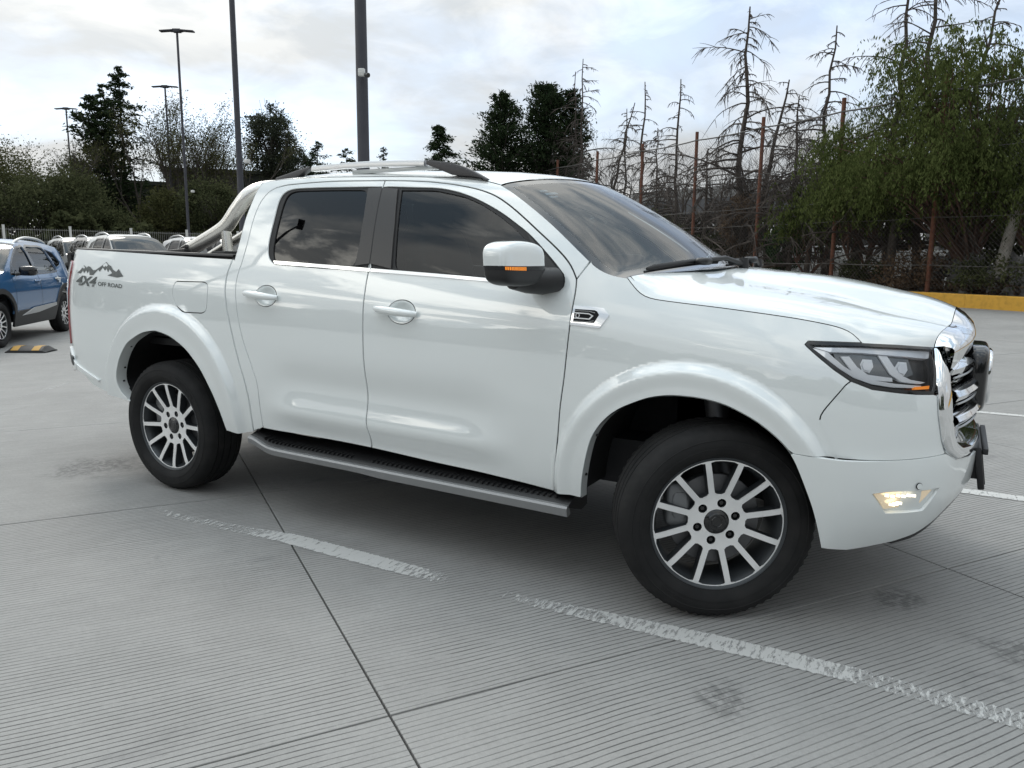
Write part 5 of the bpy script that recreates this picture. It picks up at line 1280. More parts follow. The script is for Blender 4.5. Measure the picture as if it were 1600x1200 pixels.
while k < L_:
    for sgn in (1, -1):
        a0, a1 = k, k+(z1-z0)
        t0, t1 = max(0, -k/(z1-z0)), min(1, (L_-k)/(z1-z0))
        if t1 > t0:
            q = [(pu[-1]+20+(k+(z1-z0)*t), (z0+(z1-z0)*t) if sgn > 0 else (z1-(z1-z0)*t)) for t in (t0, t1)]
            o = len(vs)
            for (x, z) in q: vs += [(x, -.053, z+.0022), (x+.002, -.051, z-.002), (x-.002, -.055, z-.002)]
            fs += [(o, o+1, o+4, o+3), (o+1, o+2, o+5, o+4), (o+2, o, o+3, o+5)]
    k += st_
b.add(vs, fs); tag(link('chain_mesh', b.mesh('chain_mesh', M['wire'], 0), fence), kind='stuff')

# ------------------------------------------------------------------ white panel fence on the left
M['fence_white'] = mat('fence_white', (.62, .62, .60), .5)
f0 = Vector(gp(-760, 39)); f1 = Vector(gp(620, 45)); fd_ = (f1-f0); FL = fd_.length; fa = math.atan2(fd_.y, fd_.x)
wf = empty('mesh_fence', f0, fa); tag(wf, 'low white wire panel fence along the far side of the lot', 'fence')
nps = int(FL/2.4)
for i in range(nps):
    b = MB(); x = FL*(i+.26)/nps; b.box((x, 0, 1.24), (.045, .035, 1.24)); b.box((x, 0, 2.49), (.05, .04, .012)); link('post', b.mesh('post', M['fence_white'], 0), wf)
b = MB(); x = 0
while x < FL: b.box((x, 0, 1.2), (.004, .004, 1.18)); x += .085
for z in (.1, .6, .65, 1.2, 1.25, 1.8, 1.85, 2.32): b.box((FL/2, -.006, z), (FL/2, .005, .007))
tag(link('wire_panel', b.mesh('wire_panel', mat('fence_wire', (.30, .30, .29), .5), 0), wf), kind='stuff')

# ------------------------------------------------------------------ other cars
def suv_y(x, z):
    t = lerp_tab([(.15, .10), (.35, .05), (.5, .015), (.62, 0), (.80, .004), (.92, .02), (1.0, .045), (1.25, .12), (1.45, .20), (1.56, .29)], z)
    e = .30*max(0, (abs(x)-1.35)/.80)**2.2
    return .885-t-e
def suv_s(x, z, off=0.0): return (x, -(suv_y(x, z)+off), z)
def make_suv(label, paint, glassm, group=None, silver=None, name='parked_car', near=False):
    root = empty(name); tag(root, label, 'car', group)
    def pp(nm, o, m, off=0.0, par=root, **k):
        a, c = panel_mesh(nm, o, m, suv_s, off, mirror=True, res=k.pop('res', .07), **k); A = link(nm, a, par); link(nm, c, par); return A
    def arc(cx, r, a0, a1, n=14): return [(cx+r*math.cos(math.radians(a0+(a1-a0)*i/n)), .34+r*math.sin(math.radians(a0+(a1-a0)*i/n))) for i in range(n+1)]
    FX, RX = 1.30, -1.25
    top = cr_spline([(2.06, .90), (1.9, .985), (1.5, 1.035), (1.05, 1.075), (.80, 1.20), (.42, 1.40), (.10, 1.505), (-.35, 1.555), (-.9, 1.545), (-1.35, 1.49), (-1.55, 1.44), (-1.80, 1.20), (-1.98, 1.02), (-2.08, .90), (-2.10, .70)], 5)
    win = [cr_spline([(.74, 1.07), (.62, 1.20), (.36, 1.355), (.20, 1.43), (.0, 1.455), (-.10, 1.455), (-.13, 1.20), (-.15, 1.055), (.3, 1.055), (.74, 1.065)], 3)[:-1],
           cr_spline([(-.24, 1.055), (-.21, 1.25), (-.20, 1.455), (-.5, 1.465), (-.86, 1.45), (-.97, 1.25), (-1.03, 1.10), (-.98, 1.075), (-.6, 1.06), (-.24, 1.055)], 3)[:-1],
           [(-1.10, 1.13), (-.95, 1.435), (-1.22, 1.38), (-1.38, 1.22), (-1.33, 1.17)]]
    body = join_curves(top, [(-2.09, .60)], [(-1.74, .60)], arc(RX, .46, 35, 145)[::-1][::-1] if False else [], [(-1.72, .52)], rev(arc(RX, .44, 12, 168))[0:0], rev(rev(arc(RX, .45, 25, 155))), [(-.85, .46), (.88, .46)], rev(rev(arc(FX, .45, 155, 25)))[0:0], rev(arc(FX, .45, 25, 155)), [(1.72, .52), (2.02, .56), (2.07, .75)])
    body = join_curves(top, [(-2.09, .58), (-1.70, .52)], rev(arc(RX, .45, 24, 156)), [(-.84, .46), (.89, .46)], rev(arc(FX, .45, 24, 156)), [(1.71, .52), (2.03, .56), (2.075, .74)])
    pp('body_side', body, paint, rim=.02, holes=win)
    for w in win: pp('window', inset_poly(w, -.004), glassm, -.012, rim=0, res=.12)
    for w in (0, 1): pp('window_surround', inset_poly(win[w], -.030), M['gloss_black'], .003, rim=.004, holes=[win[w]])
    pp('pillar', [(-.11, 1.05), (-.105, 1.46), (-.19, 1.46), (-.235, 1.05)], M['gloss_black'], .0045, rim=.004)
    clad = join_curves([(2.03, .40), (2.05, .57), (1.80, .56)], rev(arc(FX, .51, 10, 170))[::-1] if False else arc(FX, .52, 25, 165), [(.72, .50), (-.67, .50)], arc(RX, .52, 15, 155), [(-1.8, .56), (-2.09, .60), (-2.07, .38), (-1.72, .30)], rev(arc(RX, .445, 2, 178)), [(-.78, .26), (.83, .26)], rev(arc(FX, .445, 2, 178)), [(1.75, .32)])
    pp('cladding', clad, M['black_plastic'], .016, rim=.03)
    pp('side_strip', [(.62, .42), (.2, .52), (-.72, .55), (-.74, .50), (.0, .43)], M['satin_silver'], .022, rim=.006)
    pp('door_seam', [(-.185, 1.045), (-.18, .5), (-.174, .5), (-.179, 1.045)], M['rubber'], .002, rim=0); pp('door_seam', [(.80, 1.03), (.78, .8), (.80, .52), (.806, .52), (.786, .8), (.806, 1.03)], M['rubber'], .002, rim=0)
    pp('door_seam', [(-1.03, 1.06), (-1.06, .9), (-.85, .56), (-.844, .56), (-1.05, .9), (-1.024, 1.06)], M['rubber'], .002, rim=0)
    # top of the body: bonnet, screen, roof, tailgate as one strip across
    def cross(x, z, w): y = suv_y(x, z); k = .045*(1-abs(w)**2.6)**.8; return (x+(.06 if z < 1.1 and x > 1.2 else .05*sstep(-.1, .5, x)-.04*sstep(-1.4, -1.9, x))*(1-w*w), y*w, z+k)
    wl_ = [math.sin(math.pi/2*t) for t in np.linspace(-1, 1, 13)]
    def strip_top(i0, i1, nm, m, lift=0.0, wmax=1.0, par=root):
        q = MB(); seg = top[i0:i1+1]; q.add([vadd(cross(x, z, w*wmax), (lift*.5, 0, lift)) for x, z in seg for w in wl_], [(i*13+j, (i+1)*13+j, (i+1)*13+j+1, i*13+j+1) for i in range(len(seg)-1) for j in range(12)]); return link(nm, q.mesh(nm, m, 70), par)
    strip_top(0, 16, 'bonnet', paint); strip_top(16, 30, 'windscreen', glassm); strip_top(30, 50, 'roof', paint); strip_top(50, 60, 'rear_window', glassm); strip_top(60, len(top)-1, 'tailgate', paint)
    for sg in (-1, 1):
        q = MB(); rp_ = cr_spline([(.02, sg*.585, 1.50), (-.10, sg*.585, 1.560), (-.45, sg*.585, 1.615), (-.95, sg*.58, 1.60), (-1.22, sg*.575, 1.55), (-1.30, sg*.57, 1.51)], 5); q.tube(rp_, .022, 8); link('roof_rail', q.mesh('roof_rail', silver or M['satin_silver'], 60), root)
        q = MB(); q.superell((.60, sg*1.00, 1.10), (.075, .12, .075), .5, .5, 8, 16); q.tube([(.66, sg*.84, 1.05), (.62, sg*.95, 1.07)], .03, 8); link('door_mirror', q.mesh('door_mirror', M['gloss_black'], 60), root)
        q = MB(); q.tube([(-.02, sg*.895, .935), (-.05, sg*.915, .937), (-.17, sg*.915, .935), (-.20, sg*.89, .933)], .013, 8) if False else None
        q = MB(); q.tube([(.02, sg*(suv_y(0, .93)+.004), .93), (-.0, sg*(suv_y(0, .93)+.03), .932), (-.14, sg*(suv_y(0, .93)+.03), .93), (-.16, sg*(suv_y(0, .93)+.004), .93)], .014, 8); link('door_handle', q.mesh('door_handle', paint, 60), root)
        q = MB(); q.tube([(-.84, sg*(suv_y(0, .94)+.004), .945), (-.86, sg*(suv_y(0, .94)+.03), .947), (-1.0, sg*(suv_y(0, .94)+.03), .945), (-1.02, sg*(suv_y(0, .94)+.004), .945)], .014, 8); link('door_handle', q.mesh('door_handle', silver or paint, 60), root)
        for wx in (FX, RX):
            w = empty('road_wheel', (wx, sg*.755, .33), 0 if sg < 0 else math.pi, root); w.scale = (.865, .80, .865)
            for nm, me in WP:
                if nm in ('tyre', 'rim_barrel', 'rim_face', 'spoke_flank', 'hub_cap'): link(nm, me, w)
        q = MB(); q.superell((1.93, sg*.60, .84), (.13, .16, .07), .5, .5, 8, 14); link('headlamp', q.mesh('headlamp', M['lamp_clear'], 60), root)
        q = MB(); q.superell((-2.0, sg*.64, .95), (.10, .16, .08), .5, .5, 8, 14); link('tail_lamp', q.mesh('tail_lamp', M['red_lamp'], 60), root)
    q = MB(); q.superell((0, 0, .50), (1.98, .80, .20), .25, .3, 8, 28); q.box((-.1, 0, .72), (1.0, .78, .06)); link('floor', q.mesh('floor', M['under']), root)
    q = MB(); q.superell((2.0, 0, .62), (.10, .62, .16), .3, .3, 8, 24); link('grille', q.mesh('grille', M['gloss_black']), root)
    for sx, sy in ((.05, -.36), (.05, .36), (-.85, -.36), (-.85, .36)):
        q = MB(); q.superell((sx, sy, .92), (.09, .22, .30), .4, .4, 8, 14); q.superell((sx-.03, sy, 1.27), (.05, .12, .08), .5, .5, 8, 12); link('seat', q.mesh('seat', M['seat'], 60), root)
    return root
def cpaint(nm, c, met=.35): return mat(nm, c, .34, metal=met, coat=1.0)
M['light_glass'] = glass('light_car_glass', (.62, .66, .66), 1.6)
M['dark_glass'] = glass('dark_car_glass', (.10, .11, .11), 1.6)
blue = make_suv('metallic blue compact SUV with grey roof rails parked at left beyond the pickup tailgate', cpaint('blue_paint', (.008, .105, .27), .2), M['light_glass'], silver=mat('pale_rail', (.66, .66, .64), .4, metal=.3))
h = Vector((1.87, -2.14, 0)).normalized(); c_ = Vector((-12.17, 3.22, 0))-Vector((-h.y, h.x, 0))*.80
blue.location = c_; blue.rotation_euler = (0, 0, math.atan2(h.y, h.x))
q = MB()
for (x, z, a, c2) in ((-.88, .955, .035, .03), (-.93, .93, .07, .014), (-.93, .90, .035, .022)):
    q.add([(x+dx, suv_y(x, z)+.034, z+dz) for dx, dz in ((-a, -c2), (a, -c2), (a, c2), (-a, c2))], [(0, 1, 2, 3)])
q.add([(x, suv_y(-1.1, .84)+.006, z) for x, z in ((-1.13, .79), (-1.08, .79), (-1.08, .87), (-1.13, .87))], [(0, 1, 2, 3)])
link('protective_tape', q.mesh('protective_tape', M['sticker'], 0), blue)
silverp = cpaint('silver_paint', (.46, .47, .48)); whitep = cpaint('pale_paint', (.62, .63, .62), .1); greyp = cpaint('grey_paint', (.10, .105, .11)); 
G_ = 'cars parked in the row before the white panel fence'
for lb, p_, px, d, a in (('silver SUV with pale roof rails parked in the far row, seen over the pickup bed', whitep, 206, 26, -.25), ('pale SUV in the far row mostly hidden behind the roll bar', silverp, 318, 28.0, -.25), ('dark grey SUV behind the silver one in the far row', greyp, 168, 30.5, -.25), ('silver car roof just visible above the pickup tailgate corner', silverp, 128, 33.0, -.25), ('pale car glimpsed under the bend of the roll bar', whitep, 372, 27.0, -.25)):
    o = make_suv(lb, p_, M['dark_glass'], G_); o.location = gp(px, d); o.rotation_euler = (0, 0, a); o.scale = (1.0, 1.0, 1.22)
# rubber wheel stop
ws = empty('wheel_stop', (-10.68, 2.35, 0), math.atan2(.30, .44)); 
e0, e1 = Vector((-10.55, 2.06, 0)), Vector((-10.11, 2.36, 0))
ax_ = (Vector((-10.13, 2.34, 0))-Vector((-10.57, 2.05, 0))).normalized(); ws.location = (-10.50, 2.24, 0); ws.rotation_euler = (0, 0, math.atan2(ax_.y, ax_.x)); tag(ws, 'low black rubber wheel stop with two yellow bands on the concrete', 'wheel stop')
def stop_sec(x): 
    k = min(1, (.275-abs(x))/.06) if abs(x) > .215 else 1
    return [(x, -.16, 0), (x, -.155, .012+.02*k), (x, -.06, .02+.06*k), (x, .06, .02+.06*k), (x, .155, .012+.02*k), (x, .16, 0)]
b = MB(); xs = [-.275, -.25, -.215, .215, .25, .275]; b.add([p for x in xs for p in stop_sec(x)], [(i*6+k, (i+1)*6+k, (i+1)*6+k+1, i*6+k+1) for i in range(5) for k in range(5)]+[(5, 4, 3, 2, 1, 0), tuple(30+k for k in range(6))]); link('rubber_block', b.mesh('rubber_block', M['rubber'], 30), ws)
for x0, x1 in ((-.20, -.10), (.08, .18)):
    b = MB(); b.add([vadd(p, (0, 0, .003)) if 0 < i % 6 < 5 else p for i, p in enumerate([q for x in (x0, x1) for q in stop_sec(x)])], [(k, 6+k, 7+k, 1+k) for k in range(1, 4)]); 
    b.v = [(x+(-.05 if y > 0 else .03)*(1 if x0 > -0 else 1)*0, y, z) for x, y, z in b.v]; link('yellow_band', b.mesh('yellow_band', M['yellow_dull'], 30), ws)

# leaf belt added out of view: blocks low sky, puts a dark band in reflections
M['belt'] = mat('sky_blocker_leaf', (.030, .038, .022), .9)
rnd = random.Random(404); b = MB()
for k in range(5200):
    t = rnd.random(); a = math.radians(95+175*t); R_ = 46+rnd.uniform(-3, 5); h = 6.0+2.2*math.sin(t*23)+1.4*math.sin(t*61); z = h*rnd.random()**.8; s_ = rnd.uniform(.5, 1.0); x, y = CAM_POS[0]+R_*math.sin(a), CAM_POS[1]+R_*math.cos(a); u1 = rnd.uniform(0, 6.3); u2 = rnd.uniform(-1, 1)
    b.add([(x-s_*math.cos(u1), y-s_*math.sin(u1), z-s_*u2), (x+s_*.5, y-s_*.4, z+s_), (x+s_*math.cos(u1), y+s_*math.sin(u1), z+s_*u2), (x-s_*.5, y+s_*.4, z-s_)], [(0, 1, 2, 3)])
belt = b.build('sky_blocker', M['belt'], smooth=0); tag(belt, 'unseen dark belt of leaves added behind the camera to block low sky', 'light blocker', kind='stuff')

# ------------------------------------------------------------------ trees
M['bark'] = mat('bark', (.048, .040, .034), .95, noise=(7, (.085, .072, .062), .35, .7)); M['bark_dead'] = mat('dead_bark', (.046, .036, .031), .95, noise=(6, (.085, .070, .060), .35, .7))
M['bark_red'] = mat('red_bark', (.095, .052, .038), .95, noise=(8, (.15, .09, .07), .35, .7)); M['bark_pale'] = mat('pale_bark', (.24, .22, .19), .9, noise=(5, (.36, .34, .31), .35, .7))
M['lf_pepper'] = leafmat('pepper_leaf', (.036, .050, .016), (.120, .145, .052), trans=.42); M['lf_dark'] = leafmat('dark_needle', (.016, .026, .014), (.040, .058, .028), trans=.2)
M['lf_gum'] = leafmat('gum_leaf', (.030, .038, .028), (.075, .085, .058)); M['lf_olive'] = leafmat('olive_leaf', (.040, .046, .020), (.100, .100, .045)); M['lf_bush'] = leafmat('bush_leaf', (.032, .040, .020), (.10, .108, .055))
M['lf_dry'] = leafmat('dry_leaf', (.080, .054, .038), (.19, .14, .10)); M['lf_conifer'] = leafmat('green_needle', (.022, .045, .020), (.052, .092, .040), trans=.2)
def fence_d(px):
    v = _f+_r*((px-800)/FPX)+_u*((600-402)/FPX); k = (VF-(-CAM_POS[0]*UY+CAM_POS[1]*UX))/(-v.x*UY+v.y*UX); return k*math.hypot(v.x, v.y)
_gp0 = gp
def behind(px, b): return fence_d(px)+b
def leaves(name, C, D, Ln, Wd, m, parent, seed=0, roll=True):
    """C centres, D directions (N,3), lengths, widths -> one mesh of pointed leaf quads"""
    rg_ = np.random.default_rng(seed); C = np.asarray(C, float); D = np.asarray(D, float); n = len(C)
    D = D/np.maximum(1e-9, np.linalg.norm(D, axis=1, keepdims=True)); R = rg_.normal(size=(n, 3)); S_ = np.cross(D, R); S_ /= np.maximum(1e-9, np.linalg.norm(S_, axis=1, keepdims=True))
    Ln = np.broadcast_to(Ln, n)[:, None]; Wd = np.broadcast_to(Wd, n)[:, None]
    V = np.stack([C-D*Ln*.5, C+S_*Wd*.5-D*Ln*.05, C+D*Ln*.5, C-S_*Wd*.5-D*Ln*.05], 1).reshape(-1, 3)
    me = bpy.data.meshes.new(name); me.vertices.add(4*n); me.vertices.foreach_set('co', V.ravel().astype(np.float32)); me.loops.add(4*n); me.loops.foreach_set('vertex_index', np.arange(4*n, dtype=np.int32))
    me.polygons.add(n); me.polygons.foreach_set('loop_start', np.arange(0, 4*n, 4, dtype=np.int32)); me.polygons.foreach_set('loop_total', np.full(n, 4, np.int32)); me.materials.append(m); me.update(calc_edges=True)
    return link(name, me, parent)
def bez(p, d, L, droop, rnd, n=5, wob=.06):
    """a limb: starts along d, gravity bends it by droop"""
    p = Vector(p); d = Vector(d).normalized(); out = [p.copy()]
    for i in range(n):
        d = (d+Vector((rnd.uniform(-wob, wob), rnd.uniform(-wob, wob), rnd.uniform(-wob, wob)-droop/n))).normalized(); p = p+d*(L/n); out.append(p.copy())
    return out
def dead_conifer(label, px, d, top_py, r0, spread, seed, zb=.38, nb=46, lean=0.0, twig=9, start=.12, fuzz=0, group='bare dead conifers behind the chain-link fence'):
    rnd = random.Random(seed); base = gp(px, d, zb); H = zat(px, top_py, d)-zb
    root = empty('dead_tree', base); tag(root, label, 'tree', group)
    side = Vector((_r.x, _r.y, 0)).normalized(); tr = MB(); tp = []
    for i in range(13):
        t = i/12; tp.append(Vector((0, 0, -.1+(H+.1)*t))+side*(lean*H*t**1.3)+Vector((rnd.uniform(-1, 1), rnd.uniform(-1, 1), 0))*.022*H*(t*(1-t))**.5)
    tr.tube(tp, [r0*(1-.93*(i/12))**.85+.012 for i in range(13)], 9); link('trunk', tr.mesh('trunk', M['bark_dead'], 60), root)
    br = MB(); tips = []; nb = int(nb*1.35); spread *= 1.25; twig *= 1.25
    for k in range(nb):
        t = start+(1-start-.01)*(k+rnd.random())/nb; f = t*12; i = min(11, int(f)); p = tp[i].lerp(tp[i+1], f-i); a = rnd.uniform(0, 2*math.pi)
        L = spread*((1-t)**.75*.95+.10)*rnd.choice((.3, .55, .8, .95, 1.1, 1.35))*rnd.uniform(.8, 1.1); up = rnd.uniform(-.05, .55)
        c = bez(p, (math.cos(a), math.sin(a), up), L, rnd.uniform(.5, 1.15), rnd, 6, .10)
        rb = max(.014, .024+.014*L*(1-t)); br.tube(c, [rb*(1-.8*j/6) for j in range(7)], 4, cap=False)
        for q in range(int(twig*(.5+rnd.random()))):
            j = rnd.randint(1, 5); b0 = c[j].lerp(c[j+1], rnd.random()); dd = (c[j+1]-c[j]).normalized()+Vector((rnd.uniform(-.9, .9), rnd.uniform(-.9, .9), rnd.uniform(-.7, .4)))
            w = bez(b0, dd, L*rnd.uniform(.15, .42), rnd.uniform(.3, 1.0), rnd, 3, .14); br.tube(w, [.016, .013, .010, .007], 3, cap=False); tips.append(w)
    tag(link('branches', br.mesh('branches', M['bark_dead'], 0), root), kind='stuff')
    if fuzz:
        C = []; D = []
        for w in tips:
            for _ in range(fuzz): i = rnd.randint(0, 2); C.append(tuple(w[i].lerp(w[i+1], rnd.random())+Vector((rnd.gauss(0, .05), rnd.gauss(0, .05), rnd.gauss(0, .05))))); D.append((rnd.gauss(0, .5), rnd.gauss(0, .5), -.7))
        leaves('dry_needles', C, D, .10, .03, M['lf_dry'], root, seed)
    return root
def bare_tree(label, px, d, top_py, width, seed, zb=0, lf=None, nleaf=0, r0=.22, depth=5, name='bare_tree', group=None, bark='bark', fork=.16, leafsize=.14, kids=3, upb=.55):
    rnd = random.Random(seed); base = gp(px, d, zb); H = zat(px, top_py, d)-zb; root = empty(name, base); tag(root, label, 'tree', group)
    tr = MB(); br = MB(); tips = []
    def grow(p, dr, L, r, dep):
        c = bez(p, dr, L, -.12 if dep > 2 else .12, rnd, 4, .13); (tr if dep == depth else br).tube(c, [r*(1-.42*i/4) for i in range(5)], 7 if dep > 3 else (5 if dep > 2 else 3), cap=False)
        if dep <= 2: tips.append(c)
        if dep == 0: return
        nk = kids+(1 if rnd.random() < .5 else 0)
        for k in range(nk):
            t = rnd.uniform(.45, 1) if k else 1.0; f = t*4; i = min(3, int(f)); q = c[i].lerp(c[i+1], f-i); dd = (c[i+1]-c[i]).normalized()
            a = Vector((rnd.gauss(0, 1), rnd.gauss(0, 1), rnd.gauss(0, .5)+upb*.6)).normalized(); grow(q, dd*1.0+a*(.62*width), L*rnd.uniform(.62, .84), r*rnd.uniform(.46, .60), dep-1)
    L0 = H*.30; n0 = 3 if fork < .1 else 1
    for k in range(n0): grow((rnd.uniform(-.2, .2), rnd.uniform(-.2, .2), -.1), (rnd.gauss(0, .22 if n0 > 1 else .04), rnd.gauss(0, .22 if n0 > 1 else .04), 1), L0, r0, depth)
    zt = max(p.z for c in tips for p in c); k = H/zt
    for mbx in (tr, br): mbx.v = [(x*k, y*k, z*k) for x, y, z in mbx.v]
    link('trunk', tr.mesh('trunk', M[bark], 60), root); link('limbs', br.mesh('limbs', M[bark], 0), root)
    if nleaf:
        C = []; D = []
        for _ in range(nleaf):
            c = rnd.choice(tips); i = rnd.randint(0, 3); q = (c[i].lerp(c[i+1], rnd.random()))*k; s_ = .22; C.append((q.x+rnd.gauss(0, s_), q.y+rnd.gauss(0, s_), q.z+rnd.gauss(0, s_))); D.append((rnd.gauss(0, 1), rnd.gauss(0, 1), rnd.gauss(-.3, .8)))
        leaves('crown', C, D, leafsize, leafsize*.5, lf, root, seed)
    return root
def conifer(label, px, d, top_py, R, seed, zb=0, nb=120, lf='lf_dark', per=46, start=.06, shape=1.0, leaf=.20, up=.25, droop=.5, group=None, spire=1.0, name='conifer', gap=0.0):
    rnd = random.Random(seed); base = gp(px, d, zb); H = zat(px, top_py, d)-zb; root = empty(name, base); tag(root, label, 'tree', group)
    tr = MB(); tp = [Vector((rnd.uniform(-.06, .06)*i/4, rnd.uniform(-.06, .06)*i/4, -.1+(H+.05)*i/8)) for i in range(9)]; tr.tube(tp, [.012*H+.03-(.012*H+.015)*i/8 for i in range(9)], 8); link('trunk', tr.mesh('trunk', M['bark'], 60), root)
    br = MB(); C = []; D = []; S_ = []
    for k in range(nb):
        t = start+(1-start)*((k+rnd.random())/nb)**.9
        if gap and rnd.random() < gap: continue
        f = t*8; i = min(7, int(f)); p = tp[i].lerp(tp[i+1], f-i); a = rnd.uniform(0, 2*math.pi); prof = (1-t)**shape*spire+.05
        L = R*prof*rnd.uniform(.55, 1.22); c = bez(p, (math.cos(a), math.sin(a), up+rnd.uniform(-.2, .25)), L, droop, rnd, 5, .08)
        br.tube(c, [.02+.008*L*(1-j/5) for j in range(6)], 4, cap=False)
        for q in range(int(per*(.35+L/R))):
            u_ = rnd.random()**.65; f2 = u_*5; j = min(4, int(f2)); b0 = c[j].lerp(c[j+1], f2-j); w = .06+.16*L*(1-.55*u_); C.append((b0.x+rnd.gauss(0, w), b0.y+rnd.gauss(0, w), b0.z+rnd.gauss(0, w*.55)-.05)); dd = c[j+1]-c[j]; D.append((dd.x/L*4+rnd.gauss(0, .6), dd.y/L*4+rnd.gauss(0, .6), dd.z/L*4+rnd.gauss(-.05, .5))); S_.append(leaf*rnd.uniform(.6, 1.35))
    S_ = np.array(S_); link('boughs', br.mesh('boughs', M['bark'], 0), root); leaves('crown', C, D, S_, S_*.30, M[lf], root, seed); return root
def blob_tree(label, px, d, top_py, bot_py, wpx, seed, lf, n=9000, leaf=.16, zb=0, clumps=60, name='leafy_tree', cat='tree', group=None, trunk=.16, dens=.42, bark='bark', squash=1.0):
    """limbs reaching leaf clumps spread unevenly through a crown"""
    rnd = random.Random(seed); base = gp(px, d, zb); root = empty(name, base); tag(root, label, cat, group)
    zt = zat(px, top_py, d)-zb; z0 = max(.05, zat(px, bot_py, d)-zb); R = wpx/FPX*d/2; tr = MB(); br = MB(); top = Vector((0, 0, z0+(zt-z0)*.35))
    tr.tube([Vector((0, 0, -.1)), Vector((rnd.uniform(-.1, .1), rnd.uniform(-.1, .1), top.z*.5)), top], [trunk, trunk*.8, trunk*.6], 8); C = []; D = []; S_ = []
    ctr = []
    for k in range(clumps):
        while True:
            x, y, z = rnd.uniform(-1, 1), rnd.uniform(-1, 1), rnd.uniform(-1, 1)
            if x*x+y*y+z*z < 1: break
        s_ = (x*x+y*y+z*z)**.5; g = (.55+.45*s_)/max(.2, s_) if rnd.random() < .7 else 1
        q = Vector((x*g*R*.88, y*g*R*.88, (z0+zt)/2+z*g*(zt-z0)/2*.90)); cr_ = R*rnd.uniform(.16, .36); q.z = min(q.z, zt-cr_*.5); ctr.append((q, cr_))
        w = bez(top*rnd.uniform(.5, 1), q-top*.7, (q-top*.7).length*.95, 0, rnd, 4, .12); br.tube(w, [trunk*.34, trunk*.26, trunk*.18, trunk*.11, trunk*.05], 4, cap=False)
    for k in range(n):
        q, cr_ = rnd.choice(ctr); v = Vector((rnd.gauss(0, 1), rnd.gauss(0, 1), rnd.gauss(0, 1)*squash))*cr_*dens*1.15; C.append(tuple(q+v)); D.append((v.x+rnd.gauss(0, .4), v.y+rnd.gauss(0, .4), v.z+rnd.gauss(-.2, .4))); S_.append(leaf*rnd.uniform(.6, 1.4))
    S_ = np.array(S_)
    link('trunk' if cat == 'tree' else 'stems', tr.mesh('trunk', M[bark], 60), root); link('limbs', br.mesh('limbs', M[bark], 0), root); leaves('crown', C, D, S_, S_*.45, M[lf], root, seed); return root
def pepper_tree(label, px, d, seed, strands, zb=.38, top_py=55, wpx=330, bot_py=330, name='pepper_tree', trunk=.17, nleaf=22, group=None, shift=0.0, sl=(.7, 1.7), lf='lf_pepper'):
    rnd = random.Random(seed); base = gp(px, d, zb); root = empty(name, base); tag(root, label, 'tree', group)
    zt = zat(px, top_py, d)-zb; zl = zat(px, bot_py, d)-zb; R = wpx/FPX*d/2; side = Vector((_r.x, _r.y, 0)); off = side*(shift/FPX*d)
    tr = MB(); br = MB(); c1 = bez((0, 0, -.1), (.25, .1, 1), zl*.85, -.05, rnd, 5, .22); tr.tube(c1, [trunk*(1.15-.10*i) for i in range(6)], 9); c2 = bez(c1[1], (-.6, .1, .8), zl*.8, -.2, rnd, 4, .22); tr.tube(c2, [trunk*.7, trunk*.6, trunk*.5, trunk*.45, trunk*.4], 8)
    link('trunk', tr.mesh('trunk', M['bark_red'], 60), root)
    C = []; D = []; S_ = []; heads = []
    for k in range(strands//18):
        while True:
            x, y, z = rnd.uniform(-1, 1), rnd.uniform(-1, 1), rnd.uniform(-.75, 1)
            rr = (x*x+y*y+max(0, z)**2)**.5
            if .25 < rr < 1: break
        q = off+Vector((x*R*.92, y*R*.92, zl+(zt-zl)*(.30+.62*z if z > 0 else .30+.30*z)))
        s0 = rnd.choice(c1[2:]+c2[2:]); mid = s0.lerp(q, .55)+Vector((0, 0, .35)); br.tube([s0, s0.lerp(mid, .5)+Vector((rnd.uniform(-.2, .2), rnd.uniform(-.2, .2), .1)), mid, mid.lerp(q, .6)+Vector((0, 0, .12)), q], [trunk*.30, trunk*.24, trunk*.17, trunk*.10, .012], 5, cap=False); heads.append((q, (q-off-Vector((0, 0, zl)))))
    for q, out in heads:
        o = Vector((out.x, out.y, 0)); o = o.normalized() if o.length > .1 else Vector((1, 0, 0))
        for s_ in range(18):
            p = q+Vector((rnd.gauss(0, .34), rnd.gauss(0, .34), rnd.gauss(0, .22))); dr = o*.35+Vector((rnd.gauss(0, .45), rnd.gauss(0, .45), rnd.uniform(-.2, .5))); L = rnd.uniform(*sl); w = bez(p, dr, L, 2.2, rnd, 5, .07)
            for j in range(nleaf):
                f = rnd.random()*5; i = min(4, int(f)); b0 = w[i].lerp(w[i+1], f-i); C.append((b0.x+rnd.gauss(0, .035), b0.y+rnd.gauss(0, .035), b0.z+rnd.gauss(0, .03))); D.append((rnd.gauss(0, .45), rnd.gauss(0, .45), -1)); S_.append(rnd.uniform(.075, .165))
    S_ = np.array(S_); tag(link('limbs', br.mesh('limbs', M['bark_red'], 0), root), kind='stuff'); leaves('crown', C, D, S_, S_*.34, M[lf], root, seed); return root

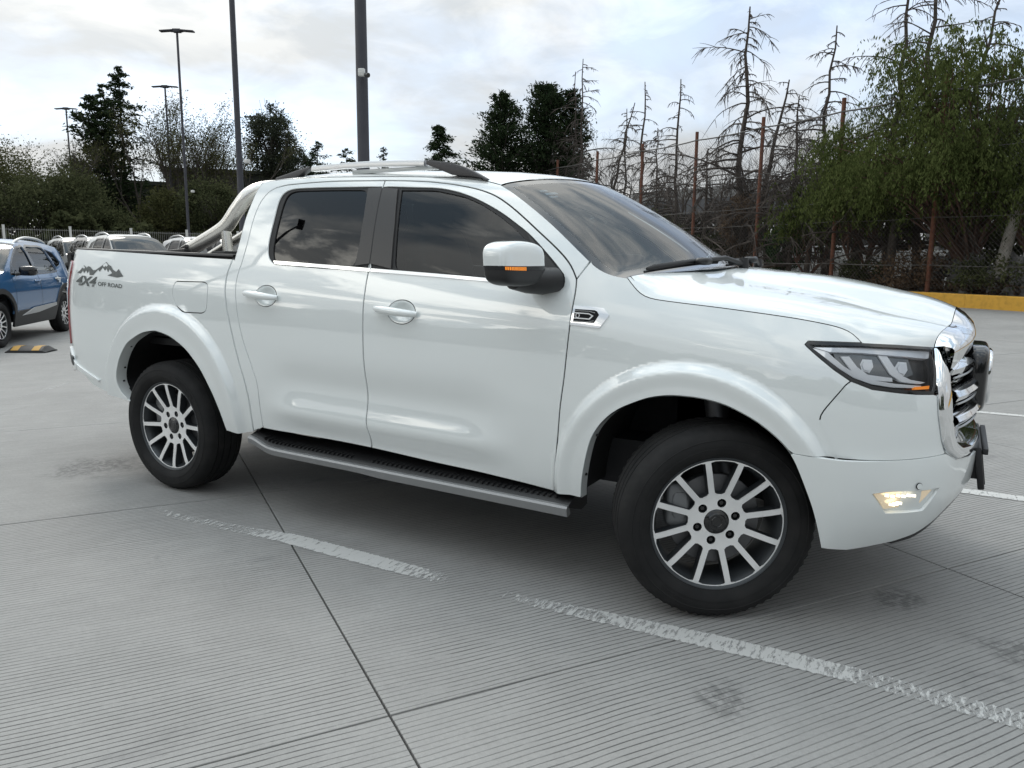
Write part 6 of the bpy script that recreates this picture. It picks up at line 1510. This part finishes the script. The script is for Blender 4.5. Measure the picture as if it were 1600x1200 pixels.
DCG = 'bare dead conifers behind the chain-link fence'
dead_conifer('tallest bare dead conifer with drooping limbs, in the middle of the row behind the fence', 1150, behind(1150, 1.6), 12, .17, 3.3, 11, nb=62, twig=12, fuzz=0)
dead_conifer('thin straight dead conifer with a broken crown between two rusty posts', 1052, behind(1052, 1.5), 124, .11, 2.4, 12, nb=34, twig=8)
dead_conifer('slim dead tree with a leafy tuft of green near its bent top', 998, behind(998, 2.2), 128, .11, 1.7, 13, nb=30, twig=8)
dead_conifer('needle-thin dead conifer rising beside the dark cypress clump', 904, behind(904, 2.4), 92, .10, 2.6, 14, nb=40, twig=9, lean=.0)
dead_conifer('dead tree with its top hooked sideways, against the dark cypress', 893, behind(893, 3.4), 112, .09, 1.6, 15, nb=26, twig=6)
dead_conifer('leaning dead trunk right of the dark cypress clump', 932, behind(932, 1.4), 160, .12, 2.0, 16, nb=26, lean=.20)
dead_conifer('short bare conifer among the thin ones left of the pale sky gap', 972, behind(972, 2.0), 170, .08, 1.8, 17, nb=30)
dead_conifer('bare conifer with long curving limbs just left of the weeping green tree', 1262, behind(1262, 1.4), 42, .11, 2.7, 18, nb=40, twig=10, lean=.05)
dead_conifer('dead tree leaning right behind the tallest bare conifer', 1176, behind(1176, 2.6), 125, .15, 2.2, 19, nb=30, lean=.13)
dead_conifer('bare crown spearing up through the left of the weeping green tree', 1383, behind(1383, 2.2), -60, .14, 3.2, 20, nb=46, twig=8)
dead_conifer('bare crown spearing up through the middle of the weeping green tree', 1432, behind(1432, 2.6), -110, .14, 2.9, 21, nb=42, twig=7, lean=-.03)
dead_conifer('dead tree leaning out over the top right corner', 1450, behind(1450, 2.8), -70, .10, 2.6, 22, nb=34, twig=7, lean=.17)
dead_conifer('brown bushy dead conifer in front of the dark cypress clump', 862, behind(862, 1.4), 196, .09, 2.6, 23, nb=70, twig=13, start=.05)
dead_conifer('low spreading dead tree right of the thin broken conifer', 1098, behind(1098, 1.2), 232, .11, 3.0, 24, nb=44, twig=11, start=.05)
dead_conifer('bare tree with tangled twigs between the last two rusty posts left of the green tree', 1232, behind(1232, 1.0), 150, .10, 2.6, 25, nb=46, twig=12, start=.05)
dead_conifer('small tangled dead tree beside the windscreen edge', 1020, behind(1020, 2.6), 200, .08, 2.4, 26, nb=46, twig=11, start=.05)
dead_conifer('grey twiggy dead tree low in front of the cypress clump', 905, behind(905, 1.2), 215, .08, 2.6, 27, nb=50, twig=12, start=.04)
for px_, b_, tp_, sd_, lb_ in ((958, 4.0, 205, 141, 'tangle of fine bare twigs left of the slim dead tree'), (1042, 5.0, 215, 142, 'bare twiggy tree behind the thin broken conifer'), (1105, 3.0, 190, 143, 'bare tree with spreading grey limbs left of the tallest dead conifer'), (1205, 3.6, 175, 144, 'leaning tangle of bare limbs right of the tallest dead conifer'), (1290, 3.0, 165, 145, 'bare tangled limbs behind the rusty post beside the green tree'), (1340, 4.0, 120, 146, 'bare limbs arching out from the left of the weeping green tree')):
    bare_tree(lb_, px_, behind(px_, b_), tp_, .95, sd_, zb=.38, r0=.13, depth=6, fork=.05, kids=2, upb=.3, bark='bark_dead', name='bare_tree')
pepper_tree('large weeping green pepper tree filling the right side behind the fence', 1512, behind(1512, 2.2), 31, 3800, top_py=28, wpx=285, bot_py=325, shift=-52)
pepper_tree('weeping green tree cut off by the right edge, its trunk bare and reddish', 1640, behind(1640, 2.6), 32, 1600, top_py=85, wpx=230, bot_py=335, shift=10)
pepper_tree('small weeping green tree filling the gap left of the large one', 1345, behind(1345, 2.0), 33, 1000, top_py=235, wpx=190, bot_py=345, trunk=.10, sl=(.5, 1.2))
pepper_tree('low green weeping shrub hanging behind the third rusty post', 1262, behind(1262, 1.4), 34, 420, top_py=285, wpx=110, bot_py=365, trunk=.07, sl=(.4, 1.0), name='weeping_shrub')
blob_tree('vine-smothered brown stump below the tallest dead conifer', 1160, behind(1160, 1.6), 300, 405, 78, 41, 'lf_dry', 5200, .13, .38, 34, name='vine_stump', trunk=.3)
blob_tree('dark green shrub left of the vine-smothered stump', 1095, behind(1095, 1.6), 372, 415, 120, 42, 'lf_bush', 4200, .16, .38, 30, name='shrub', cat='shrub')
blob_tree('green young conifer shrub right of the stump', 1228, behind(1228, 1.6), 350, 425, 74, 43, 'lf_conifer', 3600, .14, .38, 30, name='shrub', cat='shrub')
blob_tree('dark tangle of undergrowth behind the bonnet edge', 1352, behind(1352, 1.2), 408, 440, 80, 44, 'lf_bush', 1800, .13, .38, 30, name='shrub', cat='shrub')
blob_tree('brown undergrowth at the foot of the pepper tree', 1440, behind(1440, 1.0), 395, 455, 120, 45, 'lf_dry', 3000, .11, .38, 30, name='shrub', cat='shrub')
blob_tree('dark undergrowth at the right edge above the yellow kerb', 1570, behind(1570, 1.0), 400, 462, 130, 46, 'lf_bush', 2600, .11, .38, 26, name='shrub', cat='shrub')
blob_tree('dark ivy mass hanging between the fence posts behind the screen', 1010, behind(1010, 1.6), 335, 405, 120, 47, 'lf_bush', 4200, .2, .38, 30, name='shrub', cat='shrub')
for k, (px, d, H, r, lb, mt_) in enumerate(((1562, behind(1562, 1.3), 3.6, .17, 'pale grey-barked trunk at the right edge behind the fence', 'bark_pale'), (1388, behind(1388, 1.2), 3.2, .15, 'dark bare trunk left of the nearest rusty post', 'bark'))):
    t_ = empty('tree_trunk', gp(px, d, .38)); tag(t_, lb, 'tree trunk'); b = MB(); rnd = random.Random(60+k); c = bez((0, 0, -.1), (.08, 0, 1), H, 0, rnd, 6, .06); b.tube(c, [r*(1.15-.06*i) for i in range(7)], 10); link('trunk', b.mesh('trunk', M[mt_], 60), t_)
    b = MB(); q = bez(c[4], (.9, .2, .7), 1.6, -.2, rnd, 4, .1); b.tube(q, [r*.5, r*.42, r*.35, r*.3, r*.25], 7); q = bez(c[5], (-.7, .2, .9), 1.4, -.2, rnd, 4, .1); b.tube(q, [r*.45, r*.38, r*.3, r*.25, r*.2], 7); link('limbs', b.mesh('limbs', M[mt_], 60), t_)
# rubble heap
M['stone'] = mat('rubble_stone', (.105, .103, .105), .9, noise=(5, (.20, .195, .19), .35, .7), bump=.5)
heap = empty('rubble_heap', gp(1545, behind(1545, .35), .38)); tag(heap, 'heap of grey rubble stones under the pepper tree above the yellow kerb', 'rubble heap')
rnd = random.Random(77); stones = []
for k in range(5):
    bm = bmesh.new(); bmesh.ops.create_icosphere(bm, subdivisions=2, radius=1)
    for v in bm.verts: v.co *= rnd.uniform(.78, 1.1); v.co = Vector((round(v.co.x*2.6)/2.6*.55+v.co.x*.45, round(v.co.y*2.6)/2.6*.55+v.co.y*.45, v.co.z))
    me = bpy.data.meshes.new('stone'); bm.to_mesh(me); bm.free(); me.materials.append(M['stone']); stones.append(me)
sd = Vector((UX, UY, 0)); nd_ = Vector((-UY, UX, 0))
for k in range(120):
    o = link('stone', rnd.choice(stones), heap); t = rnd.random(); h_ = rnd.random()**1.2*1.25; s_ = rnd.uniform(.13, .30); q = sd*rnd.uniform(-2.6, 3.2)+nd_*(.3+h_*1.0+rnd.uniform(-.1, .3)); o.location = (q.x, q.y, h_*.95); o.scale = (s_*rnd.uniform(.8, 1.3), s_, s_*rnd.uniform(.6, .9)); o.rotation_euler = (rnd.uniform(0, 6), rnd.uniform(0, 6), rnd.uniform(0, 6))
# grey wall courses, rail and overpass beyond
M['wall_grey'] = mat('grey_wall', (.34, .34, .335), .85, noise=(1.5, (.44, .44, .43), .35, .7)); M['deck'] = mat('overpass_concrete', (.20, .20, .20), .85, noise=(.8, (.27, .27, .265), .35, .7)); M['deck_dark'] = mat('overpass_beam', (.10, .105, .115), .8)
M['rail_white'] = mat('pale_rail_paint', (.45, .46, .46), .6)
def run(px0, d0, px1, d1): a, c = Vector(gp(px0, d0)), Vector(gp(px1, d1)); v = c-a; return a, v.length, math.atan2(v.y, v.x)
a, L_, an = run(1130, 42, 1470, 36); bw = empty('boundary_wall', a, an); tag(bw, 'low grey wall of four stepped courses behind the fence, above the bonnet', 'wall')
for i in range(4):
    for j in range(6): b = MB(); b.box((L_*(j+.5)/6, .10*i, .78+.27*i), (L_/12-.03, .16, .115), None, .015); link('wall_course', b.mesh('wall_course', M['wall_grey'], 0), bw)
b = MB(); b.box((L_/2, .3, .35), (L_/2, .25, .32)); link('wall_footing', b.mesh('wall_footing', M['wall_grey'], 0), bw)
gr = empty('guard_rail', vadd(a, (0, .8, 0)), an); tag(gr, 'pale steel rail on thin posts above the low grey wall', 'railing')
for i in range(15): b = MB(); b.box((L_*i/14, .5, 1.0), (.035, .035, 1.0)); link('post', b.mesh('post', M['rail_white'], 0), gr)
for z in (1.55, 1.78, 2.0): b = MB(); b.tube([(0, .5, z), (L_, .5, z)], .03, 6); link('rail', b.mesh('rail', M['rail_white'], 0), gr)
a, L_, an = run(985, 66, 1700, 48); ov = empty('overpass', a, an); tag(ov, 'dark road overpass with pale parapet crossing behind the bare trees', 'overpass')
zt = zat(1100, 312, 60)
b = MB(); b.box((L_/2, 4, zt-.4), (L_/2, 4, .55)); link('deck', b.mesh('deck', M['deck_dark'], 0), ov)
b = MB(); b.box((L_/2, .1, zt+.55), (L_/2, .12, .42)); link('parapet', b.mesh('parapet', M['deck'], 0), ov)
for z in (zt+1.15, zt+1.4): b = MB(); b.tube([(0, .1, z), (L_, .1, z)], .04, 6); link('rail', b.mesh('rail', M['rail_white'], 0), ov)
for i in range(6): b = MB(); b.box((L_*(i+.4)/6, 3.5, (zt-.9)/2), (.45, 1.6, (zt-.9)/2), None, .05); link('pier', b.mesh('pier', M['deck'], 0), ov)
for i in range(14): b = MB(); b.box((L_*(i+.5)/14, .1, zt+1.2), (.04, .04, .25)); link('rail_post', b.mesh('rail_post', M['rail_white'], 0), ov)
# far green cover that closes the view under the trees
def hedge(name, label, px0, d0, px1, d1, H, seed, lf, n, leaf, depth=2.5, zb=0):
    rnd = random.Random(seed); a, L_, an = run(px0, d0, px1, d1); C = []; D = []; S_ = []
    root = empty(name, (a.x, a.y, zb), an); ph = [rnd.uniform(0, 6) for _ in range(4)]
    for k in range(n):
        x = rnd.random()*L_; hh = H*(.72+.16*math.sin(x*.55+ph[0])+.12*math.sin(x*1.7+ph[1])+.08*math.sin(x*4.1+ph[2])); z = hh*rnd.random()**.8; C.append((x, rnd.uniform(0, depth)*(1-.6*z/hh), z)); D.append((rnd.gauss(0, 1), rnd.gauss(0, 1), rnd.gauss(0, .7))); S_.append(leaf*rnd.uniform(.6, 1.5))
    S_ = np.array(S_); lv = leaves('foliage', C, D, S_, S_*.5, M[lf], root, seed); 
    b = MB()
    for k in range(int(L_*1.2)): x = rnd.random()*L_; b.tube(bez((x, rnd.uniform(.3, depth), 0), (rnd.gauss(0, .2), 0, 1), H*rnd.uniform(.5, .95), 0, rnd, 4, .15), [.05, .04, .03, .02, .01], 4, cap=False)
    st = link('stems', b.mesh('stems', M['bark'], 0), root); tag(lv, kind='stuff'); tag(st, kind='stuff'); tag(root, label, 'hedge'); return root
hedge('hedgerow', 'dark overgrown bank of shrubs beyond the overpass', 880, 74, 1760, 56, 5.6, 91, 'lf_bush', 26000, .42, 5)
hedge('hedgerow', 'low dark shrubs along the foot of the chain-link fence', 900, behind(900, .5), 1660, behind(1660, .35), .42, 92, 'lf_dry', 9000, .11, .9, .38)
# middle distance
conifer('left-hand one of two dark ragged cypresses right of the cab roof', 785, 48, 148, 3.4, 101, nb=190, per=110, shape=.55, leaf=.26, up=.75, droop=.1, start=.03)
conifer('right-hand, denser one of two dark ragged cypresses right of the cab roof', 850, 49, 136, 3.4, 102, nb=220, per=120, shape=.45, leaf=.26, up=.85, droop=.0, start=.03)
conifer('dark narrow cypress half hidden by the brown dead conifer', 889, 50, 146, 2.4, 103, nb=150, per=90, shape=.4, leaf=.24, up=.9, droop=.0)
conifer('dark fir with level boughs above the roof rails', 687, 54, 194, 4.4, 104, nb=150, per=110, shape=.9, leaf=.26, up=.1, droop=.35)
conifer('tip of a young fir over the roof rail', 602, 58, 228, 2.6, 105, nb=60, per=40, shape=.9, leaf=.24, up=.3)
conifer('low flat-topped conifer just left of the near lamp post', 545, 58, 232, 4.0, 106, nb=70, per=50, shape=.8, leaf=.26, up=.2)
conifer('small dark conifer with stubby boughs left of the roof rail', 502, 58, 220, 3.2, 107, nb=80, per=50, shape=.8, leaf=.26, up=.3)
blob_tree('round grey-green gum tree behind the distant lamp post', 430, 62, 158, 285, 74, 108, 'lf_gum', 15000, .17, 0, 64, trunk=.2, dens=.5, name='gum_tree')
blob_tree('small grey gum tree between the round one and the dark conifer', 468, 64, 226, 300, 52, 109, 'lf_gum', 6500, .17, 0, 30, trunk=.15, dens=.5, name='gum_tree')
hedge('hedgerow', 'dark line of shrubs seen between cab roof and roof rails', 400, 66, 1000, 60, 4.6, 93, 'lf_dark', 14000, .42, 4)
# left side
conifer('tall spired dark conifer, highest tree on the left', 205, 66, 104, 3.0, 111, nb=150, per=56, shape=.6, leaf=.34, up=.1, droop=.35, gap=.15)
conifer('dark broad conifer leaning against the tall spired one', 165, 64, 152, 3.2, 112, nb=150, per=70, shape=.42, leaf=.34, up=.35, droop=.1)
conifer('thin dark conifer left of the spired one with a bent tip', 180, 65, 132, 2.0, 113, nb=90, per=44, shape=.6, leaf=.30, up=.3, droop=.1, gap=.2)
bare_tree('wide leafless tree with upswept branches right of the spired conifer', 290, 62, 138, .62, 121, lf=M['lf_olive'], nleaf=7500, r0=.26, depth=6, fork=.05, leafsize=.145, kids=2, upb=1.0)
bare_tree('leafless upswept tree left of the lamp posts', 238, 63, 135, .50, 122, lf=M['lf_olive'], nleaf=6000, r0=.24, depth=6, fork=.05, leafsize=.145, kids=2, upb=1.1)
bare_tree('leafless tree just left of the tall cut-off lamp post', 345, 61, 176, .65, 123, lf=M['lf_olive'], nleaf=4600, r0=.2, depth=6, fork=.05, leafsize=.135, kids=2, upb=1.0)
bare_tree('thin twiggy tree left of the leftmost lamp post', 68, 60, 204, .75, 124, lf=M['lf_olive'], nleaf=2400, r0=.18, depth=6, fork=.2, leafsize=.135, kids=2)
bare_tree('thin twiggy tree right of the leftmost lamp post', 128, 61, 212, .7, 125, lf=M['lf_olive'], nleaf=1600, r0=.16, depth=5, fork=.2, leafsize=.135, kids=3)
blob_tree('broad olive-green tree far out beyond the left edge', -260, 58, 230, 360, 260, 138, 'lf_olive', 12000, .22, 0, 60, dens=.5)
blob_tree('bushy olive-green tree at the left edge', 5, 56, 238, 345, 120, 131, 'lf_olive', 15000, .15, 0, 60, dens=.55)
blob_tree('dark leafy tree over the blue car', 92, 54, 270, 372, 130, 132, 'lf_bush', 16000, .17, 0, 60, dens=.5)
blob_tree('dark bushy tree behind the leftmost lamp post', 40, 52, 290, 372, 130, 133, 'lf_bush', 14000, .16, 0, 60, dens=.5)
blob_tree('low dark tree right of the leftmost lamp post', 150, 52, 320, 375, 90, 134, 'lf_bush', 11000, .16, 0, 40, dens=.5)
blob_tree('green bush in front of the dark hall', 265, 55, 300, 372, 90, 135, 'lf_olive', 11000, .16, 0, 40, dens=.5)
blob_tree('dark ivy-clad tree under the roll bar', 335, 54, 285, 375, 100, 136, 'lf_bush', 12000, .17, 0, 50, dens=.5)
hedge('hedgerow', 'dense dark belt of shrubs behind the white panel fence', -760, 47, 470, 54, 3.6, 94, 'lf_bush', 40000, .32, 3)
M['hall'] = mat('hall_cladding', (.018, .022, .016), .8, noise=(.6, (.028, .032, .024), .4, .7)); M['hall_dark'] = mat('hall_opening', (.055, .058, .055), .7); M['louvre'] = mat('louvre', (.16, .17, .165), .6)
a, L_, an = run(268, 70, 470, 70); ha = empty('hall', a, an); tag(ha, 'dark flat-roofed hall behind the trees left of the cab', 'building')
zh = zat(370, 271, 70); b = MB(); b.box((L_/2, 6, zh/2), (L_/2, 6, zh/2)); link('wall', b.mesh('wall', M['hall'], 0), ha); b = MB(); b.box((L_/2, 6, zh+.12), (L_/2+.3, 6.3, .12)); link('roof', b.mesh('roof', M['hall'], 0), ha)
b = MB(); b.box((L_*.42, -.05, zat(350, 310, 70)), (1.6, .06, .10)); link('light_slot', b.mesh('light_slot', M['louvre'], 0), ha)
a, L_, an = run(90, 74, 300, 74); h2 = empty('hall', a, an); tag(h2, 'lower dark hall with grey louvred bays seen through the trees', 'building')
zh = zat(200, 288, 74); b = MB(); b.box((L_/2, 6, zh/2), (L_/2, 6, zh/2)); link('wall', b.mesh('wall', M['hall'], 0), h2); b = MB(); b.box((L_/2, 6, zh+.15), (L_/2+.3, 6.3, .15)); link('roof', b.mesh('roof', M['hall'], 0), h2)
for z0_, z1_, f0_, f1_ in ((300, 318, .62, .86), (322, 334, .64, .90), (340, 362, .66, .84)):
    za, zb_ = zat(230, z1_, 73.9), zat(230, z0_, 73.9); bay = MB(); bay.box((L_*(f0_+f1_)/2, -.08, (za+zb_)/2), (L_*(f1_-f0_)/2, .08, (zb_-za)/2)); bo = link('louvred_bay', bay.mesh('louvred_bay', M['hall_dark'], 0), h2)
    n = max(2, int((zb_-za)/.22))
    for i in range(n): q = MB(); q.box((L_*(f0_+f1_)/2, -.20, za+(zb_-za)*(i+.5)/n), (L_*(f1_-f0_)/2, .05, .035)); link('slat', q.mesh('slat', M['louvre'], 0), bo)
